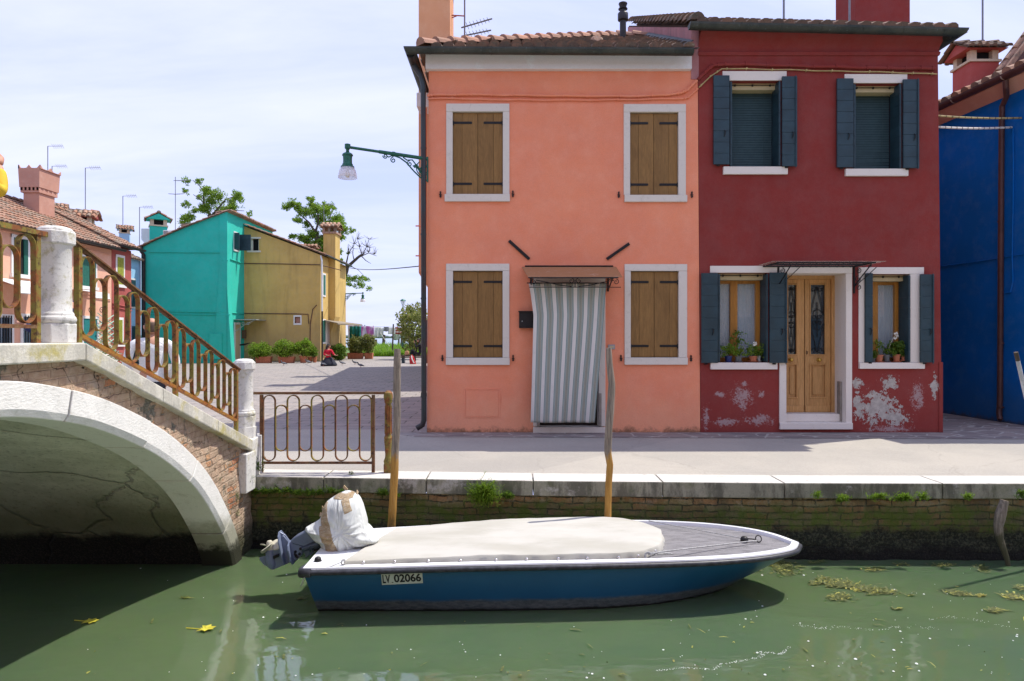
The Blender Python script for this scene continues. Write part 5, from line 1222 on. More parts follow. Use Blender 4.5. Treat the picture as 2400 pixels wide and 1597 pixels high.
# canopy
cn = MB(); ra, rb_ = FO.pt(*uv(FO, 1223, 626)), FO.pt(*uv(FO, 1444, 626)); fa, fb = W(1238, 650, 10.08), W(1459, 650, 10.08)
cn.add([ra, rb_, fb, fa], [(0, 1, 2, 3)]); can = cn.build('door_canopy', M['copperroof'], oh, solid=0.006)
mb = MB(); mb.tube([fa+Vector((0, 0, -.008)), fb+Vector((-0.06, 0, -.008))], 0.010, 6)
mb.tube([ra+Vector((0.05, -0.01, 0.012)), rb_+Vector((-0.05, -0.01, 0.012))], 0.012, 6)
for px in (1244, 1425):
    u = uv(FO, px, 600)[0]; zt = fa.z-0.012
    mb.box((u-0.012, DF-0.022, zt-0.16), (u+0.012, DF, zt+0.18)); mb.ribbon([(u, DF-0.01, zt+0.02), (u, 10.12, zt+0.0)], (0.018, 0, 0), 0.016)
    mb.ribbon([(u, DF-0.01, zt-0.14), (u, DF-0.25, zt-0.07), (u, 10.2, zt)], (0.016, 0, 0), 0.012)
mb.build('canopy_frame', M['black'], can)
mb = MB(); zt = fa.z-0.03; xc = (fa.x+fb.x)/2
def scroll(c, r, a0, sgn=1, rad=0.006):
    mb.tube(spiral(c, r, r*0.25, a0, a0+sgn*430, 22), rad, 6)
yb = 10.13
for sg in (-1, 1):
    scroll((xc+sg*0.055, yb, zt-0.02), 0.042, 90, sg); scroll((xc+sg*0.61, yb, zt-0.035), 0.042, 90, -sg)
    mb.tube([(xc+sg*0.58, yb, zt-0.01), (xc+sg*0.42, yb, zt-0.04), (xc+sg*0.22, yb, zt-0.085), (xc+sg*0.05, yb, zt-0.105)], 0.007, 6)
mb.tube([(xc, yb, zt), (xc, yb, zt-0.12)], 0.008, 6); mb.tube([(xc-0.68, yb, zt-0.115), (xc+0.68, yb, zt-0.115)], 0.006, 6); mb.build('scrollwork', M['black'], can)
# curtain
t = NT('striped awning cloth'); uu = t.n('ShaderNodeAttribute'); uu.attribute_name = 'stripe'; s1 = uu.outputs['Fac']
def ph(s, n): return t.math('FRACT', t.math('MULTIPLY', s, n))
f7 = ph(s1, 7.0)
band = t.mr(f7, 0.36, 0.365, 0, 1, False); 
cw_ = (0.66, 0.64, 0.60, 1); cg = (0.40, 0.43, 0.41, 1); ctan = (0.42, 0.37, 0.30, 1); cdk = (0.09, 0.19, 0.17, 1)
bcol = t.mix(t.mr(t.math('ABSOLUTE', t.math('SUBTRACT', f7, 0.68)), 0.12, 0.13, 0, 1, False), ctan, cg)
for c_, w_ in ((0.385, 0.014), (0.43, 0.008), (0.52, 0.012), (0.60, 0.008), (0.68, 0.015), (0.75, 0.008), (0.84, 0.012), (0.93, 0.008), (0.975, 0.014)):
    bcol = t.mix(t.mr(t.math('ABSOLUTE', t.math('SUBTRACT', f7, c_)), w_*1.1, w_*1.8, 0.95, 0, False), bcol, cdk)
cc = t.mix(band, cw_, bcol); cc = t.mix(t.mr(t.noise(3, 6, 0.7), 0.5, 0.75, 0, 0.25), cc, (0.36, 0.33, 0.28, 1))
def Bz(py): return uv(FO, 0, py)[1]
cc = t.mix(t.mr(t.math('ADD', t.P.outputs[2], t.math('MULTIPLY', t.noise(6, 6, 0.7), 0.4)), Z0+0.9, Z0+0.25, 0, 0.25), cc, (0.30, 0.27, 0.22, 1))
ccm = t.done(cc, 0.9, t.noise(300, 2, 0.6), 0.1, 0.002, spec=0.1)
mb = MB(); NU_, NV = 110, 50; DCu = 10.40
L_edge = [(665, 1239.5), (690, 1244), (739, 1250.5), (800, 1249), (900, 1246.5), (991, 1244)]; R_edge = [(665, 1422), (700, 1418), (760, 1414), (840, 1407), (900, 1401), (991, 1393.4)]
def ed(T, y):
    for (a, b), (c, d) in zip(T, T[1:]):
        if y <= c: return b+(d-b)*(y-a)/(c-a)
    return T[-1][1]
def cur(u, v):
    y = 665+326*v; x = ed(L_edge, y)*(1-u)+ed(R_edge, y)*u
    dp = 0.013*math.sin(u*math.pi*2*7.3+0.7*math.sin(v*2.5))*(0.35+0.65*v)+0.03*math.sin(u*9+v*2)*v + 0.012*math.sin(u*40)*max(0, 0.15-v)*6
    p = W(x, y, DCu); p.y += dp; return p
mb.grid(cur, NU_, NV); mb.keepn = True
cu_ = mb.build('door_curtain', ccm, origin=W(1330, 665, DCu), smooth=True, solid=0.003)
at = cu_.data.attributes.new('stripe', 'FLOAT', 'POINT'); at.data.foreach_set('value', [(i % (NU_+1))/NU_ for i in range((NU_+1)*(NV+1))])
tag(cu_, 'grey and white striped cloth curtain hanging over the orange house door', 'curtain')
mb = MB(); mb.tube([cur(i/40, 0.025)+Vector((0, -0.012, 0)) for i in range(41)], 0.006, 6); mb.build('cord', M['white'], cu_)
mb = MB(); a = cur(0, 0)+Vector((-0.03, 0.02, 0.01)); b = cur(1, 0)+Vector((0.03, 0.02, 0.01)); mb.tube([a, b], 0.008, 6); mb.build('rod', M['black'], cu_)
# letter box + bell
mb = MB(); a = rect(FO, 1216.5, 731, 1250, 769.5); mb.pbox(FO, *a[:2], *a[2:], 0, 0.09); mb.prism([FO.pt(a[0]-0.01, a[3], 0), FO.pt(a[0]-0.01, a[3]+0.012, 0), FO.pt(a[0]-0.01, a[3]+0.008, 0.11), FO.pt(a[0]-0.01, a[3]-0.01, 0.11)], (a[2]-a[0]+0.02, 0, 0)); mb.pbox(FO, a[0]+0.02, a[1]+0.02, a[2]-0.02, a[3]-0.045, 0.09, 0.094)
lb = mb.build('letter_box', M['black'], oh, bevel=0.003)
mb = MB(); mb.lathe([(0.006, 0), (0.006, 0.004)], FO.pt(*uv(FO, 1223.5, 753.5), 0.094), 10, axis=FO.N); mb.build('lock', M['white'], lb)
mb = MB(); a = rect(FO, 1425, 808, 1441, 819); mb.pbox(FO, *a[:2], *a[2:], 0, 0.02); bp = mb.build('door_bell', simple('grey bell plate', (0.32, 0.34, 0.36, 1), 0.4, 0.4), oh, bevel=0.002)
mb = MB(); a = rect(FO, 1429, 811.5, 1437, 815.5); mb.pbox(FO, *a[:2], *a[2:], 0.02, 0.023); mb.build('name_tag', M['cream2'], bp)
# aerial on the chimney
def aerial(name, label, base, h, kind, group='roof aerials', r=0.018, aim=1, D=None):
    t_ = thing(name, label, 'aerial', base, group); base = Vector(base)
    mb = MB(); mb.tube([base, base+Vector((0, 0, h))], r, 6); mb.build('mast', M['ant'], t_)
    mb = MB(); rr = r*0.55
    if kind == 'L':
        a = base+Vector((0, 0, h)); b = a+Vector((0.7*aim, 0.15, 0.05)); mb.tube([a, b], r*0.6, 6)
        for k in range(6): p = a.lerp(b, 0.3+0.13*k); mb.tube([p+Vector((0.10, -0.22, 0.05)), p+Vector((-0.04, 0.22, -0.07))], rr*0.6, 4)
    else:
        for (hh, L, tilt) in kind:
            a = base+Vector((0, 0, hh)); b = a+Vector((L*aim, 0.1, tilt)); mb.tube([a-(b-a)*0.12, b], r*0.9, 6)
            n_ = int(abs(L)/0.07)
            for k in range(n_): p = a.lerp(b, 0.1+0.88*k/n_); w_ = 0.14-0.05*k/n_; mb.tube([p+Vector((-0.02, -w_, -0.0)), p+Vector((0.02, w_, 0))], rr*0.55, 4)
    mb.build('antenna', M['ant'], t_); return t_
ab = W(1089, 100, 13.0)
aerial('roof_aerial', 'aerial with two slanting arms strapped to the peach chimney of the orange house', tuple(ab), 1.2, [(0.30+0.0, 0.52, 0.20), (0.13, 0.50, 0.15)], None, 0.016)
mb = MB(); mb.tube([W(1054, 36, 12.9), W(1090, 38, 13.0)], 0.012, 6); mb.tube([W(1054, 44, 12.9), W(1070, 38, 12.95)], 0.010, 6); mb.build('aerial_bracket', simple('red oxide bracket', (0.40, 0.10, 0.06, 1), 0.6), ch)
# ------------------------------------------------------------------ street lamp on the corner
def wall_lamp(name, label, A, B, s=1.0, n=1):
    """A at the wall, B the lamp end (head hangs below)"""
    A = Vector(A); B = Vector(B); t_ = thing(name, label, 'street lamp', tuple(A)); d = (B-A); L = d.length; d.normalize(); up = Vector((0, 0, 1))
    q = lambda x, z: A+d*(x*L)+up*(z*s)
    mb = MB(); mb.tube([q(0, 0), q(0.62, 0)], 0.027*s, 10); mb.tube([q(0.6, 0), q(0.97, 0)], 0.021*s, 10); mb.lathe([(0.034*s, -0.02*s), (0.034*s, 0.02*s)], q(0.44, 0), 10, axis=d)
    mb.build('arm', M['lampgreen'], t_, smooth=False)
    mb = MB(); R_ = 0.010*s
    mb.tube([q(0.42, -0.03), q(0.36, -0.045), q(0.28, -0.10), q(0.18, -0.22), q(0.10, -0.30), q(0.03, -0.335), q(0, -0.33)], R_*1.15, 7)
    mb.tube([q(0.42, -0.03), q(0.47, -0.035), q(0.50, -0.06), q(0.53, -0.045)], R_, 6)
    sp = lambda cx, cz, r, a0, sg: mb.tube(spiral(q(cx, cz), r*s, r*s*0.2, a0, a0+sg*480, 26, tuple(d), (0, 0, 1)), R_*0.85, 6)
    sp(0.445, -0.095, 0.045, 90, -1); sp(0.235, -0.115, 0.045, 90, -1); sp(0.06, -0.175, 0.085, 120, 1); sp(0.055, -0.175, 0.13, 60, -1); sp(0.545, -0.05, 0.04, 0, -1)
    mb.tube([q(0.32, -0.03), q(0.27, -0.065), q(0.20, -0.05), q(0.15, -0.12), q(0.11, -0.18)], R_, 6)
    mb.prism([q(0.20, -0.14)+Vector((0, -.006, 0)), q(0.17, -0.17), q(0.15, -0.15), q(0.10, -0.24), q(0.06, -0.27), q(0.09, -0.19), q(0.12, -0.13), q(0.14, -0.10)], (0, 0.012, 0))
    mb.box(q(0, 0)+Vector((-0.012, -0.02, -0.36*s)), q(0, 0)+Vector((0.012, 0.02, 0.03*s))); mb.build('bracket', M['lampgreen'], t_)
    e = q(1.0, 0); mb = MB(); z = lambda v: v*s
    mb.lathe([(z(0.03), z(0.045)), (z(0.042), z(0.04)), (z(0.042), z(-0.02)), (z(0.03), z(-0.03)), (z(0.022), z(-0.05)), (z(0.026), z(-0.062)), (z(0.022), z(-0.072)), (z(0.035), z(-0.08)), (z(0.07), z(-0.10)), (z(0.079), z(-0.118)), (z(0.079), z(-0.126)), (z(0.068), z(-0.13)), (z(0.064), z(-0.19)), (z(0.067), z(-0.24)), (z(0.078), z(-0.255)), (z(0.078), z(-0.27)), (z(0.098), z(-0.285)), (z(0.098), z(-0.305))], e, 24); hd = autosmooth(mb.build('lamp_head', M['lampgreen'], t_))
    mb = MB(); mb.lathe([(z(0.095), z(-0.30)), (z(0.115), z(-0.34)), (z(0.128), z(-0.39)), (z(0.136), z(-0.455))], e, 32, cap=False)
    tt = NT('clear lamp glass') if 'lampglass' not in M else None
    if tt: 
        M['lampglass'] = tt.done((0.86, 0.84, 0.86, 1), 0.12, None, Alpha=0.42, spec=1.0)
    mb.build('lamp_shade', M['lampglass'], t_, smooth=True, solid=0.004*s)
    mb = MB(); mb.lathe([(z(0.015), z(-0.29)), (z(0.018), z(-0.34)), (z(0.034), z(-0.385)), (z(0.036), z(-0.41)), (z(0.022), z(-0.44)), (z(0.003), z(-0.447))], e, 16); mb.build('bulb', simple('milky bulb', (0.75, 0.73, 0.66, 1), 0.3), hd, smooth=True); return t_
wall_lamp('street_lamp', 'green scrollwork wall lamp with clear glass bell on the orange house corner', W(1002, 373, 10.65), W(814.6, 345, 9.98))
# ------------------------------------------------------------------ dark red house
rh = thing('red_house', 'two storey dark red house with peeling foot, green blue shutters and wooden double door', 'house', (5, DF, Z0))
FR = front(DF)
xl, xr = uv(FR, 1641.3, 900)[0]+0.004, uv(FR, 2207.5, 1010)[0]
ow = [((1709.5, 190, 1828, 392)), ((1998.5, 196, 2110, 397)), ((1681.5, 640, 1799, 850)), ((2025, 643, 2131, 850))]
holes = [rect(FR, *o) for o in ow]; dd = rect(FR, 1842-0, 641.5, 1981, 1000); dd = (uv(FR, 1842-0, 0)[0], Z0+0.22, dd[2], dd[3]); holes.append((dd[0]-.03, Z0+.13, dd[2]+.03, dd[3]+.03)); holes[3] = (holes[3][0]-.03, holes[3][1], holes[3][2]+.03, holes[3][3])
zr = uv(FR, 0, 76)[1]
mb = MB(); wall(mb, FR, xl, xr, Z0-0.05, zr, holes, 0.34, leanL=-0.0068, leanR=-0.0105)
RB = DF+11.4; xt = xr-0.0105*(zr-Z0)
RT = zr+0.0
mb.quad((xr, DF, Z0-.05), (xr, RB, Z0-.05), (xt, RB, zr), (xt, DF, zr)); mb.quad((xl, DF, Z0-.05), (xl, RB, Z0-.05), (xl-0.03, RB, zr), (xl-0.03, DF, zr)); mb.quad((xl, RB, Z0), (xr, RB, Z0), (xt, RB, zr), (xl, RB, zr))
mb.keepn = True; mb.build('wall', M['red'], rh)
mb = MB(); mb.box((xl+.05, DF+0.62, Z0), (xr-.05, DF+0.66, zr-.1)); mb.build('interior', M['dark'], rh)
# plinth offset
mb = MB(); mb.box((uv(FR, 2203, 0)[0]-0.02, DF-0.012, Z0), (xr+0.012, DF+1.5, uv(FR, 0, 849)[1])); mb.build('plinth', M['red'], rh, bevel=0.004)
# coved cornice
mb = MB(); prof = [(0, 132), (0.02, 131), (0.03, 124), (0.012, 121), (0.02, 112), (0.05, 100), (0.10, 90), (0.17, 84), (0.19, 76), (0, 74)]
P0 = [Vector((xl-0.04, DF-a, uv(FR, 0, y)[1])) for a, y in prof]; P1 = [Vector((xt+a, DF-a, uv(FR, 0, y)[1])) for a, y in prof]; P2 = [Vector((xt+a, DF+8, uv(FR, 0, y)[1])) for a, y in prof]
n = len(prof); mb.add(P0+P1+P2, [(k*n+i, k*n+i+1, (k+1)*n+i+1, (k+1)*n+i) for k in (0, 1) for i in range(n-1)]); autosmooth(mb.build('cornice', M['red'], rh), 50)
gl = W(1615, 56, 10.38); gr_ = W(2246, 71, 10.38); mb = MB(); gutter(mb, [gl, gr_, Vector((gr_.x-0.02, 15.5, gr_.z))], 0.088)
for k in range(7):
    p = gl.lerp(gr_, 0.04+0.15*k); mb.ribbon(arc(p, 0.092, 180, 360, 10, (0, 1, 0)), (0.018, 0, 0), 0.004)
mb.build('gutter', M['gut'], rh)
pr = R(24.5); hz = gl.z+0.03; XLr = xl-0.12; XRr = xr+0.30; YAr = 10.50; runr = 6.0
sr = Vector((0, math.cos(pr), math.sin(pr))); mb = MB(); a = Vector((XLr, YAr, hz)); slope_dz = (gr_.z-gl.z)/(gr_.x-gl.x)
Ur = Vector((1, 0, slope_dz)); RTz = hz+runr*math.tan(pr)
mb.add([a, Vector((XRr, YAr, hz+slope_dz*(XRr-XLr))), Vector((XRr-4, YAr+runr, RTz-.2)), Vector((XLr, YAr+runr, RTz))], [(0, 1, 2, 3)])
mb.add([Vector((XRr, YAr, hz+slope_dz*(XRr-XLr))), Vector((XRr, YAr+2*runr, hz)), Vector((XRr-4, YAr+runr, RTz-.2))], [(0, 1, 2)]); mb.add([Vector((XLr, YAr+runr, RTz)), Vector((XRr-4, YAr+runr, RTz-.2)), Vector((XRr, YAr+2*runr, hz)), Vector((XLr, YAr+2*runr, hz))], [(0, 1, 2, 3)])
tiles(mb, a+Vector((0, 0, 0.02)), Ur, sr, XRr-XLr-0.15, runr/math.cos(pr), keep=lambda u, s: u < (XRr-XLr)-s*math.cos(pr)*0.66, r=0.085, sp=0.185, cl=0.30)
rr_ = mb.build('roof', M['tileold'], rh)
mb = MB(); captiles(mb, a+Vector((0.03, 0.02, 0.07)), Vector((XLr+.03, YAr+runr, RTz+.07)), 0.10, 0.32); mb.build('ridge_tiles', M['tileold'], rr_)
# flank wall above the orange roof
mb = MB(); x_ = xl-0.05
mb.prism([(x_-0.10, 10.66, 6.3), (x_-0.10, YAr+runr, 6.3), (x_-0.10, YAr+runr, RTz-0.03), (x_-0.10, 10.66, hz+0.04)], (0.12, 0, 0)); mb.build('flank_wall', M['pinkw'], rh)
mb = MB(); D_ = 14.6; x0, x1 = cx_(2005, D_), cx_(2133, D_); mb.box((x0, D_, 8.0), (x1, D_+0.9, ZC+(HY+120)*D_/F)); rc_ = mb.build('chimney', M['red'], rr_, bevel=0.01)
aerial('roof_aerial', 'thin aerial mast left of the red chimney', tuple(W(1837, 45, 13.5)), 1.9, 'L', 'aerial masts over the red house', 0.020)
aerial('roof_aerial', 'thin aerial mast close beside the red chimney', tuple(W(1991, 52, 13.5)), 1.9, 'L', 'aerial masts over the red house', 0.020)
# cables on the red house
cable('cable', [(1636, 187), (1656, 168), (1672, 153), (1700, 151), (1780, 152), (1870, 155), (1960, 157), (2080, 160), (2150, 160), (2195, 162)], 0.024, M['red'], rh, off=0.035, clips=0.22)
yel = simple('yellowed cable', (0.42, 0.33, 0.14, 1), 0.6, var=0.2)
cable('cable', [(1638, 206), (1665, 180), (1692, 161), (1750, 162), (1850, 164), (1950, 167), (2060, 169), (2140, 172), (2196, 174)], 0.010, yel, rh, off=0.03, clips=0.3)
def shleaf(win, pl, x0, y0, x1, y1, w0, nb, handle=True, flip=False, bar=False):
    a = rect(pl, x0, y0, x1, y1); mb = MB(); h = (a[3]-a[1])/nb
    for k in range(nb): mb.pbox(pl, a[0], a[1]+k*h+0.0022, a[2], a[1]+(k+1)*h-0.0022, w0, w0+0.032)
    mb.pbox(pl, a[0]+0.008, a[1]+0.01, a[2]-0.008, a[3]-0.01, w0+0.004, w0+0.026)
    if bar:
        for q in (a[0]+0.028, ) if flip else (a[2]-0.028, ): mb.tube([pl.pt(q, a[1]-0.02, w0+0.042), pl.pt(q, a[3]+0.01, w0+0.042)], 0.008, 7)
    mb.lathe([(0.03, 0), (0.03, 0.05)], pl.pt(a[0]+0.05, a[1]-0.03, w0), 6, axis=pl.N) if False else None
    s = mb.build('shutter', M['greenshut'], win, bevel=0.003)
    if handle:
        mb = MB(); u = a[0]+(a[2]-a[0])*0.66; v = a[1]+(a[3]-a[1])*0.345
        mb.tube([pl.pt(u, v+0.055, w0+0.032), pl.pt(u+0.01, v+0.03, w0+0.055), pl.pt(u+0.008, v-0.01, w0+0.052), pl.pt(u-0.004, v-0.055, w0+0.035)], [0.004, 0.009, 0.008, 0.003], 8)
        mb.tube([pl.pt(a[0]+0.05, a[1]-0.012, w0+0.01), pl.pt(a[0]+0.10, a[1]-0.012, w0+0.01)], 0.012, 6)
        mb.build('shutter_handle', M['black'], win)
    return s
def inner_leaf(win, X, d0, d1, z0, z1, nb, th=0.03):      # leaf folded against the reveal, seen edge-on or from the side
    mb = MB(); h = (z1-z0)/nb
    for k in range(nb): mb.box((X, d0, z0+k*h+0.002), (X+th, d1, z0+(k+1)*h-0.002))
    mb.box((X+0.004, d0+0.008, z0+0.01), (X+th-0.004, d1-0.008, z1-0.01)); return mb.build('shutter', M['greenshut'], win, bevel=0.003)
def red_window(i, lintel, sill, opn, left, right, kind):
    o = rect(FR, *opn); l = rect(FR, *lintel); s = rect(FR, *sill); mb = MB()
    mb.pbox(FR, l[0], o[3]+0.001, l[2], l[3], -0.12, 0.02); mb.pbox(FR, s[0], s[1], s[2], o[1]-0.001, -0.30, 0.045)
    if kind == 'G2': mb.pbox(FR, l[0], o[1]+0.001, o[0]-0.001, o[3]-0.001, -0.3, 0.018); mb.pbox(FR, o[2]+0.001, o[1]+0.001, l[2]-0.05, o[3]-0.001, -0.3, 0.017)
    win = mb.build('window', M['frameclean'], rh, bevel=0.004)
    W_ = 0.27; zt = o[3]-0.10
    mb = MB(); mb.pbox(FR, o[0]+.001, zt, o[2]-.001, o[3]-.001, -W_-0.05, -0.11) ; mb.build('blind_box', M['cream2'], win)
    mb = MB(); mb.tube([FR.pt(o[0]+.05, o[3]-0.035, -0.09), FR.pt(o[2]-.05, o[3]-0.035, -0.09)], 0.006, 6)
    for q in (0.15, 0.5, 0.85): mb.lathe([(0.02, 0), (0.012, 0.02)], FR.pt(o[0]+(o[2]-o[0])*q, o[3]-0.035, -0.10), 8, axis=FR.N)
    mb.build('blind_roller', M['black'], win)
    if kind == 'U':
        mb = MB(); nsl = 46; h = (zt-o[1])/nsl; xc = []
        for k in range(nsl):
            z = o[1]+h*(k+0.5); tl = 0.0; 
            if i == 1 and k < 13 and k % 2 == 0: tl = 0.010*math.sin(k*1.9)
            a0 = FR.pt(o[0]+.03, z, -0.26); a1 = FR.pt(o[2]-.03, z, -0.26)
            mb.add([a0+Vector((0, 0, -h*0.46)), a1+Vector((0, 0, -h*0.46-tl)), a1+Vector((0, 0.012, h*0.46-tl)), a0+Vector((0, 0.012, h*0.46))], [(0, 1, 2, 3)])
        for q in (0.12, 0.8): u = o[0]+(o[2]-o[0])*q; mb.tube([FR.pt(u, o[1], -0.252), FR.pt(u, zt, -0.252)], 0.003, 4)
        mb.keepn = True; mb.build('blind', M['blind'], win)
        mb = MB(); mb.pbox(FR, o[0], o[1], o[2], zt, -0.31, -0.30); mb.build('pane', M['glass'], win)
    else:
        mb = MB(); wd = -0.27
        cols = ((1.0-0.0, 0), ) 
        if kind == 'G1': bars = [(1711, 1719.5), (1719.8, 1728), (1770.5, 1784), (1676, 1684)]
        else: bars = [(2030, 2042), (2042.3, 2057), (2096, 2106), (2106.3, 2119)]
        for a_, b_ in bars:
            mb.pbox(FR, (a_-HX)*(DF+0.27)/F, o[1]+0.0, (b_-HX)*(DF+0.27)/F, zt, wd-0.05, wd+0.01*(1 if (a_ % 2) > 1 else 1.4))
        mb.pbox(FR, o[0], o[1]+0.001, o[2], o[1]+0.07, wd-0.05, wd+0.004); mb.pbox(FR, o[0], zt-0.05, o[2], zt-.001, wd-0.05, wd+0.004)
        mb.build('casement', M['framewood'], win, bevel=0.004)
        mb = MB(); mb.pbox(FR, o[0], o[1], o[2], zt, wd-0.04, wd-0.035); mb.build('pane', M['glass_clear'], win)
        mb = MB(); mb.grid(lambda u, v: FR.pt(o[0]+(o[2]-o[0])*u, o[1]+(zt-o[1])*v, wd-0.12+0.018*math.sin(u*46+0.6*math.sin(v*3))+0.01*math.sin(u*17)), 90, 4); mb.keepn = True
        mb.build('net_curtain', simple('blue grey net curtain', (0.085, 0.115, 0.145, 1), 0.9, var=0.1), win, smooth=True)
    nb = 8 if kind != 'U' else 8
    shleaf(win, FR, *left, 0.03, nb); shleaf(win, FR, *right, 0.045, nb, bar=True)
    inner_leaf(win, o[0]+0.004, DF-0.03, DF+0.20, o[1]+0.01, o[3]-0.02, nb); inner_leaf(win, o[2]-0.036, DF-0.045, DF+0.235, o[1]+0.01, o[3]-0.02, nb)
    return win
t = NT('clear window glass'); M['glass_clear'] = t.done((0.7, 0.8, 0.85, 1), 0.02, None, Alpha=0.30, spec=1.0)
red_window(0, (1693, 168, 1842.7, 190), (1694, 392, 1844, 410), ow[0], (1670, 180, 1707, 388), (1829, 183, 1864, 393), 'U')
red_window(1, (1978.5, 175, 2125, 196), (1979.5, 397, 2125.5, 414), ow[1], (1958, 187, 1996, 395), (2111, 190, 2148, 397), 'U')
red_window(2, (1663.8, 623.8, 1820.6, 640), (1664, 850, 1820, 866), ow[2], (1641.6, 641, 1680, 851), (1800, 640, 1841, 851), 'G1')
w4 = red_window(3, (2011.7, 627, 2164, 643), (2012, 849.5, 2164, 864.5), ow[3], (2024.5, 641, 2041, 849), (2151, 644, 2183, 850), 'G2')
# front door
o = dd; fm = MB(); 
lx0, lx1 = uv(FR, 1825.8, 0)[0], uv(FR, 1995.6, 0)[0]; ztop = uv(FR, 0, 625)[1]; zb = Z0+0.10
fm.pbox(FR, lx0, zb, o[0]-.001, o[3], -0.20, 0.025); fm.pbox(FR, o[2]+.001, zb, lx1, o[3], -0.39, 0.025); fm.pbox(FR, lx0, o[3]+.001, lx1, ztop, -0.39, 0.028)
fm.pbox(FR, lx0, uv(FR, 0, 1006)[1], lx1, uv(FR, 0, 991)[1], -0.39, 0.05); fm.pbox(FR, o[0], uv(FR, 0, 991)[1]+.001, o[2], uv(FR, 0, 973)[1]-0.0, -0.39, -0.12)
dw = fm.build('doorway', M['frameclean'], rh, bevel=0.006)
FD = front(DF+0.38); zd0 = uv(FR, 0, 973)[1]; zd1 = o[3]
def dpx(x, y): return uv(FD, x, y)
mb = MB(); a = rect(FD, 1842, 644, 1956, 655); 
mb.pbox(FD, a[0], a[1], a[2]+0.02, a[3]+.05, -0.05, 0.03); b = rect(FD, 1947, 644, 1957, 968); mb.pbox(FD, b[0], b[1], b[2]+.02, b[3], -0.05, 0.032); b = rect(FD, 1833, 644, 1843, 968); mb.pbox(FD, b[0], b[1], b[2], b[3], -0.05, 0.032); mb.build('door_frame', M['doorwood'], dw, bevel=0.004)
def doorleaf(x0, x1, gx0, gx1):
    # stiles and rails around the glass and the panel
    mb = MB(); X0, X1, G0, G1 = [dpx(q, 0)[0] for q in (x0, x1, gx0, gx1)]; zz = lambda y: dpx(0, y)[1]
    mb.pbox(FD, X0, zz(967), G0, zz(655), -0.04, 0.0); mb.pbox(FD, G1, zz(967), X1, zz(655), -0.04, 0.0)
    for y0, y1 in ((655, 665), (834, 852), (934, 967)): mb.pbox(FD, G0, zz(y1), G1, zz(y0), -0.04, -0.001)
    for (ya, yb) in ((665, 834), (852, 934)):       # raised mouldings
        for q in ((G0, zz(ya)-0.022, G1, zz(ya)), (G0, zz(yb), G1, zz(yb)+0.022), (G0, zz(yb)+.022, G0+0.02, zz(ya)-.022), (G1-0.02, zz(yb)+.022, G1, zz(ya)-.022)): mb.pbox(FD, *q, -0.03, 0.010)
    mb.pbox(FD, G0+0.02, zz(934)+.02, G1-0.02, zz(852)-.02, -0.04, -0.022); mb.pbox(FD, G0+0.055, zz(934)+.06, G1-0.055, zz(852)-.06, -0.03, -0.006)
    mb.pbox(FD, X0+0.006, zz(966), X1-0.006, zz(951), 0.0, 0.014)
    lf = mb.build('door', M['doorwood'], dw, bevel=0.004)
    mb = MB(); mb.pbox(FD, G0+.02, zz(834)+.02, G1-.02, zz(665)-.02, -0.05, -0.04); mb.build('door_glass', M['glass'], dw)
    mb = MB(); g = (G0+.02, zz(834)+.022, G1-.02, zz(665)-.022); cx = (g[0]+g[2])/2; cz = (g[1]+g[3])/2; hw = (g[2]-g[0])/2; hh = (g[3]-g[1])/2; y_ = DF+0.38+0.018
    P = lambda u, v: Vector((cx+u*hw, y_, cz+v*hh)); rr = 0.0055
    for su in (-1, 1):
        for sv in (-1, 1):
            mb.tube([P(0, sv*0.97), P(su*0.98, sv*0.12)], rr, 6); mb.tube(spiral(P(su*0.55, sv*0.88), hw*0.42, hw*0.10, 90 if sv > 0 else 270, (90 if sv > 0 else 270)+sv*su*400, 18), rr, 6)
            mb.tube(spiral(P(su*0.38, sv*0.10), hw*0.36, hw*0.08, 0 if su < 0 else 180, (0 if su < 0 else 180)+su*sv*420, 18), rr, 6)
        mb.tube(arc(P(0, 0.0), hw*0.86, 90-su*90, 90-su*90+0.1, 2), rr, 6)
    mb.tube(spiral(P(0, 0.16), hw*0.78, hw*0.5, 0, 180, 14), rr, 6); mb.tube(spiral(P(0, -0.16), hw*0.5, hw*0.78, 180, 360, 14), rr, 6)
    mb.tube([P(0, -0.5), P(0, 0.5)], rr, 6)
    for k in (-0.48, -0.40, 0.32, 0.40, 0.48, 0): mb.lathe([(0.002, -0.012), (0.011, 0), (0.002, 0.012)], P(0, k), 8)
    mb.build('door_grille', M['black'], dw); return lf
doorleaf(1838, 1885, 1844, 1869); doorleaf(1886.5, 1946.5, 1897, 1936)
for px in (1852, 1918): 
    mb = MB(); c = FD.pt(*dpx(px, 843.5), 0.0); mb.lathe([(0.034, 0), (0.032, 0.006), (0.012, 0.010), (0.012, 0.035), (0.028, 0.042), (0.032, 0.055), (0.024, 0.068), (0.004, 0.071)], c, 20, axis=(0, -1, 0)); mb.build('door_knob', M['brass'], dw, smooth=True)
mb = MB(); mb.tube(arc(FD.pt(*dpx(1891, 827), 0.004), 0.016, 0, 360, 12, (0.6, 0, 0), (0, 0, 1.6)), 0.004, 6); mb.build('keyhole', M['black'], dw)
mb = MB(); zz0 = uv(FR, 0, 989)[1]; mb.box((o[2]-0.03, DF+0.10, zz0), (o[2]-0.002, DF+0.16, zz0+0.62)); mb.box((o[2]-0.028, DF+0.20, zz0), (o[2]-0.002, DF+0.215, zz0+0.62)); mb.box((o[2]-0.02, DF+0.155, zz0), (o[2]-0.002, DF+0.205, zz0+0.60)); mb.build('flood_board_guide', simple('zinc guide', (0.30, 0.28, 0.25, 1), 0.6, 0.4), dw)
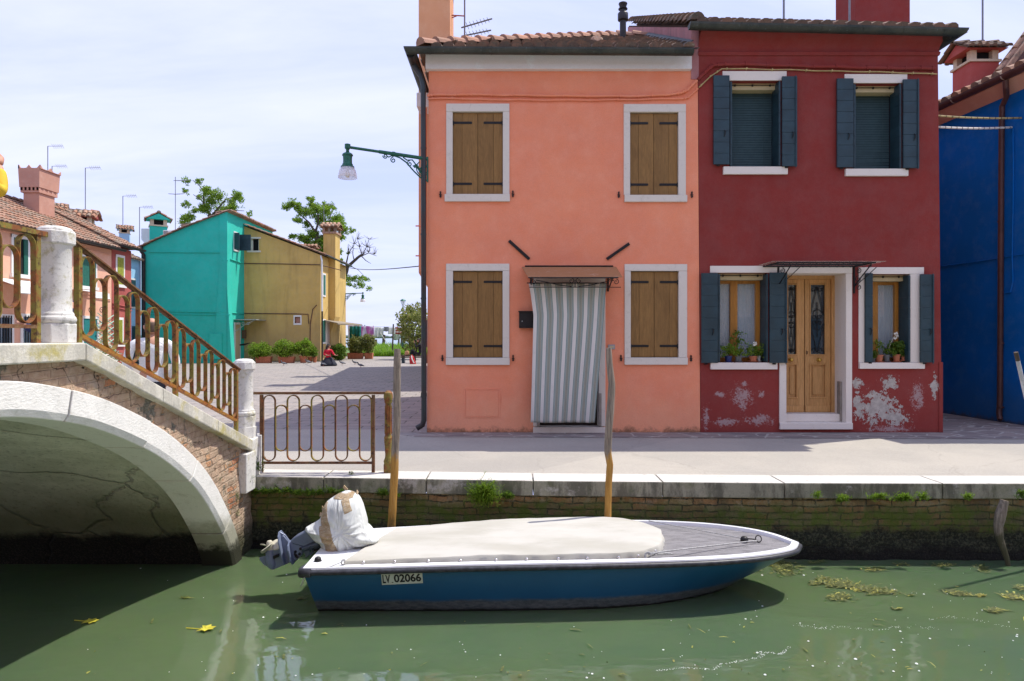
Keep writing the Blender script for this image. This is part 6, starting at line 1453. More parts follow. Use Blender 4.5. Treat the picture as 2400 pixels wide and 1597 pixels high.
# iron canopy
zc_ = uv(front(10.1), 0, 616)[1]; xa, xb = cx_(1826, 10.1), cx_(2046, 10.1); mb = MB()
for x_ in (xa, xb): mb.tube([(x_, DF, zc_), (x_, 10.1, zc_)], 0.013, 6)
for y_ in (10.1, 10.36, DF-0.03): mb.tube([(xa-0.04, y_, zc_), (xb+0.04, y_, zc_)], 0.012, 6)
can2 = mb.build('door_canopy', M['black'], rh)
mb = MB(); mb.add([(cx_(1808, 10.1), 10.06, zc_+0.018), (cx_(2074, 10.1), 10.06, zc_+0.018), (cx_(2074, 10.1), DF-0.02, zc_+0.018), (cx_(1808, 10.1), DF-.02, zc_+0.018)], [(0, 1, 2, 3)]); t = NT('clear plastic sheet'); mb.build('canopy_sheet', t.done((0.55, 0.50, 0.40, 1), 0.2, Alpha=0.30), can2, solid=0.006)
mb = MB()
for x_ in (cx_(1823, DF), cx_(2001, DF)):
    mb.box((x_-0.012, DF-0.02, zc_-0.42), (x_+0.012, DF-0.002, zc_)); mb.tube([(x_, DF-0.02, zc_-0.30), (x_, 10.15, zc_-0.02)], 0.009, 6)
    mb.tube([(x_, DF-0.01, zc_-0.32), (x_+0.18, DF-0.08, zc_-0.14), (x_+0.30, DF-0.1, zc_-0.02)], 0.007, 6)
    for k, r0 in enumerate((0.045, 0.055, 0.04)): mb.tube(spiral((x_+0.05, DF-0.05, zc_-0.07-0.13*k), r0, 0.01, 90, 90+(430 if k % 2 else -430), 20), 0.006, 6)
L = xb-xa
for k in range(7):
    cxk = xa+L*(k+0.5)/7; mb.tube(spiral((cxk-0.03, 10.1, zc_-0.045), 0.034, 0.008, 90, 480, 16), 0.004, 5); mb.tube(spiral((cxk+0.05, 10.1, zc_-0.045), 0.034, 0.008, 90, -300, 16), 0.004, 5)
mb.build('scrollwork', M['black'], can2)
# ------------------------------------------------------------------ blue house on the right
bh = thing('blue_house', 'tall deep blue house wall with brown gutter and downpipe at the right edge', 'house', (8.6, 12, Z0))
def bx(y): return 8.68-(y-11.0)*0.095
U_ = Vector((-0.095, 1, 0)).normalized(); N_ = Vector((-1, -0.095, 0)).normalized()
PB = Plane((bx(11.0), 11.0, 0), U_, N_, None)
mb = MB(); LB = 14.0; zb_ = 6.62
mb.quad(PB.pt(0, Z0-.05), PB.pt(LB, Z0-.05), PB.pt(LB, zb_), PB.pt(0, zb_)); mb.quad(PB.pt(0, Z0-.05), PB.pt(0, Z0-.05, -6), PB.pt(0, zb_+2.9, -6), PB.pt(0, zb_)); mb.quad(PB.pt(LB, Z0-.05), PB.pt(LB, Z0-.05, -6), PB.pt(LB, zb_+2.9, -6), PB.pt(LB, zb_))
mb.keepn = True; mb.build('wall', M['blue'], bh)
mb = MB(); mb.prism([PB.pt(-0.1, zb_-0.16, 0.0), PB.pt(-0.1, zb_+0.02, 0.20), PB.pt(-0.1, zb_+0.06, 0.2), PB.pt(-0.1, zb_+0.06, 0.0)], U_*(LB+.1)); mb.build('eaves', plaster('salmon eaves', (0.66, 0.38, 0.29, 1)), bh)
mb = MB(); gutter(mb, [PB.pt(LB, zb_+0.10, 0.27), PB.pt(-0.1, zb_+0.10, 0.27)], 0.085); mb.build('gutter', M['pipebrown'], bh)
mb = MB()
for k in range(12): p = PB.pt(0.6+1.15*k, zb_+0.10, 0.27); mb.ribbon(arc(p, 0.089, 200, 330, 8, tuple(N_*-1)), tuple(U_*0.02), 0.004)
mb.build('gutter_bracket', simple('pale bracket', (0.45, 0.40, 0.33, 1), 0.5), bh)
sB = Vector((N_.x*-math.cos(R(24)), N_.y*-math.cos(R(24)), math.sin(R(24)))); P0 = PB.pt(LB, zb_+0.14, 0.20); mb = MB()
mb.add([P0, P0-U_*LB, P0-U_*LB+sB*7, P0+sB*7], [(0, 1, 2, 3)]); tiles(mb, P0, -U_, sB, LB, 4.0, r=0.09, sp=0.24, cl=0.33); roofb = mb.build('roof', M['tile'], bh)
def pbpx(px, py, w_=0.0):        # pixel on the blue wall plane
    dx = (px-HX)/F; # x = bx(y) -> dx*y = 8.68-(y-11)*.095
    y = (8.68+1.045)/(dx+0.095); y -= w_*0.3; return Vector((bx(y), y, ZC+(HY-py)*y/F))+N_*w_
mb = MB(); pts = [pbpx(2382, 190, 0.27), pbpx(2381, 206, 0.25), pbpx(2370, 228, 0.12), pbpx(2356, 250, 0.08), pbpx(2354, 300, 0.07), pbpx(2352, 600, 0.07), pbpx(2350, 940, 0.07), pbpx(2349, 968, 0.08), pbpx(2354, 984, 0.11)]
mb.tube(pts, 0.045, 12)
for y in (300, 520, 805, 955): mb.lathe([(0.050, -0.015), (0.050, 0.015)], pbpx(2352, y, 0.07), 12)
autosmooth(mb.build('downpipe', M['pipebrown'], bh))
mb = MB(); mb.tube([pbpx(2376, 300, .02), pbpx(2377, 400, .02), pbpx(2376, 500, .02), pbpx(2374, 600, .02), pbpx(2376, 660, .02), pbpx(2370, 685, .02), pbpx(2358, 687, .02)], 0.014, 6); mb.tube([pbpx(2204, 625, .015), pbpx(2300, 612, .015), pbpx(2400, 596, .015)], 0.010, 6); mb.build('cable', M['blue'], bh)
def chimneyhouse(name, label, parent, c, w_, d_, h, mat, tm, rot=0.0, cat='chimney', capw=1.35, ridge='y', cap_h=0.35, drop=0.0):
    """square stack with an open neck and a small tiled gable hood; c is the centre of the base"""
    mb = MB(); c = Vector(c); mb.M = Matrix.Translation(c) @ Matrix.Rotation(rot, 4, 'Z')
    hw, hd = w_/2, d_/2; mb.box((-hw, -hd, 0), (hw, hd, h)); mb.m = 1; mb.box((-hw*1.12, -hd*1.12, h), (hw*1.12, hd*1.12, h+0.05*w_/0.6))
    mb.m = 1
    for sx in (-1, 1):
        for sy in (-1, 1): mb.box((sx*hw*0.98, sy*hd*0.98, h+0.04), (sx*hw*0.55, sy*hd*0.55, h+0.30*w_/0.7))
    mb.m = 2; mb.box((-hw*0.6, -hd*0.6, h+.04), (hw*0.6, hd*0.6, h+0.29*w_/0.7))
    z = h+0.30*w_/0.7; mb.m = 0; e = capw; rise = hw*0.75
    mb.prism([(-hw*e, -hd*e, z), (hw*e, -hd*e, z), (0, -hd*e, z+rise)], (0, 2*hd*e, 0))
    o = None
    mt = MB(); mt.M = mb.M; sp_ = max(0.1, 0.17*w_/0.7)
    L = math.hypot(hw*e+0.06, rise+0.04)
    for sg in (-1, 1):
        tiles(mt, (sg*(hw*e+0.07), (-hd*e-0.05)*sg*-1*-1 if False else (-hd*e-0.05), z-0.02), (0, 1, 0), Vector((-sg*(hw*e+.07), 0, rise+.07)), 2*hd*e+.1, L+0.04, r=sp_*0.46, sp=sp_, cl=L/2.01)
    captiles(mt, (0, -hd*e-0.06, z+rise+0.02), (0, hd*e+0.06, z+rise+0.02), sp_*0.5, 0.3)
    if parent is None:
        o = mb.build(name, [mat, M['cream'], M['dark']], origin=c); tag(o, label, cat)
        WL[o.name] = c; mt.build('chimney_cap', tm, o)
    else:
        o = mb.build(name, [mat, M['cream'], M['dark']], parent); mt.build('chimney_cap', tm, o) if parent.parent is None else mt.build('chimney_cap', tm, parent)
    return o
def MBfix(): pass
cb = W(2286, 235, 16.6); chimneyhouse('chimney', None, bh, (cb.x, 16.6, 6.9), 0.66, 0.68, ZC+(HY-158)*16.6/F-6.9, M['chimpink'], M['tileold'], rot=R(90), ridge='y', capw=1.4)
aerial('roof_aerial', 'thin aerial mast rising behind the pink chimney of the blue house', tuple(W(2303, 104, 16.5)), 2.2, 'L', 'aerial masts over the red house', 0.020)
# gable of a taller roof behind, upper right
th = thing('tiled_gable_house', 'brown tiled gable end rising behind the blue house roof at the right edge', 'house', (12.3, 16, Z0))
mb = MB(); a = W(2350, 180, 16); b = W(2402, 110, 16); k = (b-a); top = a+k*3.2
mb.prism([a+Vector((0, 0, -0.1)), a, top, Vector((top.x*2-a.x, 16, a.z)), Vector((top.x*2-a.x, 16, Z0)), Vector((a.x+0.6, 16, Z0)), Vector((a.x+.6, 16, a.z-.2))], (0, .4, 0)); mb.build('wall', simple('dusky plaster', (0.16, 0.10, 0.10, 1), 0.9), th)
mb = MB(); off = Vector((-0.1, 0, 0.12)); mb.ribbon([a+off+Vector((-.1, -.15, -.14)), top+off+Vector((0, -.15, 0))], (0, 0.5, 0), 0.10); captiles(mb, a+off+Vector((-.12, -.2, -.1)), top+off+Vector((0, -.2, .03)), 0.07, 0.3); mb.build('roof', M['tile'], th)
# cables over the alley
for nm, y0, y1, r_, m_, lb_ in (('overhead_cable', 271.5, 277, 0.016, yel, 'yellowish cable with black ties spanning the alley, upper of two'), ('overhead_cable', 298, 299, 0.018, M['frameclean'], 'pale grey bundled cable spanning the alley, lower of two')):
    mb = MB(); a = W(2194, y0, 10.9); b = pbpx(2396 if y0 < 290 else 2374, y1, 0.03); P = [a.lerp(b, i/14)+Vector((0, 0, -0.02*math.sin(math.pi*i/14))) for i in range(15)]
    mb.tube(P, r_, 8); mb.m = 1
    for i in range(14): p = P[i].lerp(P[i+1], 0.5); mb.lathe([(r_*1.12, -0.006), (r_*1.12, 0.006)], p, 8, axis=(b-a))
    tag(mb.build(nm, [m_, M['black']], origin=a), lb_, 'cable')
# long house standing behind the orange one (its shadow falls over the square)
rr = thing('rear_house', 'plain ochre house row standing behind the orange house along the square', 'house', (0, 25, Z0))
mb = MB(); P_ = [(-2.55, 19.5), (-4.0, 34.8), (4, 34.8), (4, 19.5)]
P_ = [(-2.2, 21.0), (-4.35, 35.6), (4, 35.6), (4, 21.0)]
H_ = 8.0
for k in range(4):
    a = P_[k]; b = P_[(k+1) % 4]; mb.quad((*a, Z0-.05), (*b, Z0-.05), (*b, H_), (*a, H_))
mb.build('wall', plaster('ochre plaster', (0.55, 0.36, 0.15, 1)), rr)
mb = MB(); e_ = 0.25; xm = 0.3
q = [Vector((P_[0][0]-e_, 20.8, H_-.05)), Vector((P_[1][0]-e_, 35.8, H_-.05)), Vector((xm, 35.8, H_+1.9)), Vector((xm, 20.8, H_+1.9))]
mb.add(q, [(0, 1, 2, 3)]); mb.add([q[3], q[2], Vector((4.2, 35.8, H_-.05)), Vector((4.2, 20.8, H_-.05))], [(0, 1, 2, 3)]); mb.add([q[0], q[3], Vector((4.2, 20.8, H_-.05))], [(0, 1, 2)]); mb.build('roof', M['tile'], rr, solid=0.12)
for y_ in (23.0, 27.6):
    mb = MB(); xs_ = -2.6-(y_-21)*0.147; mb.box((xs_+.1, y_, H_), (xs_+0.75, y_+0.7, H_+2.3)); mb.box((xs_, y_-.1, H_+2.3), (xs_+.85, y_+.8, H_+2.5)); mb.build('chimney', M['cream'], rr)
for y_ in (23, 26.5, 30, 33.4):
    for z_ in (1.7, 5.0):
        xs_ = -2.2-(y_-21)*0.1473; mb = MB(); mb.box((xs_-0.06, y_-.5, z_), (xs_+0.2, y_+.5, z_+1.5)); w_ = mb.build('window', M['frame'], rr); mb = MB(); mb.box((xs_-0.08-.03, y_-.4, z_+.1), (xs_+0.1, y_+.4, z_+1.4)); mb.build('shutter', M['greenshut'], w_)
# ------------------------------------------------------------------ row of houses at the left
XS = -18.7; PS = side(XS)
def sD(px): return XS*F/(px-HX)
def lw_(parent, nm, x0, y0, x1, y1, w0, w1, mat, **k):
    a = rect(PS, x0, y0, x1, y1); mb = MB(); mb.pbox(PS, *a[:2], *a[2:], w0, w1); return mb.build(nm, mat, parent, **k)
def lwin(parent, x0, y0, x1, y1, shut, opened=True, name='window', fr=0.12, pane=None):
    a = rect(PS, x0, y0, x1, y1); mb = MB()
    mb.pbox(PS, a[0], a[1], a[0]+fr, a[3], -0.05, 0.04); mb.pbox(PS, a[2]-fr, a[1], a[2], a[3], -0.05, 0.04); mb.pbox(PS, a[0], a[3]-fr, a[2], a[3], -0.05, 0.042); mb.pbox(PS, a[0]-0.05, a[1]-0.02, a[2]+0.05, a[1]+fr, -0.05, 0.10)
    w_ = mb.build(name, M['white'], parent)
    mb = MB(); mb.pbox(PS, a[0]+fr, a[1]+fr, a[2]-fr, a[3]-fr, 0.0, 0.012); mb.build('pane', pane or M['dark'], w_)
    if shut:
        m_ = (a[0]+a[2])/2; h = (a[2]-a[0]-2*fr)
        for (u0, u1) in ((a[0]+fr, a[0]+fr+h*(0.30 if opened else 0.49)), (a[2]-fr-h*(0.30 if opened else 0.49), a[2]-fr)):
            mb = MB(); n_ = 3
            for k in range(n_): mb.pbox(PS, u0+(u1-u0)*k/n_+.006, a[1]+fr, u0+(u1-u0)*(k+1)/n_-.006, a[3]-fr, 0.02, 0.06)
            mb.build('shutter', shut, w_)
    return w_
GS = simple('dark green shutters', (0.015, 0.12, 0.085, 1), 0.6); OS = simple('olive yellow shutters', (0.30, 0.33, 0.04, 1), 0.7, var=0.2)
sh_ = thing('salmon_row_house', 'pale salmon terrace house with green shutters left of the brick red house', 'house', (XS, 26, Z0))
D0, D1 = 18.5, sD(261.5); ez_ = 6.35
mb = MB(); mb.box((XS-7, D0, Z0-.05), (XS, D1, ez_)); mb.build('wall', M['salmon'], sh_)
def rowroof(parent, d0, d1, ez, rx, rzv, over=0.35):
    a = Vector((XS+over, d1, ez)); run_ = XS+over-rx; s_ = Vector((-run_, 0, rzv-ez)); mb = MB(); n_ = Vector((0, 0, -0.03))
    A1, B1 = Vector((XS+over, d0, ez)), a; A2, B2 = Vector((rx, d0, rzv)), Vector((rx, d1, rzv)); A3, B3 = Vector((rx-run_, d0, ez)), Vector((rx-run_, d1, ez))
    mb.add([p+n_ for p in (A1, B1, B2, A2)], [(0, 1, 2, 3)]); mb.add([A2+n_, B2+n_, B3, A3], [(0, 1, 2, 3)]); mb.add([B1+n_, B2+n_, B3], [(0, 1, 2)]); mb.add([A1+n_, A2+n_, A3], [(0, 1, 2)])
    tiles(mb, A1, (0, 1, 0), s_, d1-d0, s_.length, r=0.095, sp=0.21, cl=0.36); captiles(mb, A2+Vector((0, 0, .05)), B2+Vector((0, 0, .05)), 0.12, 0.4)
    r_ = mb.build('roof', M['tile'], parent)
    mb = MB(); gutter(mb, [Vector((XS+over+0.08, d1+0.2, ez-0.0)), Vector((XS+over+0.08, d0, ez-0.0))], 0.10); mb.build('gutter', M['pipedark'], parent)
    return r_
rowroof(sh_, D0, D1+0.15, ez_+0.05, -21.9, 8.25)
lwin(sh_, 25, 548, 68, 648, GS); lwin(sh_, 186, 596, 226, 676, GS, False)
a = rect(PS, 0, 735, 31, 812); lwin(sh_, -30, 735, 31, 870, None, name='window', pane=M['glass']); lwin(sh_, 47, 735, 86, 860, None, pane=M['glass'])
mb = MB()
for x_ in (4, 10, 16, 22, 56, 62, 68, 74): u, v = uv(PS, x_, 740); mb.tube([PS.pt(u, v, 0.08), PS.pt(u, v-1.9, 0.08)], 0.02, 5)
mb.build('window_grille', M['black'], sh_)
d_ = lwin(sh_, 190, 740, 230, 890, None, name='doorway', pane=simple('teal door curtain', (0.01, 0.17, 0.17, 1), 0.9))
for (x0, x1, y0, y1) in ((-20, 70, 650, 678), (160, 206, 676, 690)):
    a = rect(PS, x0, y0, x1, y1); mb = MB(); mb.add([PS.pt(a[0], a[3], 0.02), PS.pt(a[2], a[3], 0.02), PS.pt(a[2], a[1]+.1, 0.95), PS.pt(a[0], a[1]+.1, 0.95)], [(0, 1, 2, 3)]); mb.add([PS.pt(a[0], a[1]+.1, 0.95), PS.pt(a[2], a[1]+.1, 0.95), PS.pt(a[2], a[1]-.1, 0.96), PS.pt(a[0], a[1]-.1, 0.96)], [(0, 1, 2, 3)])
    mb.tube([PS.pt(a[0], a[1]-0.12, 0.96), PS.pt(a[2], a[1]-0.12, 0.96)], 0.03, 6); mb.build('awning', M['white'], sh_, solid=0.02)
mb = MB()
for y_, r_ in ((676, 0.03), (683, 0.02)): mb.tube([PS.pt(*uv(PS, 2, y_-18), 0.03), PS.pt(*uv(PS, 258, y_+22), 0.03)], r_, 6)
mb.tube([PS.pt(*uv(PS, 2, 540), 0.03), PS.pt(*uv(PS, 258, 598), 0.03)], 0.018, 6); mb.build('cable', M['salmon'], sh_)
mb = MB()
for cx0 in (196, 222):
    u, v = uv(PS, cx0, 728); mb.tube(spiral(PS.pt(u, v, 0.3), 0.16, 0.04, 0, 450, 18, (0, 1, 0)), 0.015, 5)
mb.build('scrollwork', M['black'], sh_)
mb = MB(); u, v = uv(PS, 245, 735); 
for k in range(9):
    mb.tube([PS.pt(u-0.7, v-0.28*k, 0.1), PS.pt(u+0.7, v-0.28*k-0.6, 0.1)], 0.02, 4); mb.tube([PS.pt(u+0.7, v-0.28*k, 0.1), PS.pt(u-0.7, v-0.28*k-0.6, 0.1)], 0.02, 4)
mb.build('lattice', simple('pale green lattice', (0.25, 0.5, 0.4, 1), 0.7), sh_)
# brick red row house
mh = thing('brick_red_row_house', 'narrow brick red terrace house with olive yellow shutters beside the turquoise house', 'house', (XS, 32.8, Z0))
D2 = sD(306.5); mb = MB(); mb.box((XS-7, D1+.002, Z0-.05), (XS+0.02, D2, ez_+0.15)); mb.build('wall', M['maroon'], mh)
rowroof(mh, D1+0.1, D2+0.25, ez_+0.25, -21.9, 8.4)
lwin(mh, 270, 596, 291, 672, OS, False); lwin(mh, 273, 744, 288, 812, OS, False)
mb = MB(); mb.tube([PS.pt(*uv(PS, 262, 712), 0.05), PS.pt(*uv(PS, 306, 722), 0.05)], 0.03, 6); mb.tube([PS.pt(*uv(PS, 262, 720), 0.05), PS.pt(*uv(PS, 306, 729), 0.05)], 0.03, 6); mb.build('cable', M['maroon'], mh)
lbh = thing('pale_blue_row_house', 'pale blue terrace house glimpsed between the brick red and turquoise houses', 'house', (-19.3, 36, Z0))
mb = MB(); mb.box((-27, 35.9, Z0-.05), (-21.45, 39.45, 6.7)); mb.build('wall', M['ltblue'], lbh)
mb = MB(); A1 = Vector((-21.2, 35.8, 6.65)); mb.add([A1, Vector((-21.2, 39.45, 6.65)), Vector((-24.7, 39.45, 8.3)), Vector((-24.7, 35.8, 8.3))], [(0, 1, 2, 3)]); tiles(mb, A1, (0, 1, 0), (-3.5, 0, 1.65), 3.6, 3.9, r=0.1, sp=0.22, cl=0.36); mb.build('roof', M['tile'], lbh)
mb = MB(); mb.box((-21.42, 38.0, 3.9), (-21.38, 38.8, 5.6)); w_ = mb.build('window', M['white'], lbh); mb = MB(); mb.box((-21.37, 38.1, 4.0), (-21.33, 38.7, 5.5)); mb.build('shutter', M['greenshut'], w_)
mb = MB(); mb.box((-21.42, 38.5, 0.8), (-21.36, 39.2, 2.9)); mb.build('door', M['greenshut'], lbh)
# big crenellated chimney
bc = thing('crenellated_chimney', 'tall terracotta plastered chimney with flared toothed top on the salmon row roof', 'chimney', (-20.8, 29.7, 7.2))
DD = 29.7; kx = lambda px: (px-HX)*DD/F; kz = lambda py: ZC+(HY-py)*DD/F
mb = MB(); mb.box((kx(55), DD, 6.8), (kx(92), DD+1.0, kz(452))); mb.build('shaft', M['terra'], bc)
mb = MB(); mb.box((kx(51), DD-.08, kz(452)), (kx(95), DD+1.12, kz(447)))
for k in range(5): 
    q = kx(52)+(kx(94)-kx(52)-0.09)*k/4; mb.box((q, DD-.1, kz(447)), (q+0.09, DD+1.13, kz(440)))
    q2 = DD-.1+1.1*k/4; mb.box((kx(51), q2, kz(447)), (kx(95), q2+.12, kz(440.2)))
mb.build('corbels', M['terra'], bc)
mb = MB(); x0, x1, y0, y1, z0, z1 = kx(48), kx(98), DD-.15, DD+1.2, kz(440), kz(397)
mb.add([(x0+.03, y0+.03, z0), (x1-.03, y0+.03, z0), (x1-.03, y1-.03, z0), (x0+.03, y1-.03, z0), (x0, y0, z1), (x1, y0, z1), (x1, y1, z1), (x0, y1, z1)], [(0, 3, 2, 1), (4, 5, 6, 7), (0, 1, 5, 4), (1, 2, 6, 5), (2, 3, 7, 6), (3, 0, 4, 7)])
for (ax, ay, bx_, by) in ((x0, y0, x1, y0), (x1, y0, x1, y1), (x0, y1, x1, y1), (x0, y0, x0, y1)):
    for k in range(2):
        a = Vector((ax+(bx_-ax)*k/2, ay+(by-ay)*k/2, z1)); b = Vector((ax+(bx_-ax)*(k+1)/2, ay+(by-ay)*(k+1)/2, z1)); m_ = a.lerp(b, .5)
        th_ = Vector((0.05 if ax == bx_ else 0, 0.05 if ay == by else 0, 0))
        mb.prism([a, a+Vector((0, 0, 0.16)), a.lerp(m_, .45)+Vector((0, 0, .03)), m_+Vector((0, 0, .02)), b.lerp(m_, .45)+Vector((0, 0, .03)), b+Vector((0, 0, 0.16)), b], th_)
mb.build('flared_top', M['terra'], bc)
def roofchim(label, px, ytop, ybase, wpx, D, mat, rot=0.3, group=None):
    c = W(px, ybase, D); w_ = wpx*D/F*0.62; h = (ybase-ytop)*D/F-0.30*w_/0.7-w_*0.36; o = chimneyhouse('chimney', label, None, (c.x, D, c.z-0.5), w_, w_, h+0.5, mat, M['tile'], rot=rot, capw=1.45); return o
roofchim('small tiled chimney with pale blue hood right behind the toothed chimney', 133, 481, 510, 44, 36, M['ltblue'], R(-60))
roofchim('wide tiled brick chimney between two aerials on the salmon roof', 196, 498, 535, 62, 36, M['maroon'], R(-70))
roofchim('small tiled chimney on a pale blue base above the brick red house roof', 292, 532, 566, 34, 40, M['ltblue'], R(-65))
# ------------------------------------------------------------------ turquoise house
tl = thing('turquoise_house', 'turquoise house with blank side wall, mono pitch roof and narrow sunlit front', 'house', (-18.5, 39.5, Z0))
DT = 39.5; FT = front(DT); XE = -16.48; ZT = 9.55; XW = cx_(331, DT); ZL = uv(FT, 0, 582)[1]
PT = side(XE)
mb = MB(); tf = lambda u: ZL+(ZT-ZL)*min(1, max(0, (u-XW)/(XE-XW)))**0.88
wall(mb, FT, XW, XE, Z0-.05, tf, [(XW+(XE-XW)*k/8, 3, XW+(XE-XW)*k/8+.001, 3.01) for k in range(1, 8)], 0.0)
mb.quad((XE, DT, Z0-.05), (XE, 47, Z0-.05), (XE, 47, ZT), (XE, DT, ZT)); mb.quad((XW, DT, Z0-.05), (XW, 47, Z0-.05), (XW, 47, ZL), (XW, DT, ZL)); mb.quad((XW, 47, Z0-.05), (XE, 47, Z0-.05), (XE, 47, ZT), (XW, 47, ZL))
mb.keepn = True; mb.build('wall', M['teal'], tl)
mb = MB(); mb.prism([(XE-0.8, DT-0.05, Z0), (XE+0.02, DT-0.05, Z0), (XE+0.02, DT-.05, ZT-.03), (XE-0.42, DT-0.05, ZT-.12), (XE-.42, DT-.05, 6.5)], (0, 0.1, 0)); mb.prism([(XE, DT-0.05, Z0), (XE+0.30, DT-.05, Z0), (XE+0.20, DT-.05, 2.2), (XE, DT-.05, 5.2)], (0, 0.5, 0)); mb.build('buttress', M['teal'], tl)
mb = MB(); P_ = [Vector((XW-0.1+(XE-XW+.25)*k/8, DT-0.12, tf(XW+(XE-XW)*k/8)+0.03)) for k in range(9)]
for p, q_ in zip(P_, P_[1:]): mb.add([p, q_, q_+Vector((0, 7.6, 0)), p+Vector((0, 7.6, 0))], [(0, 1, 2, 3)])
captiles(mb, P_[0], P_[4], 0.07, 0.35); captiles(mb, P_[4], P_[8], 0.07, 0.35)
tiles(mb, P_[8]+Vector((0.15, 0, -.02)), (0, 1, 0), (-1, 0, -0.1), 7.5, 0.9, r=0.1, sp=0.22)
mb.build('roof', M['tile'], tl)
mb = MB(); mb.tube([W(331, 578, DT-.1), W(331, 590, DT-.2), W(337, 598, DT-.1), W(337, 850, DT-.1)], 0.10, 8); mb.build('downpipe', M['pipedark'], tl)
mb = MB()
for pts in ([(350, 591), (518, 592), (519, 610), (535, 611)], [(337, 729), (530, 732)], [(337, 736), (540, 738)]): mb.tube([W(x, y, DT-.03) for x, y in pts], 0.035, 6)
for pts in ([(539, 608), (568, 618)], [(540, 733), (570, 736)]): mb.tube([Vector((XE+.04, XE*F/(x-HX), ZC+(HY-y)*(XE*F/(x-HX))/F)) for x, y in pts], 0.03, 6)
mb.build('cable', M['teal'], tl)
mb = MB(); a = rect(FT, 493, 782, 522, 842); mb.pbox(FT, *a[:2], *a[2:], 0, 0.15); mb.build('meter_cabinet', M['teal'], tl, bevel=0.01)
def twin(x0, y0, x1, y1, parent, X, nm='window', fr=0.09, mat=None, pm=None):
    pl = side(X); a = rect(pl, x0, y0, x1, y1); mb = MB(); mb.pbox(pl, a[0], a[1], a[2], a[3], -0.02, 0.05); w_ = mb.build(nm, mat or M['white'], parent); mb = MB(); mb.pbox(pl, a[0]+fr, a[1]+fr, a[2]-fr, a[3]-fr, 0.05, 0.06); mb.build('pane', pm or M['glass'], w_); return w_, a
w_, a = twin(547, 542, 559, 588, tl, XE); mb = MB(); mb.box((XE+.06, a[2]-.05, a[1]+.1), (XE+0.75, a[2]+.0, a[3]-.1)); mb.build('shutter', M['greenshut'], w_); mb = MB(); mb.box((XE+.06, a[0]-.02, a[1]+.1), (XE+0.35, a[0]+.04, a[3]-.1)); mb.build('shutter', M['greenshut'], w_)
w_, a = twin(548, 756, 562, 848, tl, XE+.0, 'door', 0.12, M['white'], M['cream2'])
mb = MB(); mb.box((XE, 40.4, 3.30), (XE+1.35, 42.0, 3.34)); mb.tube([(XE+.05, 40.5, 2.6), (XE+.6, 40.5, 3.0), (XE+1.2, 40.5, 3.28)], 0.02, 5)
for k in range(3): mb.tube(spiral((XE+.25+.3*k, 40.45, 3.08), 0.11, 0.03, 0, 400, 14), 0.014, 5)
mb.build('door_canopy', simple('grey canopy', (0.35, 0.38, 0.37, 1), 0.6), tl)
mb = MB(); p = W(572, 808, 41.2); mb.tube([p+Vector((-0.45, 0, -.05)), p, p+Vector((0.35, 0, 0.1))], [0.03, 0.07, 0.02], 6); mb.build('rolled_awning_arm', M['black'], tl)
mb = MB(); mb.box((XE, 41.6, 2.2), (XE+.22, 41.8, 2.7)); mb.build('letter_box', simple('brown box', (0.15, 0.09, 0.05, 1)), tl)
# roof clutter of the turquoise house
c = W(371, 570, 42.5); ct = chimneyhouse('chimney', None, tl, (c.x, 42.5, c.z-1.5), 0.95, 0.9, 1.5+(570-533)*42.5/F, M['teal'], M['tile'], rot=R(30), capw=1.4)
mb = MB(); a = W(382, 540, 41.5); b = W(412, 562, 41.5); mb.box((a.x, 41.5, b.z-.2), (b.x, 41.9, a.z)); ac = mb.build('air_conditioner', M['white'], tl, bevel=0.02)
mb = MB()
for k in range(8): mb.box((a.x+0.04, 41.48, a.z-.08-0.055*k), (a.x+0.3, 41.5, a.z-.05-.055*k))
mb.build('grille', M['grey'], ac)
mb = MB(); a = W(331, 536, 43.5); b = W(354, 561, 43.5); mb.box((a.x, 43.5, b.z), (b.x, 46, a.z)); mb.prism([(a.x, 43.5, b.z), (b.x, 43.5, b.z), (b.x, 43.5, b.z-1.0), (a.x+.4, 43.5, b.z-.5)], (0, 1, 0)); mb.build('roof_terrace', M['whiteplaster'], tl)
mb = MB(); a = W(352, 585, 45); a2 = W(455, 545, 45); tiles(mb, (a.x, 45, a.z), (1, 0, 0), (0, 1, 0.5), 3.4, 2.4, r=0.11, sp=0.25); mb.add([(a.x, 45, a.z), (a.x+3.4, 45, a.z), (a.x+3.4, 47.2, a.z+1.1), (a.x, 47.2, a.z+1.1)], [(0, 1, 2, 3)]); mb.box((cx_(421, 46), 46.2, 8.5), (cx_(455, 46), 46.8, ZC+(HY-523)*46/F)); mb.build('rear_roof', M['tile'], tl)
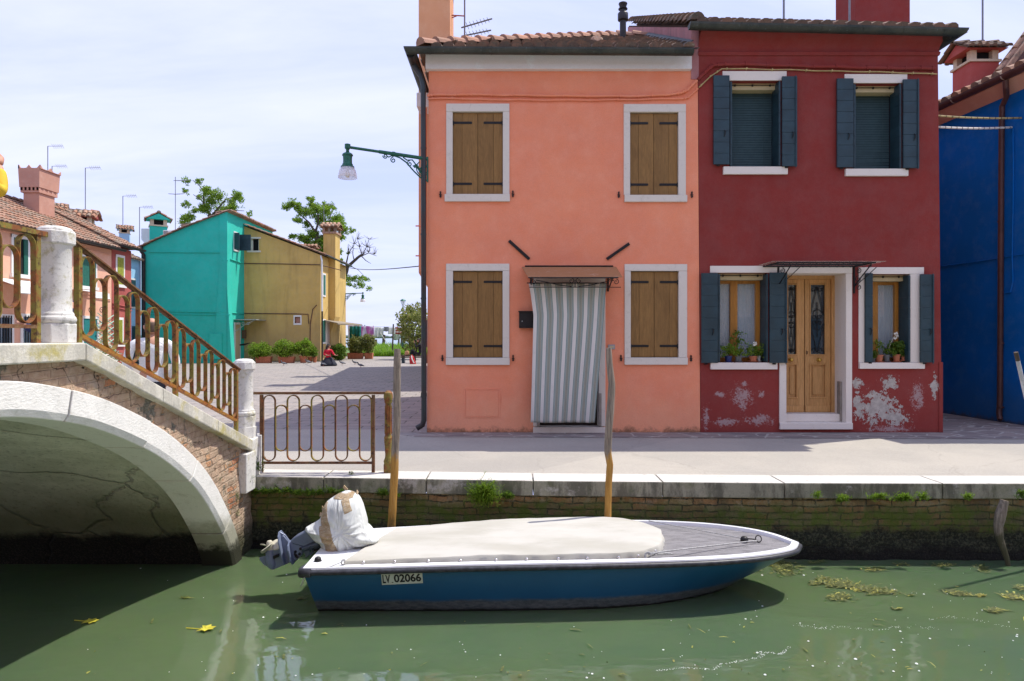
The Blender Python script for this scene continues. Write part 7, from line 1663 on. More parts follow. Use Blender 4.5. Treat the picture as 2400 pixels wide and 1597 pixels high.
# ------------------------------------------------------------------ mustard house
mu = thing('mustard_house', 'stained mustard yellow house with sloping roof line, chimney breast and white downpipe', 'house', (-14, 42, Z0))
DM = 42.0; FM_ = front(DM); XA_ = XE+.002; XC = -11.78; za, zc2 = uv(FM_, 0, 531)[1], uv(FM_, 0, 598)[1]
wn = rect(FM_, 584, 560, 607, 588); wv = rect(FM_, 691, 743, 704, 758)
mb = MB(); wall(mb, FM_, XA_, XC, Z0-.05, lambda u: za+(zc2-za)*(u-XA_)/(XC-XA_), [wn, wv], 0.25); DME = 48.4
mb.quad((XC, DM, Z0-.05), (XC, DME, Z0-.05), (XC, DME, zc2), (XC, DM, zc2)); mb.quad((XA_, DME, Z0-.05), (XC, DME, Z0-.05), (XC, DME, zc2), (XA_, DME, za)); mb.keepn = True; mb.build('wall', M['mustard'], mu)
mb = MB(); a = Vector((XC+0.30, DM-0.12, zc2-0.02)); s_ = Vector((XA_-XC-.3, 0, za-zc2+.1)); mb.add([a, a+s_, a+s_+Vector((0, DME-DM+.1, 0)), a+Vector((0, DME-DM+.1, 0))], [(0, 1, 2, 3)]); tiles(mb, a, (0, 1, 0), s_, DME-DM+.1, s_.length, r=0.1, sp=0.21, cl=0.36); captiles(mb, a+Vector((0, 0, .03)), a+s_+Vector((0, 0, .03)), 0.06, 0.36); rm_ = mb.build('roof', M['tile'], mu)
mb = MB(); gutter(mb, [Vector((XC+.38, DME, zc2)), Vector((XC+.38, DM-.1, zc2))], 0.09); mb.build('gutter', M['pipedark'], mu)
mb = MB(); mb.tube([W(752, 600, 42), W(754.5, 612, 41.85), W(755, 730, 41.85)], 0.055, 8); mb.build('downpipe', M['white'], mu); mb = MB(); mb.tube([W(755, 730, 41.85), W(755, 848, 41.85)], 0.055, 8); mb.build('downpipe', M['pipedark'], mu)
mb = MB(); mb.pbox(FM_, wn[0]-.12, wn[3], wn[2]+.12, wn[3]+.1, -.05, .04); mb.pbox(FM_, wn[0]-.12, wn[1]-.1, wn[2]+.12, wn[1], -.05, .06); mb.pbox(FM_, wn[0], wn[1], wn[0]+0.2, wn[3], -.15, -.1); mb.pbox(FM_, wn[2]-.06, wn[1], wn[2], wn[3], -.15, -.08); w_ = mb.build('window', M['frame'], mu); mb = MB(); mb.pbox(FM_, wn[0], wn[1], wn[2], wn[3], -.24, -.2); mb.build('pane', M['dark'], w_)
mb = MB(); o_ = rect(FM_, 688, 739, 707, 762)
for q in ((o_[0], wv[3], o_[2], o_[3]), (o_[0], o_[1], o_[2], wv[1]), (o_[0], wv[1], wv[0], wv[3]), (wv[2], wv[1], o_[2], wv[3])): mb.pbox(FM_, *q, -.1, 0.02)
w_ = mb.build('vent_window', M['white'], mu); mb = MB(); mb.pbox(FM_, *wv[:2], *wv[2:], -.2, -.12); mb.build('pane', M['terra'], w_)
mb = MB()
for pts in ([(569, 618), (660, 619), (750, 621)], [(572, 735), (690, 736), (722, 737), (724, 760)], [(726, 830), (727, 760), (733, 725), (742, 715)], [(752, 622), (800, 634)]): mb.tube([W(x, y, DM-.03) for x, y in pts], 0.025, 5)
mb.build('cable', M['pipebrown'], mu)
# chimney breast on the sunny side
DB_ = -XC*F/(HX-770); mb = MB(); D3, D4 = 43.9, 45.1; ztop = ZC+(HY-548)*D3/F
mb.box((XC-0.35, D3, 3.6), (XC+0.42, D4, ztop)); mb.prism([(XC, D3, 3.6), (XC+.42, D3, 3.6), (XC+0.12, D3, 2.6), (XC+.12, D3, Z0), (XC, D3, Z0)], (0, D4-D3, 0)); cb_ = mb.build('chimney', M['mustard'], mu)
mb = MB(); z = ztop; mb.box((XC-.42, D3-.08, z), (XC+.5, D4+.08, z+.12)); z += .2
for sx in (XC-.40, XC-.05, XC+.32):
    for sy in (D3-.05, D4-.13): mb.box((sx, sy, z-.1), (sx+.15, sy+.18, z+.22))
tiles(mb, (XC-.58, D3-.22, z+.2), (1, 0, 0), (0, 1, 0.45), 1.2, 0.95, r=.11, sp=.24, cl=.4); tiles(mb, (XC+.62, D4+.22, z+.2), (-1, 0, 0), (0, -1, 0.45), 1.2, 0.95, r=.11, sp=.24, cl=.4); mb.box((XC-.5, D3-.1, z+.2), (XC+.55, D4+.1, z+.26)); mb.build('chimney_cap', M['tile'], cb_)
mb = MB(); D5 = 45.5; c = W(723, 600, D5); mb.box((c.x-.42, D5, c.z-.5), (c.x+.42, D5+.8, ZC+(HY-585)*D5/F)); z = ZC+(HY-585)*D5/F
for sx in (-.45, -.12, .25):
    mb.box((c.x+sx, D5-.04, z-.05), (c.x+sx+.16, D5+.12, z+.2))
tiles(mb, (c.x-.58, D5-.2, z+.15), (1, 0, 0), (0, 1, 0.5), 1.16, 0.6, r=.11, sp=.22, cl=.35); tiles(mb, (c.x+.58, D5+1.0, z+.15), (-1, 0, 0), (0, -1, 0.5), 1.16, 0.6, r=.11, sp=.22, cl=.35); mb.box((c.x-.5, D5-.1, z+.15), (c.x+.5, D5+.9, z+.2)); mb.build('chimney', M['tile'], mu)
twin(755, 640, 762, 695, mu, XC, 'window', .1, M['white'], GS); twin(754, 748, 762, 806, mu, XC, 'window', .1, M['white'], GS)
w_, a = twin(764, 752, 775, 842, mu, XC, 'door', .1, M['white'], simple('brown striped door curtain', (0.35, 0.27, 0.22, 1), 0.9, var=.3, scale=30))
mb = MB(); mb.add([(XC, 42.6, 3.35), (XC, 46.8, 3.35), (XC+1.5, 46.8, 3.15), (XC+0.9, 42.6, 3.15)], [(0, 1, 2, 3)]); mb.tube([(XC+.9, 42.6, 3.1), (XC+1.5, 46.8, 3.1)], .03, 5); mb.build('door_canopy', simple('weathered canopy', (0.25, 0.21, 0.15, 1), 0.8), mu, solid=0.04)
mb = MB(); mb.grid(lambda u, v: Vector((XC+0.5+0.8*u, 47.4+0.06*math.sin(u*20), 3.05-1.9*v)), 20, 3); tag(mb.build('hanging_cloth', simple('green striped cloth', (0.02, 0.20, 0.17, 1), .9, var=.5, scale=4), origin=(XC+.9, 47.4, 3.0), solid=0.01), 'green and cream cloth hanging under the canopy of the mustard house', 'cloth')
wall_lamp('street_lamp', 'small green wall lamp on the far corner of the mustard house', (XC, 48.3, 5.35), (-10.4, 47.6, 5.35), 1.35)
# aerials of the far roofs
for nm_, px, yb, yt, D_, kd in (('tallest thin aerial mast just behind the toothed chimney', 112, 480, 343, 36, 'L'), ('short aerial mast right beside the toothed chimney', 122, 482, 390, 38, 'L'), ('aerial mast rising from the wide tiled brick chimney', 200, 532, 394, 36, 'L'),
      ('aerial mast above the small chimney of the brick red house', 288, 534, 460, 40, 'L'), ('aerial mast between the row houses and the turquoise house', 327, 580, 486, 41, 'L'), ('large comb aerial on a tall mast above the turquoise house', 411, 560, 415, 44, None), ('thin mast in front of the green tree by the mustard chimney', 759, 600, 480, 46, 'L')):
    b_ = W(px, yb, D_); h_ = (yb-yt)*D_/F
    aerial('roof_aerial', nm_, tuple(b_), h_, kd or [(h_*0.94, 0.9, 0.03), (h_*0.72, 0.5, 0.05), (h_*0.72, -0.5, 0.05)], 'aerials over the far roofs', 0.020)
mb = MB(); a = W(808, 626, 48); b = W(985, 624, 20.5); mb.tube([a.lerp(b, i/16)+Vector((0, 0, -.15*math.sin(math.pi*i/16))) for i in range(17)], 0.018, 6); tag(mb.build('overhead_cable', M['black'], origin=a), 'thin black cable crossing the sky from the mustard house to the orange house', 'cable')
# ------------------------------------------------------------------ trees
def clump_tree(name, label, D, origin, clumps, branches, leafmat, size, dens=16, squash=0.85, fmt=0.33161, ox=300, oy=380, cat='tree', group=None, dv=1.2):
    t_ = thing(name, label, cat, tuple(W(ox+origin[0]*fmt, oy+origin[1]*fmt, D)*1.0), group)
    C = lambda x, y, dy=0.0: W(ox+x*fmt, oy+y*fmt, D)+Vector((0, dy, 0))
    mb = MB(); rnd = random.Random(hash(label) % 1000 if False else len(label)*7)
    for pts, r0, r1 in branches:
        dz = rnd.uniform(-dv, dv)*0.5; P = [C(x, y, dz*(i/max(1, len(pts)-1))) for i, (x, y) in enumerate(pts)]; Q = []
        for a, b in zip(P, P[1:]):
            for k in range(4): Q.append(a.lerp(b, k/4)+mnoise.noise_vector(a.lerp(b, k/4)*1.7)*0.06)
        Q.append(P[-1]); s_ = D/F*fmt; mb.tube(Q, [(r0+(r1-r0)*i/(len(Q)-1))*s_ for i in range(len(Q))], 7)
    mb.build('trunk', M['bark'], t_)
    if clumps:
        mb = MB(); s_ = D/F*fmt
        for c in clumps:
            x, y, r = c[:3]; r_ = r*s_; dy = rnd.uniform(-dv, dv)
            ctr = C(x, y, dy); sub = max(6, int(3.0*dens*(r/40)**2))
            for _ in range(sub):
                off = Vector((rnd.gauss(0, .5), rnd.gauss(0, .5), rnd.gauss(0, .42)))*r_
                leaves(mb, ctr+off, (r_*0.42, r_*0.42, r_*0.24), 22, size)
            for _ in range(3):
                e_ = ctr+Vector((rnd.gauss(0, .5), rnd.gauss(0, .5), rnd.gauss(0, .4)))*r_
        mb.build('crown', leafmat, t_)
    return t_
clump_tree('tree', 'slender green tree with open flat layers rising behind the turquoise roof', 56, (590, 560), [(450, 150, 24), (530, 150, 24), (440, 220, 20), (478, 238, 22), (440, 315, 26), (470, 340, 26), (560, 215, 30), (610, 225, 42), (660, 255, 40), (590, 285, 42), (640, 320, 45), (570, 335, 36), (540, 345, 30), (755, 240, 38), (800, 245, 30), (765, 330, 28), (820, 345, 20), (705, 310, 36), (735, 290, 30), (680, 345, 36), (430, 415, 36), (480, 410, 36), (390, 430, 22)],
    [([(590, 560), (588, 430), (590, 380)], 16, 12), ([(590, 385), (560, 340), (545, 300), (552, 230)], 10, 5), ([(552, 240), (530, 200), (510, 170), (470, 135)], 4, 2), ([(545, 300), (500, 255), (450, 225)], 4, 2), ([(590, 380), (640, 330), (700, 270), (790, 240)], 8, 2), ([(600, 370), (690, 345), (830, 350)], 5, 2), ([(580, 370), (520, 345), (450, 330)], 5, 2)], M['leaf_bright'], 0.13, 14)
clump_tree('tree', 'full bright green tree behind the mustard house chimneys', 58, (1355, 760), [(1140, 330, 28), (1180, 315, 34), (1215, 325, 30), (1270, 285, 30), (1290, 265, 24), (1330, 320, 34), (1245, 355, 38), (1190, 400, 24), (1210, 425, 22), (1290, 345, 36), (1375, 300, 26), (1430, 305, 26), (1400, 350, 44), (1340, 390, 42), (1450, 395, 44), (1490, 440, 44), (1545, 490, 34), (1520, 530, 24), (1560, 470, 20), (1255, 430, 26), (1390, 450, 46), (1200, 520, 34), (1170, 535, 22), (1250, 540, 36), (1300, 510, 42), (1350, 560, 52), (1320, 610, 46), (1380, 620, 46), (1440, 510, 46), (1480, 570, 26), (1500, 630, 24), (1495, 690, 16), (1240, 575, 30), (1420, 560, 40)],
    [([(1355, 760), (1350, 640), (1345, 560), (1325, 490)], 20, 13), ([(1325, 495), (1290, 440), (1250, 400), (1180, 340)], 9, 2), ([(1325, 490), (1345, 430), (1340, 360), (1290, 280)], 9, 2), ([(1345, 560), (1410, 470), (1430, 330)], 8, 2), ([(1345, 600), (1290, 560), (1170, 530)], 8, 2), ([(1350, 640), (1440, 560), (1550, 480)], 8, 2)], M['leaf_bright'], 0.14, 15)
tw_ = [([(1527, 900), (1530, 820), (1555, 740), (1600, 700), (1655, 660)], 15, 9), ([(1530, 830), (1545, 700), (1560, 640), (1590, 600)], 7, 2), ([(1655, 662), (1640, 600), (1625, 540)], 4, 1.2), ([(1655, 662), (1690, 600), (1710, 540)], 4, 1.2), ([(1655, 662), (1700, 640), (1750, 660)], 4, 1.2), ([(1650, 665), (1680, 700), (1720, 720)], 4, 1.2), ([(1600, 700), (1590, 640), (1600, 560)], 4, 1.2), ([(1570, 730), (1620, 760), (1660, 800)], 3, 1)]
rnd2 = random.Random(3)
for _ in range(80):
    x, y = rnd2.choice([(1625, 545), (1710, 545), (1640, 600), (1690, 600), (1700, 640), (1600, 580), (1660, 655), (1590, 610), (1560, 640), (1740, 655)]); a = rnd2.uniform(-2.8, 0.3); L = rnd2.uniform(20, 55); tw_.append(([(x, y), (x+math.cos(a)*L*.5+rnd2.uniform(-5, 5), y+math.sin(a)*L*.5), (x+math.cos(a)*L, y+math.sin(a)*L-4)], 1.8, 0.6))
clump_tree('tree', 'half bare tree with twiggy crown and one low leafy limb right of the mustard house', 60, (1527, 980), [(1560, 830, 30), (1600, 825, 30), (1640, 815, 26), (1670, 825, 18), (1620, 860, 26), (1660, 880, 22), (1695, 890, 20), (1550, 860, 22), (1520, 700, 12), (1545, 640, 8)], tw_, M['leaf_bright'], 0.13, 12)
def bush(name, label, D, box, leafmat, n, size, cat='shrub', stem=True, group=None, dz=None, asp=.5):
    x0, y0, x1, y1 = box; a = W((x0+x1)/2, y1, D); wx = (x1-x0)*D/F/2; hz_ = (y1-y0)*D/F/2; t_ = thing(name, label, cat, tuple(a), group)
    mb = MB(); c = a+Vector((0, 0, hz_)); rr_ = random.Random(int(x0*3+y0))
    for _ in range(n):
        d = Vector((rr_.gauss(0, 1), rr_.gauss(0, 1), rr_.gauss(0, 1))).normalized()*(0.55+.45*rr_.random()); p = c+Vector((d.x*wx*.9, d.y*(dz or wx*.7), d.z*hz_*.88))
        leaves(mb, p, (wx*.16+.04, wx*.16+.04, hz_*.12+.03), 22, size, asp=asp)
    mb.build('foliage', leafmat, t_)
    if stem:
        mb = MB()
        for k in range(7): mb.tube([a+Vector((rr_.uniform(-.15, .15)*wx, 0, 0)), c+Vector((rr_.uniform(-.6, .6)*wx, rr_.uniform(-.4, .4)*wx, rr_.uniform(-.2, .6)*hz_))], [0.02*max(1, hz_), 0.006], 5)
        mb.build('stem', M['bark'], t_)
    return t_
bush('oleander', 'tall olive green oleander bush with pale flowers beside the orange house drainpipe', 46, (928, 700, 1010, 832), M['leaf_olive'], 190, 0.20, dz=1.6)
# planters by the mustard wall
def planter(label, x0, y0, x1, y1, D, cat='planter', round_=False, group='terracotta planters along the mustard wall'):
    a = W(x0, y1, D); b = W(x1, y0, D); wd = b.x-a.x; t_ = thing('planter' if not round_ else 'flower_pot', label, cat, ((a.x+b.x)/2, D+.2, Z0+.004), group); h = b.z-a.z; mb = MB()
    if round_: mb.lathe([(wd*.34, 0), (wd*.46, h*.8), (wd*.5, h*.8), (wd*.5, h), (wd*.44, h), (wd*.42, h*.9)], ((a.x+b.x)/2, D+.2, Z0+.004), 18)
    else:
        for (z0, z1, i0, i1) in ((0, .82, .10, .03), (.82, 1, 0, 0)):
            q = [(a.x+wd*i0*.6, D+.03+i0*.3), (b.x-wd*i0*.6, D+.03+i0*.3), (b.x-wd*i0*.6, D+.42-i0*.3), (a.x+wd*i0*.6, D+.42-i0*.3)]; q2 = [(a.x+wd*i1*.6, D+.03+i1*.3), (b.x-wd*i1*.6, D+.03+i1*.3), (b.x-wd*i1*.6, D+.42-i1*.3), (a.x+wd*i1*.6, D+.42-i1*.3)]
            mb.add([(x, y, Z0+.004+h*z0) for x, y in q]+[(x, y, Z0+.004+h*z1) for x, y in q2], [(0, 3, 2, 1), (4, 5, 6, 7), (0, 1, 5, 4), (1, 2, 6, 5), (2, 3, 7, 6), (3, 0, 4, 7)])
    mb.build('pot', M['pot'], t_, bevel=.01); return t_
planter('long terracotta planter nearest the turquoise house', 597, 838, 634, 853, 39.4); planter('long terracotta planter in the middle of the mustard wall', 650, 837, 688, 851.5, 39.6)
planter('larger round terracotta pot beside the two small pots', 699, 834, 718, 850, 39.8, 'flower pot', True); planter('small terracotta pot in the middle of three', 719, 836, 730, 849, 40.2, 'flower pot', True); planter('small terracotta pot nearest the white downpipe', 730, 835, 741, 849, 40.2, 'flower pot', True)
planter('long terracotta planter under the wild shrubs near the lawn', 812, 827, 851, 841, 47, group='terracotta planters by the lawn'); planter('short terracotta planter at the lawn end of the pair', 853, 826, 873, 840, 47, group='terracotta planters by the lawn')
bush('shrub', 'glossy green shrub in the planter nearest the turquoise house', 39.6, (580, 800, 640, 844), M['leaf_bright'], 150, .10, dz=.45, group='shrubs along the mustard wall'); bush('shrub', 'glossy green shrub in the middle planter', 39.8, (636, 795, 696, 843), M['leaf_bright'], 160, .10, dz=.45, group='shrubs along the mustard wall'); bush('shrub', 'bright leafy shrub in the largest round pot', 40, (688, 793, 738, 839), M['leaf_bright'], 140, .10, dz=.45, group='shrubs along the mustard wall'); bush('shrub', 'small shrub in the pot nearest the white downpipe', 40.2, (727, 812, 744, 839), M['leaf_mid'], 40, .10, dz=.2, group='shrubs along the mustard wall')
bush('shrub', 'round dense green bush beside the kneeling woman', 44, (776, 802, 812, 845), M['leaf_mid'], 130, .12, dz=.5)
bush('shrub', 'wild yellow green shrub in the long planter near the lawn', 47.2, (812, 785, 858, 832), M['leaf_olive'], 120, .14, dz=.5); bush('shrub', 'tall thin yellow green shrub in the short planter', 47.2, (845, 780, 882, 830), M['leaf_olive'], 80, .14, dz=.4)
# white flowering bush by the row houses
wf = thing('flower_bush', 'low mound of small white flowers in front of the salmon row house', 'flower bush', tuple(W(262, 870, 23)*1)); mb = MB(); mb2 = MB(); a = W(232, 800, 23); b = W(290, 862, 23)
for _ in range(600):
    u, v = random.random(), random.random(); p = Vector((a.x+(b.x-a.x)*u, 23+random.uniform(-.4, .4), Z0+.1+(a.z-Z0)*(1-0.55*u)*v)); leaves(mb, p, (.05, .05, .05), 6, .05)
    if random.random() < .9: leaves(mb2, p+Vector((0, -.1, .03)), (.05, .05, .04), 4, .045, asp=.9)
mb.build('foliage', M['leaf_mid'], wf); mb2.build('blossom', simple('white petals', (0.75, 0.75, 0.68, 1), .7), wf)
# ------------------------------------------------------------------ laundry, posts, park lamp
def linen(label, x0, x1, ytop, ybot, D, mat, tilt=0, ph_=0.0, cat='laundry'):
    mb = MB(); a, b = W(x0, ytop, D), W(x1, ytop+tilt, D); L = (ybot-ytop)*D/F
    mb.grid(lambda u, v: a.lerp(b, u)+Vector((0.06*v*math.sin(v*3+ph_), 0.10*math.sin(u*12+ph_)*(.3+v)+.15*v*math.sin(u*4), -L*v*(1-.06*math.sin(u*5+ph_)))), 16, 8)
    tag(mb.build('laundry', mat, origin=a, smooth=True, solid=.006), label, cat, 'washing on the line by the lawn')
def m_stripe(name, c1, c2, freq, axis, thr=.5):
    t = NT(name); s_ = t.math('FRACT', t.math('MULTIPLY', t.P.outputs[axis], freq)); return t.done(t.mix(t.mr(s_, thr, thr+.02), (*c1, 1), (*c2, 1)), .9)
def trans_(m, f=.55):
    nt_ = m.node_tree; b_ = [n for n in nt_.nodes if n.type == 'BSDF_PRINCIPLED'][0]; o_ = [n for n in nt_.nodes if n.type == 'OUTPUT_MATERIAL'][0]; tr = nt_.nodes.new('ShaderNodeBsdfTranslucent'); mx = nt_.nodes.new('ShaderNodeMixShader'); mx.inputs[0].default_value = f
    ci = b_.inputs['Base Color']
    if ci.is_linked: nt_.links.new(ci.links[0].from_socket, tr.inputs[0])
    else: tr.inputs[0].default_value = ci.default_value
    nt_.links.new(b_.outputs[0], mx.inputs[1]); nt_.links.new(tr.outputs[0], mx.inputs[2]); nt_.links.new(mx.outputs[0], o_.inputs[0]); return m
LW = trans_(simple('thin white linen', (.80, .80, .78, 1), .9, var=.04))
wq = NT('floral quilt'); n_ = wq.noise(5, 4, .6); wqm = wq.done(wq.mix(wq.mr(n_, .52, .58), (.75, .70, .66, 1), (.68, .48, .44, 1)), .9)
pq = NT('pink tie dyed quilt'); n_ = pq.noise(1.2, 3, .6, pq.vec((3, 1, .6))); pqm = pq.done(pq.mix(pq.mr(n_, .42, .55), (.68, .62, .70, 1), (.58, .22, .48, 1)), .9)
DLn = 58
trans_(wqm); trans_(pqm)
linen('cream quilt with pink flower pattern at the left end of the washing line', 815, 843, 763, 795, DLn, wqm); linen('white quilt with pink and purple blotches on the washing line', 843, 876, 765, 795, DLn, pqm, ph_=1)
linen('plain white shirt hanging beside the purple quilt', 877, 893, 767, 790, DLn, LW, ph_=2); linen('small white cloth left of the patterned cloth', 888, 900, 769, 786, DLn, LW, ph_=3); linen('grey and white patterned cloth in the middle of the washing line', 899, 911, 766, 777, DLn, trans_(simple('patterned cloth', (.45, .45, .48, 1), .9, var=.6, scale=30)), ph_=1.4); linen('white cloth right of the patterned cloth', 909, 927, 768, 784, DLn, LW, ph_=.4); linen('red and white striped jumper on the washing line', 926, 944, 766, 784, DLn-.5, trans_(m_stripe('red stripes', (.75, .7, .66), (.50, .06, .07), 4.5, 2)), 3, .2); linen('pale folded cloth swinging below the striped jumper', 921, 936, 782, 797, DLn-.3, trans_(simple('pale cloth', (.6, .65, .57, 1), .9)), ph_=2.2); linen('white towel at the right end of the washing line', 944, 957, 767, 782, DLn-.4, LW, ph_=2.9)
mb = MB(); P = [W(812, 761, DLn), W(876, 766, DLn+.1), W(920, 767, DLn+.1), W(962, 764, DLn)]; mb.tube(P, .012, 5); tag(mb.build('washing_line', M['grey'], origin=P[0]), 'thin washing line stretched between posts by the lawn', 'washing line')
for lb_, px, yt, yb, D_, r_ in (('tall dark post leaning slightly in the middle of the washing line', 919, 760, 834, 54, .07), ('thin pole at the far end of the quilts', 874, 764, 815, 62, .05), ('short dark pole behind the first quilt', 854, 762, 800, 64, .05), ('thick grey mooring post in the lagoon behind the laundry', 899, 785, 806, 98, .25), ('brown wooden post right of the striped jumper', 934, 792, 808, 90, .13), ('slim dark post under the striped jumper', 940, 785, 816, 75, .10), ('thick grey stump in the lagoon right of the shrubs', 880, 796, 808, 100, .25), ('brown post near the seated person', 967, 792, 806, 92, .13)):
    mb = MB(); a, b = W(px, yb, D_), W(px+(1 if 'leaning' not in lb_ else 3), yt, D_); mb.tube([a-Vector((0, 0, .3)), b], [r_, r_*.8], 8); tag(mb.build('wooden_post', M['bark'], origin=a), lb_, 'post', 'posts by the lawn and lagoon')
mb = MB(); mb.tube([W(890, 779, DLn), W(913, 812, 55)], .025, 6); tag(mb.build('prop_stick', simple('pale stick', (.45, .45, .35, 1)), origin=W(913, 812, 55)), 'pale slanting stick propping up the washing line', 'stick')
pl_ = thing('park_lamp', 'green park lamp post with domed cap rising above the oleander', 'street lamp', tuple(W(944.5, 815, 62))); c = W(944.5, 815, 62); zt = ZC+(HY-701)*62/F
mb = MB(); mb.lathe([(.12, 0), (.10, .5), (.06, .6), (.05, zt-c.z-.7)], c, 10); mb.build('pole', M['lampgreen'], pl_)
mb = MB(); mb.lathe([(.10, 0), (.2, .45)], (c.x, c.y, zt-.62), 12, cap=False); mb.build('lamp_shade', M['lampglass'], pl_)
mb = MB(); mb.lathe([(.27, 0), (.26, .03), (.16, .13), (.02, .18)], (c.x, c.y, zt-.18), 16)
for k in range(4): an = k*math.pi/2+.4; mb.tube([(c.x+.05*math.cos(an), c.y+.05*math.sin(an), zt-.7), (c.x+.22*math.cos(an), c.y+.22*math.sin(an), zt-.17)], .012, 5)
mb.build('lamp_cap', M['lampgreen'], pl_)
# ------------------------------------------------------------------ window sill pots
def sillpot(label, px, ybase, wpx, hpx, mat, kind, D=DF-0.0, group=None):
    dd_ = DF+0.10; b = W(px, ybase, dd_); w_ = wpx*dd_/F; h = hpx*dd_/F; t_ = thing('potted_plant', label, 'potted plant', tuple(b), group)
    mb = MB(); mb.lathe([(w_*.36, 0), (w_*.48, h*.85), (w_*.53, h*.85), (w_*.53, h), (w_*.46, h), (w_*.44, h*.9)], b, 16); mb.lathe([(w_*.6, -.012), (w_*.66, .004)], b, 16); autosmooth(mb.build('pot', mat, t_))
    top = b+Vector((0, 0, h)); mb = MB(); K_, H2, W2, lm, sz = kind; H2 *= dd_/F; W2 *= dd_/F
    if K_ == 'bush':
        for _ in range(70): leaves(mb, top+Vector((random.gauss(0, .42)*W2*.7, random.gauss(0, .3)*W2*.5, H2*random.uniform(.05, .95))), (.02, .02, .018), 7, sz)
    elif K_ == 'strap':
        for k in range(9):
            a = k*2.4; L = H2*random.uniform(.7, 1.3); d = Vector((math.cos(a), math.sin(a)*.5, 0)); n2 = Vector((-d.y, d.x, 0))*.018; p = [top+d*L*.35*q+Vector((0, 0, L*(q-.45*q*q*random.uniform(.6, 1.4)))) for q in (0, .35, .7, 1)]
            mb.add([p[0]-n2*.4, p[0]+n2*.4, p[1]+n2, p[2]+n2, p[3], p[2]-n2, p[1]-n2], [(0, 1, 2, 3, 4, 5, 6)])
    elif K_ == 'tall':
        mb.tube([top, top+Vector((0.01, 0, H2*.6))], .004, 5)
        for _ in range(26): leaves(mb, top+Vector((random.gauss(0, .4)*W2*.6, random.gauss(0, .3)*W2*.4, H2*random.uniform(.45, 1))), (.02, .02, .02), 4, sz)
    mb.build('foliage', lm, t_); return t_, top
blu = simple('blue pot', (.02, .035, .14, 1), .4); gp = simple('grey plastic pot', (.12, .13, .13, 1), .4)
g1_ = 'plants on the left sill of the red house'; g2_ = 'plants on the right sill of the red house'
sillpot('bright green bushy plant in a dark blue pot on the left sill', 1707, 849, 17, 14, blu, ('bush', 27, 46, M['leaf_bright'], .035), group=g1_)
t_, tp_ = sillpot('drooping strap leaved plant in a grey pot on the left sill', 1733, 848, 12, 12, gp, ('strap', 34, 20, M['leaf_bright'], .05), group=g1_)
sillpot('tall dark leafy plant standing against the left window', 1728, 846, 10, 10, gp, ('tall', 58, 30, M['leaf_mid'], .05), group=g1_)
t_, tp_ = sillpot('green bush with one white flower in a terracotta pot on the left sill', 1765, 846, 19, 11, M['pot'], ('bush', 27, 40, M['leaf_bright'], .035), group=g1_)
wht = simple('white petals', (.75, .75, .68, 1), .7)
mb = MB(); leaves(mb, tp_+Vector((0.01, -.03, .20)), (.025, .02, .02), 26, .035, asp=.9); mb.build('flower', wht, t_)
t_, _ = sillpot('grey pot with small plant at the right end of the left sill', 1778, 846, 10, 12, simple('pale grey pot', (.35, .36, .34, 1)), ('bush', 8, 12, M['leaf_mid'], .03), group=g1_)
sillpot('variegated trailing plant at the left end of the right sill', 2046, 849, 11, 10, gp, ('bush', 14, 16, M['leaf_mid'], .03), group=g2_)
sillpot('yellow flowered seedling in a terracotta pot on the right sill', 2060, 848, 18, 16, M['pot'], ('tall', 32, 20, M['leaf_bright'], .035), group=g2_)
t_, tp_ = sillpot('orchid with white blooms in a clear grey pot on the right sill', 2078, 847, 14, 15, gp, ('strap', 32, 22, M['leaf_mid'], .05), group=g2_)
mb = MB(); mb.tube([tp_, tp_+Vector((.06, -.02, .2)), tp_+Vector((.13, -.02, .32))], .003, 5)
for q in ((.13, .33), (.15, .30), (.12, .27)): leaves(mb, tp_+Vector((q[0], -.03, q[1])), (.014, .01, .014), 14, .028, asp=1)
mb.build('flower', wht, t_)
sillpot('dark leafy begonia in a terracotta pot on the right sill', 2101, 847, 17, 16, M['pot'], ('bush', 30, 36, M['leaf_mid'], .055), group=g2_); sillpot('small terracotta pot with low plant at the right end of the right sill', 2117, 844, 11, 10, M['pot'], ('bush', 12, 18, M['leaf_mid'], .03), group=g2_)
# ------------------------------------------------------------------ weeds on the quay
def tuft(label, px, py, D, w_, h, n, mat, grp='weeds growing from the quay wall', big=False, droop=.6):
    mb = MB(); c = W(px, py, D)
    for _ in range(n):
        p = c+Vector((random.gauss(0, .42)*w_, random.uniform(-.02, .03), random.gauss(0, .16)*h)); a = random.uniform(0, 2*math.pi); L = h*random.uniform(.35, 1)
        d = Vector((math.cos(a)*.55, -abs(math.sin(a))*.8, random.uniform(-droop, 1))).normalized(); e = p+d*L*.6; e2 = e+Vector((d.x*.4, d.y*.3, .4))*L*.4
        mb.tube([p, e, e2], .0022, 3, cap=False)
        for k in range(7 if big else 5):
            q = p.lerp(e2, .25+.75*k/6); ld = Vector((random.uniform(-1, 1), random.uniform(-1, .2), random.uniform(-.2, 1))).normalized()*random.uniform(.018, .035)*(1.2 if big else 1); sd_ = ld.cross(Vector((0, 0, 1))).normalized()*.0035 if abs(ld.normalized().z) < .99 else Vector((.004, 0, 0)); mb.add([q, q+ld*.5+sd_, q+ld, q+ld*.5-sd_], [(0, 1, 2, 3)])
    tag(mb.build('weed', mat, origin=c), label, 'weed', grp)
tuft('largest bushy green weed on the quay stone, grey green and rounded', 1135, 1160, 7.02, .13, .21, 460, M['leaf_bright'], big=True, droop=.9)
tuft('small dark green weed just right of the largest weed', 1190, 1163, 7.05, .07, .08, 90, M['leaf_mid']); tuft('weed behind the straight mooring pole', 897, 1156, 7.17, .07, .10, 70, M['leaf_mid']); tuft('tiny weed right of the straight mooring pole', 935, 1162, 7.12, .03, .06, 14, M['leaf_mid'])
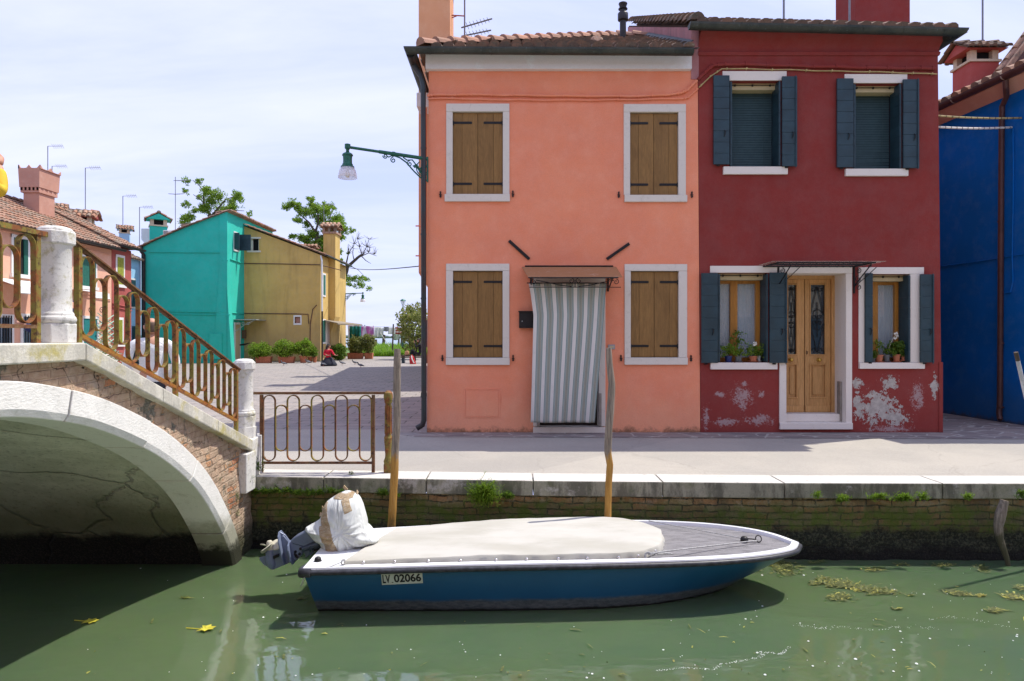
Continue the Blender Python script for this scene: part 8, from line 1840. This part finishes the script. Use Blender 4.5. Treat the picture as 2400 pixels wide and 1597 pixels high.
for k in range(9): tuft(('weed fringe patch beside the bridge foot', 'second fringe patch from the bridge foot', 'third fringe patch from the bridge foot', 'fringe patch left of the outboard skeg', 'fringe patch above the outboard propeller', 'fringe patch above the outboard leg', 'fringe patch left of the wrapped cowl', 'fringe patch directly above the wrapped cowl', 'fringe patch right above the cowl tape ends')[k], 600+k*25, 1154+random.uniform(-3, 3), 7.28-.012*k, .06, .07+random.uniform(0, .03), 60, M['leaf_mid'], grp='weed fringe under the quay railing')
tuft('upright bright weed nearest the bow', 1914, 1163, 6.86, .045, .10, 34, M['leaf_bright'], droop=0); tuft('spreading bright weed second from the bow', 1974, 1170, 6.86, .08, .09, 70, M['leaf_bright']); tuft('left half of the long bright weed strip on the quay wall', 2060, 1166, 6.86, .12, .075, 90, M['leaf_bright']); tuft('thickest part of the long bright weed strip on the quay wall', 2115, 1168, 6.86, .12, .085, 120, M['leaf_bright'])
tuft('right end of the long bright weed strip on the quay wall', 2162, 1165, 6.86, .05, .10, 50, M['leaf_bright']); tuft('lone small weed left of the crooked stake', 2267, 1166, 6.86, .05, .08, 44, M['leaf_bright']); tuft('weed at the right edge above the crooked stake', 2392, 1160, 6.84, .05, .10, 50, M['leaf_mid'])
tuft('tall green weed between the bridge foot and the railing', 597, 1095, 7.36, .07, .14, 130, M['leaf_mid'], 'weeds at the bridge foot'); tuft('spreading green weed in the corner of bridge and quay', 566, 1130, 7.2, .09, .16, 160, M['leaf_mid'], 'weeds at the bridge foot'); tuft('thin weeds hanging on the bridge wall above the arch end', 545, 1165, 6.95, .05, .14, 60, M['leaf_mid'], 'weeds at the bridge foot'); tuft('sparse weeds low on the bridge corner', 552, 1205, 7.0, .04, .10, 34, M['leaf_mid'], 'weeds at the bridge foot'); tuft('tiny weed on top of the quay stone by the railing post', 824, 1112, 7.4, .03, .05, 16, M['leaf_mid'], 'weeds on top of the quay'); tuft('green tuft at the arch stone above the water', 508, 1128, 6.55, .03, .07, 24, M['leaf_mid'], 'weeds at the bridge foot')
# ------------------------------------------------------------------ things on the water
mb = MB(); rw = random.Random(5)
def wpt(px, py): D = ZC*F/(py-HY); return Vector(((px-HX)*D/F, D, .006))
mats_w = [simple('brown green algae', (.085, .10, .02, 1), .7, var=.4, scale=40), simple('yellow algae', (.27, .26, .05, 1), .7, var=.3), simple('white foam flecks', (.75, .77, .72, 1), .6)]
def raft(px, py, rx_, ry_, n, sl=0.0, yellow=.12, L=.05):
    for _ in range(n):
        u = rw.gauss(0, .45); v = rw.gauss(0, .4); p = wpt(px+u*rx_, py+v*ry_+u*sl); a = rw.uniform(-.6, .6)+(0 if rw.random() < .7 else 1.5); ln = L*rw.uniform(.4, 1.4); d = Vector((math.cos(a), math.sin(a), 0))*ln; n_ = Vector((-d.y, d.x, 0)).normalized()*rw.uniform(.002, .007); p.z = .004+rw.random()*.008
        mb.m = 1 if rw.random() < yellow else 0; k = Vector((0, 0, rw.uniform(0, .01))); mb.add([p-n_, p+d*.5-n_*1.4+k, p+d, p+d*.5+n_*1.4+k, p+n_], [(0, 1, 2, 3, 4)])
raft(1830, 1330, 44, 22, 300, 10); raft(1960, 1370, 46, 12, 420, 2); raft(2040, 1384, 60, 9, 380, 8); raft(1965, 1402, 30, 12, 120); raft(1905, 1369, 10, 6, 60); raft(1930, 1358, 16, 4, 40); raft(2045, 1336, 24, 7, 60); raft(2110, 1325, 18, 4, 30); raft(2245, 1393, 34, 7, 120, 4); raft(2380, 1402, 30, 9, 160, 2, .25); raft(2330, 1433, 24, 6, 60); raft(2210, 1327, 30, 4, 40); raft(2300, 1336, 16, 9, 50, 4, .0); raft(2390, 1380, 14, 8, 50)
for px, py in ((1920, 1318), (1900, 1322), (1870, 1330), (1770, 1340), (2100, 1430), (2040, 1395), (2130, 1398), (700, 1405), (430, 1404)): raft(px, py, 12, 2, 12)
mb.m = 1
for px, py, n in ((2005, 1385, 40), (2050, 1390, 30), (2298, 1398, 70), (2210, 1325, 16), (2360, 1400, 30)): raft(px, py, 12, 4, n, 0, 1, .02)
for _ in range(100):
    px = 2399*rw.random()**.7; py = 1330+260*math.sqrt(rw.random())
    if 700 < px < 1700 and py < 1440: continue
    raft(px, py, 10, 1, 1, 0, .3, rw.choice((.02, .03, .08)))
for _ in range(150):
    px = 2400*math.sqrt(rw.random()); py = rw.uniform(1320, 1595)
    if 700 < px < 1760 and py < 1450: continue
    p = wpt(px, py); r_ = rw.choice((.003, .004, .004, .005, .007, .010))*.85; mb.m = 2; mb.lathe([(r_, 0), (r_*.6, .003)], p, 7)
for (px, py, r_) in ((2110, 1482, .012), (2095, 1526, .014), (2005, 1547, .016), (2148, 1558, .014), (2154, 1575, .01), (2383, 1494, .012), (2384, 1490, .01), (1884, 1350, .015), (1786, 1350, .015), (617, 1449, .012), (650, 1450, .008), (1375, 1591, .012), (1415, 1592, .01), (1793, 1584, .013)): mb.m = 2; r_ *= .75; mb.lathe([(r_, 0), (r_*.6, .004)], wpt(px, py), 8)
def foamline(pts, n, sp):
    for (a, b) in zip(pts, pts[1:]):
        for _ in range(n): u = rw.random(); p = wpt(a[0]+(b[0]-a[0])*u+rw.gauss(0, sp), a[1]+(b[1]-a[1])*u+rw.gauss(0, sp*.35)); r_ = rw.uniform(.0012, .0035); mb.m = 2; mb.lathe([(r_, 0), (r_*.6, .001)], p, 5)
foamline([(1540, 1575), (1600, 1567), (1672, 1572), (1690, 1558), (1740, 1552), (1790, 1540), (1780, 1530), (1830, 1535), (1850, 1518)], 34, 3); foamline([(1860, 1467), (1920, 1475), (1975, 1470), (2060, 1480), (2110, 1470), (2200, 1475)], 22, 5); foamline([(2175, 1455), (2230, 1447), (2300, 1457), (2390, 1478)], 18, 4)
tag(mb.build('algae_and_foam', mats_w, origin=(3, 5, 0)), kind='stuff')
yl = simple('yellow leaf', (.50, .45, .04, 1), .6, var=.2)
for lb_, px, py, s_ in (('yellow floating leaf left of the bridge reflection, further left of two', 213, 1459, .075), ('yellow floating leaf beside the bridge pier reflection', 482, 1477, .085)):
    mb = MB(); c = wpt(px, py); c.z = .008; rl = random.Random(px); P = []
    for k in range(14): a = 2*math.pi*k/14; r_ = s_*(1 if k % 2 else .62)*(1-.35*(math.cos(a) < -.7))*rl.uniform(.8, 1.1); P.append(c+Vector((r_*math.cos(a), r_*.75*math.sin(a), .012*rl.random())))
    mb.add([c]+P, [(0, k+1, (k+1) % 14+1) for k in range(14)]); mb.tube([c-Vector((s_*.5, 0, 0)), c-Vector((s_*1.9, -.02, .0))], .003, 4); tag(mb.build('floating_leaf', yl, origin=c, solid=.003), lb_, 'leaf', 'yellow leaves floating on the canal')
# ------------------------------------------------------------------ pigeons
pg = simple('pigeon grey', (.07, .075, .09, 1), .6, var=.5, scale=18); pgl = simple('pigeon pale wing', (.22, .23, .26, 1), .6, var=.3)
pigroup = 'pigeons on the square'
def pigeon0(loc, label):
    t_ = thing('pigeon', label, 'pigeon', loc, pigroup); o = Vector(loc); mb = MB()
    mb.tube([o+Vector(p) for p in ((-.13, 0, .16), (-.09, 0, .15), (-.02, 0, .135), (.05, 0, .12), (.10, 0, .105), (.17, 0, .085), (.20, 0, .08))], [.012, .04, .058, .055, .038, .02, .012], 12, squash=.95)
    mb.tube([o+Vector(p) for p in ((-.10, 0, .16), (-.125, 0, .20), (-.135, 0, .235), (-.145, 0, .262), (-.148, 0, .278))], [.036, .026, .022, .026, .010], 10); mb.tube([o+Vector((-.16, 0, .255)), o+Vector((-.195, 0, .245))], [.010, .002], 6); mb.build('body', pg, t_, smooth=True)
    for s_ in (-1, 1):
        mb = MB(); mb.tube([o+Vector(p) for p in ((-.06, s_*.045, .15), (0, s_*.055, .14), (.08, s_*.045, .115), (.15, s_*.02, .095))], [.02, .034, .026, .006], 8, squash=.5); mb.build('wing', pgl, t_, smooth=True)
        mb = MB(); mb.tube([o+Vector((.0, s_*.025, .09)), o+Vector((.005, s_*.028, .01)), o+Vector((-.03, s_*.03, .004))], .006, 5); mb.build('leg', simple('pink legs', (.45, .15, .12, 1)), t_)
    return t_
def gp_(px, py): D = (ZC-Z0)*F/(py-HY); return ((px-HX)*D/F, D, Z0+.002)
p0 = pigeon0(gp_(665, 857), 'pigeon standing in front of the middle planter')
for px, py, lb_, rz_ in ((722, 853, 'dark pigeon beside the large round pot', .2), (758, 859, 'pale winged pigeon beside the skirt of the kneeling woman', -.3), (802, 856, 'pigeon with raised head right of the kneeling woman', .1), (832, 855, 'pigeon at the back of the right hand pair', .5), (845, 862, 'pigeon at the front of the right hand pair', -.1), (593, 849, 'dark pigeon at the corner of the turquoise house', 2.5)): copytree(p0, gp_(px, py), lb_, rz_)
# ------------------------------------------------------------------ people
def skin_body(name, joints, edges, mat, parent, root=0, sub=2):
    me = bpy.data.meshes.new(name); o0 = WL[parent.name]; me.from_pydata([tuple(Vector(j[0])-o0) for j in joints], edges, []); o = bpy.data.objects.new(name, me); COL.objects.link(o); o.parent = parent; WL[o.name] = o0
    md = o.modifiers.new('skin', 'SKIN'); md.use_smooth_shade = True; sv = me.skin_vertices[0].data
    for i, j in enumerate(joints): r_ = j[1]; sv[i].radius = r_ if isinstance(r_, tuple) else (r_, r_); sv[i].use_root = (i == root)
    ms = o.modifiers.new('sub', 'SUBSURF'); ms.levels = sub; ms.render_levels = sub; me.materials.append(mat); return o
SKIN = simple('skin', (.50, .26, .17, 1), .6, var=.06); 
def chain(pts, rad): return [(p, r) for p, r in zip(pts, rad)]
def head(parent, c, fdir, hair, bald=False, s=1.0, longhair=False):
    """head about 0.23 m tall, c = centre; fdir = facing direction"""
    c = Vector(c); f = Vector(fdir).normalized(); rt = f.cross(Vector((0, 0, 1))).normalized(); up = Vector((0, 0, 1)); mb = MB(); n = 20; vs = []; fs = []
    prof = [(-.118, .030, .02), (-.105, .052, .030), (-.08, .066, .022), (-.04, .072, .014), (0, .076, .008), (.04, .078, 0), (.075, .070, -.004), (.10, .048, -.006), (.115, .018, -.006)]
    for z, r_, fo in prof:
        for k in range(n):
            a = 2*math.pi*k/n; ca, sa = math.cos(a), math.sin(a); rf = r_*(1.22 if ca < 0 else 1.12); p = c+(f*(ca*rf+fo)+rt*sa*r_*.98+up*z)*s
            if ca > .93 and -.05 < z < .02: p += f*.022*s*(1-abs(z+.02)*12)          # nose
            if .6 < ca < .93 and -.01 < z < .02: p -= f*.008*s
            vs.append(p)
    for i in range(len(prof)-1):
        for k in range(n): fs.append((i*n+k, i*n+(k+1) % n, (i+1)*n+(k+1) % n, (i+1)*n+k))
    fs += [tuple(range(n))[::-1], tuple((len(prof)-1)*n+k for k in range(n))]; mb.add(vs, fs)
    for sg in (-1, 1): mb.lathe([(.004, -.03), (.016, -.022), (.02, 0), (.022, .018), (.012, .03)], c+(rt*sg*.079-f*.012-up*.005)*s, 8)
    for sg in (-1, 1): mb.lathe([(.006, -.006), (.012, 0), (.006, .006)], c+(f*.085+rt*sg*.03+up*.005)*s, 6)
    mb.lathe([(.004, -.02), (.007, 0), (.004, .02)], c+(f*.094-up*.055)*s, 6, axis=rt)
    mb.build('head', SKIN, parent, smooth=True, sub=1)
    mb = MB(); vs = []; fs = []; rings = [(-.07, 1.04, .5), (-.03, 1.06, .6), (.01, 1.07, .75), (.05, 1.08, .95), (.085, 1.07, 1.0), (.11, .98, 1), (.125, .5, 1)] if not bald else [(-.07, 1.03, .45), (-.03, 1.05, .5), (.01, 1.06, .5), (.045, 1.05, .45), (.065, 1.02, .35)]
    for z, q, arcw in rings:
        r_ = .076 if z < .06 else (.066 if z < .09 else (.046 if z < .12 else .02))
        for k in range(n+1):
            a = math.pi+(k/n-.5)*2*math.pi*arcw; ca, sa = math.cos(a), math.sin(a); rf = r_*(1.22 if ca < 0 else 1.12); vs.append(c+(f*ca*rf*q+rt*sa*r_*q+up*z)*s)
    for i in range(len(rings)-1):
        for k in range(n): fs.append((i*(n+1)+k, i*(n+1)+k+1, (i+1)*(n+1)+k+1, (i+1)*(n+1)+k))
    mb.add(vs, fs)
    if longhair: mb.tube([c-f*.08*s+up*.02, c-f*.11*s-up*.08, c-f*.12*s-up*.2-rt*.04, c-f*.10*s-up*.36-rt*.06], [.05, .045, .04, .018], 10)
    mb.build('hair', hair, parent, smooth=True, solid=.006)
def hand(parent, w_, d, pal, s=1.0, curl=.5, nm='hand'):
    """w_ wrist, d finger direction, pal palm normal"""
    w_ = Vector(w_); d = Vector(d).normalized(); pn = Vector(pal).normalized(); sd_ = d.cross(pn).normalized(); J = [(w_, .026*s), (w_+d*.04*s, (.036*s, .016*s)), (w_+d*.085*s, (.036*s, .014*s))]; E_ = [(0, 1), (1, 2)]
    for k, (o_, L) in enumerate(((-.03, .062), (-.010, .075), (.010, .070), (.028, .055))):
        b = w_+d*.088*s+sd_*o_*s; i = len(J); J += [(b, .0095*s), (b+d*L*.45*s+pn*curl*.012*s, .0088*s), (b+d*L*.8*s+pn*curl*.04*s, .008*s), (b+d*L*s*.92+pn*curl*.06*s, .0065*s)]; E_ += [(2, i), (i, i+1), (i+1, i+2), (i+2, i+3)]
    i = len(J); b = w_+d*.03*s-sd_*.03*s; J += [(b, .012*s), (b+d*.03*s-sd_*.022*s+pn*.012*s, .010*s), (b+d*.055*s-sd_*.028*s+pn*.026*s, .008*s)]; E_ += [(1, i), (i, i+1), (i+1, i+2)]
    return skin_body(nm, J, E_, SKIN, parent, 0, 1)
def torso_person(label, loc, fdir, top, bottom, hair, H=1.74, arms=None, bald=False, shoes=None, stride=.12):
    t_ = thing('person', label, 'person', loc); o = Vector(loc); f = Vector(fdir).normalized(); rt = f.cross(Vector((0, 0, 1))).normalized(); k = H/1.74
    P = lambda x, y, z: o+(rt*x+f*y+Vector((0, 0, z)))*k
    # body: one continuous surface, skin coloured only where it shows; clothes over it
    arms = arms or (((.22, 0, 1.40), (.27, -.02, 1.13), (.27, .08, .90)), ((-.22, 0, 1.40), (-.27, -.02, 1.13), (-.27, .08, .90)))
    J = [(P(0, 0, .95), (.145*k, .105*k)), (P(0, 0, 1.12), (.135*k, .095*k)), (P(0, .0, 1.30), (.165*k, .105*k)), (P(0, -.005, 1.43), (.12*k, .075*k)), (P(0, 0, 1.50), .052*k), (P(0, .015, 1.57), .048*k)]; E_ = [(0, 1), (1, 2), (2, 3), (3, 4), (4, 5)]
    for a in arms:
        i = len(J); s_ = 1 if a[0][0] > 0 else -1; J += [(P(s_*.165, 0, 1.415), .060*k), (P(*a[0]), .052*k), (P(*a[1]), .040*k), (P(*a[2]), .027*k)]; E_ += [(3, i), (i, i+1), (i+1, i+2), (i+2, i+3)]
    for s_ in (-1, 1):
        i = len(J); J += [(P(s_*.09, 0, .86), .088*k), (P(s_*.10, s_*stride*.5+.02, .48), .058*k), (P(s_*.10, s_*stride, .10), .040*k), (P(s_*.10, s_*stride+.06, .035), .036*k), (P(s_*.10, s_*stride+.17, .03), .030*k)]; E_ += [(0, i), (i, i+1), (i+1, i+2), (i+2, i+3), (i+3, i+4)]
    skin_body('body', J, E_, SKIN, t_)
    # shirt and trousers: slightly larger surfaces
    J2 = [(P(0, 0, .86), (.175*k, .130*k)), (P(0, 0, .98), (.165*k, .122*k)), (P(0, 0, 1.12), (.155*k, .112*k)), (P(0, 0, 1.30), (.182*k, .12*k)), (P(0, -.005, 1.43), (.135*k, .088*k)), (P(0, 0, 1.49), (.062*k, .06*k))]; E2 = [(0, 1), (1, 2), (2, 3), (3, 4), (4, 5)]
    for a in arms:
        i = len(J2); s_ = 1 if a[0][0] > 0 else -1; e2 = Vector(P(*a[1])); w2 = Vector(P(*a[2])); J2 += [(P(s_*.165, 0, 1.415), .074*k), (P(*a[0]), .068*k), (e2, .056*k), (e2.lerp(w2, .85), .042*k)]; E2 += [(4, i), (i, i+1), (i+1, i+2), (i+2, i+3)]
    skin_body('shirt', J2, E2, top, t_)
    J3 = [(P(0, 0, .98), (.155*k, .115*k)), (P(0, 0, .90), (.160*k, .120*k))]; E3 = [(0, 1)]
    for s_ in (-1, 1):
        i = len(J3); J3 += [(P(s_*.09, 0, .80), .100*k), (P(s_*.10, s_*stride*.5+.02, .48), .072*k), (P(s_*.10, s_*stride, .10), .060*k)]; E3 += [(1, i), (i, i+1), (i+1, i+2)]
    skin_body('trousers', J3, E3, bottom, t_)
    head(t_, P(0, .02, 1.635), f, hair, bald, k)
    for a in arms:
        e2 = Vector(P(*a[1])); w2 = Vector(P(*a[2])); hand(t_, w2, (w2-e2), rt*(-1 if a[0][0] > 0 else 1), k)
    return t_
dh_ = simple('dark hair', (.02, .015, .012, 1), .6); gh = simple('short brown grey hair', (.10, .065, .045, 1), .8)
t = NT('white linen shirt'); wsh = t.done((.72, .73, .72, 1), .85, t.noise(7, 6, .6, None, 1.5), .9, .03, spec=.2)
dkt = simple('dark trousers', (.03, .032, .04, 1), .9); nav = simple('navy jacket', (.012, .022, .09, 1), .85, var=.2)
torso_person('balding man in a loose white shirt walking away behind the bridge railing', (-4.70, 8.9, Z0+.01), (-.45, 1, 0), wsh, dkt, gh, 1.72, bald=True, arms=(((.24, -.03, 1.38), (.30, -.10, 1.14), (.20, .05, .93)), ((-.24, 0, 1.38), (-.29, -.05, 1.13), (-.2, .10, .93))))
torso_person('person in a navy jacket on the bridge steps, mostly hidden by the tall stone pillar', (-3.95, 6.0, 1.38), (-1, .1, 0), nav, nav, dh_, 1.42, arms=(((.22, 0, 1.40), (.24, .10, 1.15), (.20, .28, 1.22)), ((-.22, 0, 1.40), (-.24, .1, 1.15), (-.2, .28, 1.22))))
yp = simple('yellow shirt', (.62, .42, .03, 1), .85, var=.1)
torso_person('person in yellow on top of the bridge, arm raised, at the left edge', (-3.62, 4.15, 2.09), (-.2, 1, 0), yp, dkt, dh_, 1.66, arms=(((.24, .0, 1.38), (.42, .12, 1.14), (.36, .22, 1.36)), ((-.24, 0, 1.38), (-.30, .1, 1.15), (-.15, .28, 1.3))))
# kneeling woman with red top
kw = thing('person', 'kneeling woman in a red top and long dark skirt feeding pigeons, dark ponytail', 'person', gp_(770, 858)); o = Vector(gp_(770, 858)); redt = simple('red top', (.50, .008, .03, 1), .85, var=.12); skt = simple('black skirt', (.02, .022, .035, 1), .85, var=.2)
J = [(o+Vector((0, 0, .30)), (.16, .14)), (o+Vector((-.02, 0, .50)), (.135, .11)), (o+Vector((-.02, -.0, .70)), (.16, .11)), (o+Vector((-.02, 0, .82)), (.11, .08)), (o+Vector((-.01, 0, .90)), .045), (o+Vector((0, 0, .95)), .045),
     (o+Vector((.15, -.02, .80)), .055), (o+Vector((.27, -.06, .62)), .042), (o+Vector((.40, -.14, .55)), .027), (o+Vector((-.17, -.02, .80)), .055), (o+Vector((-.20, -.14, .60)), .042), (o+Vector((.02, -.24, .55)), .027)]
skin_body('body', J, [(0, 1), (1, 2), (2, 3), (3, 4), (4, 5), (3, 6), (6, 7), (7, 8), (3, 9), (9, 10), (10, 11)], SKIN, kw)
J = [(o+Vector((0, 0, .36)), (.175, .15)), (o+Vector((-.02, 0, .50)), (.15, .125)), (o+Vector((-.02, 0, .70)), (.175, .125)), (o+Vector((-.02, 0, .82)), (.125, .09)), (o+Vector((-.01, 0, .88)), .055), (o+Vector((.15, -.02, .80)), .068), (o+Vector((.27, -.06, .62)), .056), (o+Vector((.36, -.11, .565)), .045), (o+Vector((-.17, -.02, .80)), .068), (o+Vector((-.20, -.14, .60)), .056), (o+Vector((-.06, -.21, .56)), .045)]
skin_body('top', J, [(0, 1), (1, 2), (2, 3), (3, 4), (3, 5), (5, 6), (6, 7), (3, 8), (8, 9), (9, 10)], redt, kw)
mb = MB(); mb.lathe([(.40, 0), (.43, .05), (.39, .14), (.30, .27), (.20, .40), (.15, .46)], o, 24); [None for _ in ()]
for i in range(len(mb.v)): p = mb.v[i]; a_ = math.atan2(p.y-o.y, p.x-o.x); mb.v[i] = Vector((o.x+(p.x-o.x)*(1+.05*math.sin(a_*7)), o.y+(p.y-o.y)*.8, p.z))
mb.build('skirt', skt, kw, smooth=True)
head(kw, o+Vector((.0, 0, 1.04)), (.75, .6, 0), dh_, False, .95, True); hand(kw, o+Vector((.40, -.14, .55)), (1, -.2, 0), (0, 0, 1)); hand(kw, o+Vector((.02, -.24, .55)), (1, -.3, 0), (0, 0, 1))
# seated person, bench, bags
bn = thing('bench', 'low wooden bench with dark base beside the orange house drainpipe', 'bench', W(962, 850, 39.5)); o = Vector((W(962, 0, 39.5).x, 39.5, Z0)); blk = simple('black clothes', (.012, .012, .016, 1), .85, var=.3)
mb = MB()
for k in range(4): mb.box((o.x-.65, 39.35+.13*k, Z0+.42), (o.x+1.6, 39.46+.13*k, Z0+.46))
for k in range(2): mb.box((o.x-.65, 39.30, Z0+.30+.07*k), (o.x+1.6, 39.33, Z0+.355+.07*k))
mb.build('seat', M['bark'], bn); mb = MB(); mb.box((o.x-.5, 39.4, Z0), (o.x-.35, 39.8, Z0+.42)); mb.build('leg', M['greenshut'], bn); mb = MB(); mb.box((o.x+.9, 39.4, Z0), (o.x+1.05, 39.8, Z0+.42)); mb.build('leg', M['greenshut'], bn)
sp_ = thing('person', 'person in black sitting on the bench holding a camera to the face, by the drainpipe', 'person', (W(983, 0, 39.5).x, 39.5, Z0)); o2 = Vector((W(983, 0, 39.5).x, 39.45, Z0))
V3 = lambda x, y, z: o2+Vector((x, y, z))
J = [(V3(.10, .05, .56), (.15, .13)), (V3(.08, .03, .78), (.13, .10)), (V3(.04, .0, .98), (.15, .10)), (V3(.02, -.01, 1.10), (.10, .08)), (V3(.0, -.02, 1.18), .046), (V3(-.02, -.03, 1.23), .046), (V3(.02, -.16, 1.06), .05), (V3(-.16, -.22, .92), .042), (V3(-.26, -.12, 1.16), .028), (V3(.04, .16, 1.06), .05), (V3(-.14, .14, .92), .042), (V3(-.26, .02, 1.16), .028), (V3(.02, -.08, .54), .085), (V3(-.32, -.10, .56), .062), (V3(-.30, -.10, .12), .045), (V3(-.42, -.10, .05), .035), (V3(.02, .10, .54), .085), (V3(-.30, .12, .56), .062), (V3(-.24, .12, .12), .045), (V3(-.36, .12, .05), .035)]
skin_body('body', J, [(0, 1), (1, 2), (2, 3), (3, 4), (4, 5), (3, 6), (6, 7), (7, 8), (3, 9), (9, 10), (10, 11), (0, 12), (12, 13), (13, 14), (14, 15), (0, 16), (16, 17), (17, 18), (18, 19)], blk, sp_)
head(sp_, V3(-.04, -.03, 1.32), (-1, -.1, 0), dh_, False, .95); hand(sp_, V3(-.26, -.12, 1.16), (-.3, .2, 1), (1, 0, 0)); hand(sp_, V3(-.26, .02, 1.16), (-.3, -.2, 1), (1, 0, 0))
mb = MB(); mb.box(V3(-.26, -.10, 1.26), V3(-.18, .06, 1.34)); mb.lathe([(.03, 0), (.03, .05)], V3(-.26, -.02, 1.30), 10, axis=(-1, 0, 0)); tag(mb.build('camera', M['black'], origin=V3(-.22, 0, 1.26)), 'small black camera held at the face of the seated person', 'camera')
def bag(name, label, px, y0, y1, wpx, D, mat, cat, lean=0.0, zb=None):
    a = W(px, y1, D); w_ = wpx*D/F/2; h = (y1-y0)*D/F; t_ = thing(name, label, cat, tuple(a)); mb = MB()
    mb.grid(lambda u, v: a+Vector((math.cos(u*2*math.pi)*w_*(1-.45*v**2)*(1 if v < .98 else .3)+lean*v, math.sin(u*2*math.pi)*w_*.55*(1-.4*v**2)*(1 if v < .98 else .3), h*v+.02*math.sin(u*17))), 20, 8); mb.build('body', mat, t_, smooth=True)
    mb = MB(); mb.tube(arc(a+Vector((lean, 0, h)), w_*.3, 0, 180, 8), .012, 5); mb.build('handle', mat, t_); return t_
rb2 = bag('backpack', 'red and white backpack leaning on the ground in front of the bench', 968, 834, 854, 15, 38.2, simple('red bag', (.45, .015, .02, 1), .7), 'backpack', -.08); mb = MB(); a = W(970, 851, 37.95); mb.tube([a, a+Vector((-.10, -.02, .22)), a+Vector((-.14, .03, .40))], .035, 6); mb.build('stripe', M['white'], rb2)
bag('handbag', 'black handbag on the bench beside the seated person', 967, 820, 830.5, 13, 39.6, blk, 'bag'); bag('folded_jacket', 'tan jacket thrown over the end of the bench', 954, 823, 832, 12, 39.6, simple('tan cloth', (.50, .26, .14, 1), .85, var=.25, scale=20), 'jacket')

# ------------------------------------------------------------------ houses across the canal behind the photographer (they light and mirror in the fronts)
for k, (x0, x1, h, col, nm) in enumerate(((-26, -14, 6.5, 'salmon', 'salmon'), (-14, -4, 7.2, 'cream', 'cream'), (-4, 5, 6.4, 'orange', 'orange'), (5, 14, 7.0, 'cream', 'pale'), (14, 26, 6.6, 'salmon', 'pink'))):
    yb_ = -6.0-(k % 2)*0.04; hh = thing('house_across_canal', nm+' house on the bank behind the camera, '+('far left', 'left', 'middle', 'right', 'far right')[k]+' of the row', 'house', ((x0+x1)/2, yb_, Z0)); mb = MB(); mb.box((x0, yb_-6, Z0-.05), (x1-.01, yb_, h)); mb.build('wall', M[col], hh)
    mb = MB(); mb.add([(x0, yb_+.3, h), (x1-.01, yb_+.3, h), (x1-.01, yb_-3, h+1.5), (x0, yb_-3, h+1.5)], [(0, 1, 2, 3)]); mb.build('roof', M['tile'], hh, solid=.12)
    for i in range(int((x1-x0)/3)):
        for z in (1.7, 4.4):
            xc = x0+1.5+3*i; mb = MB(); mb.box((xc-.6, yb_-.05, z-.1), (xc+.6, yb_+.04, z+1.5)); w_ = mb.build('window', M['frame'], hh); mb = MB(); mb.box((xc-.48, yb_+.03, z), (xc+.48, yb_+.06, z+1.4)); mb.build('shutter', M['greenshut'], w_)
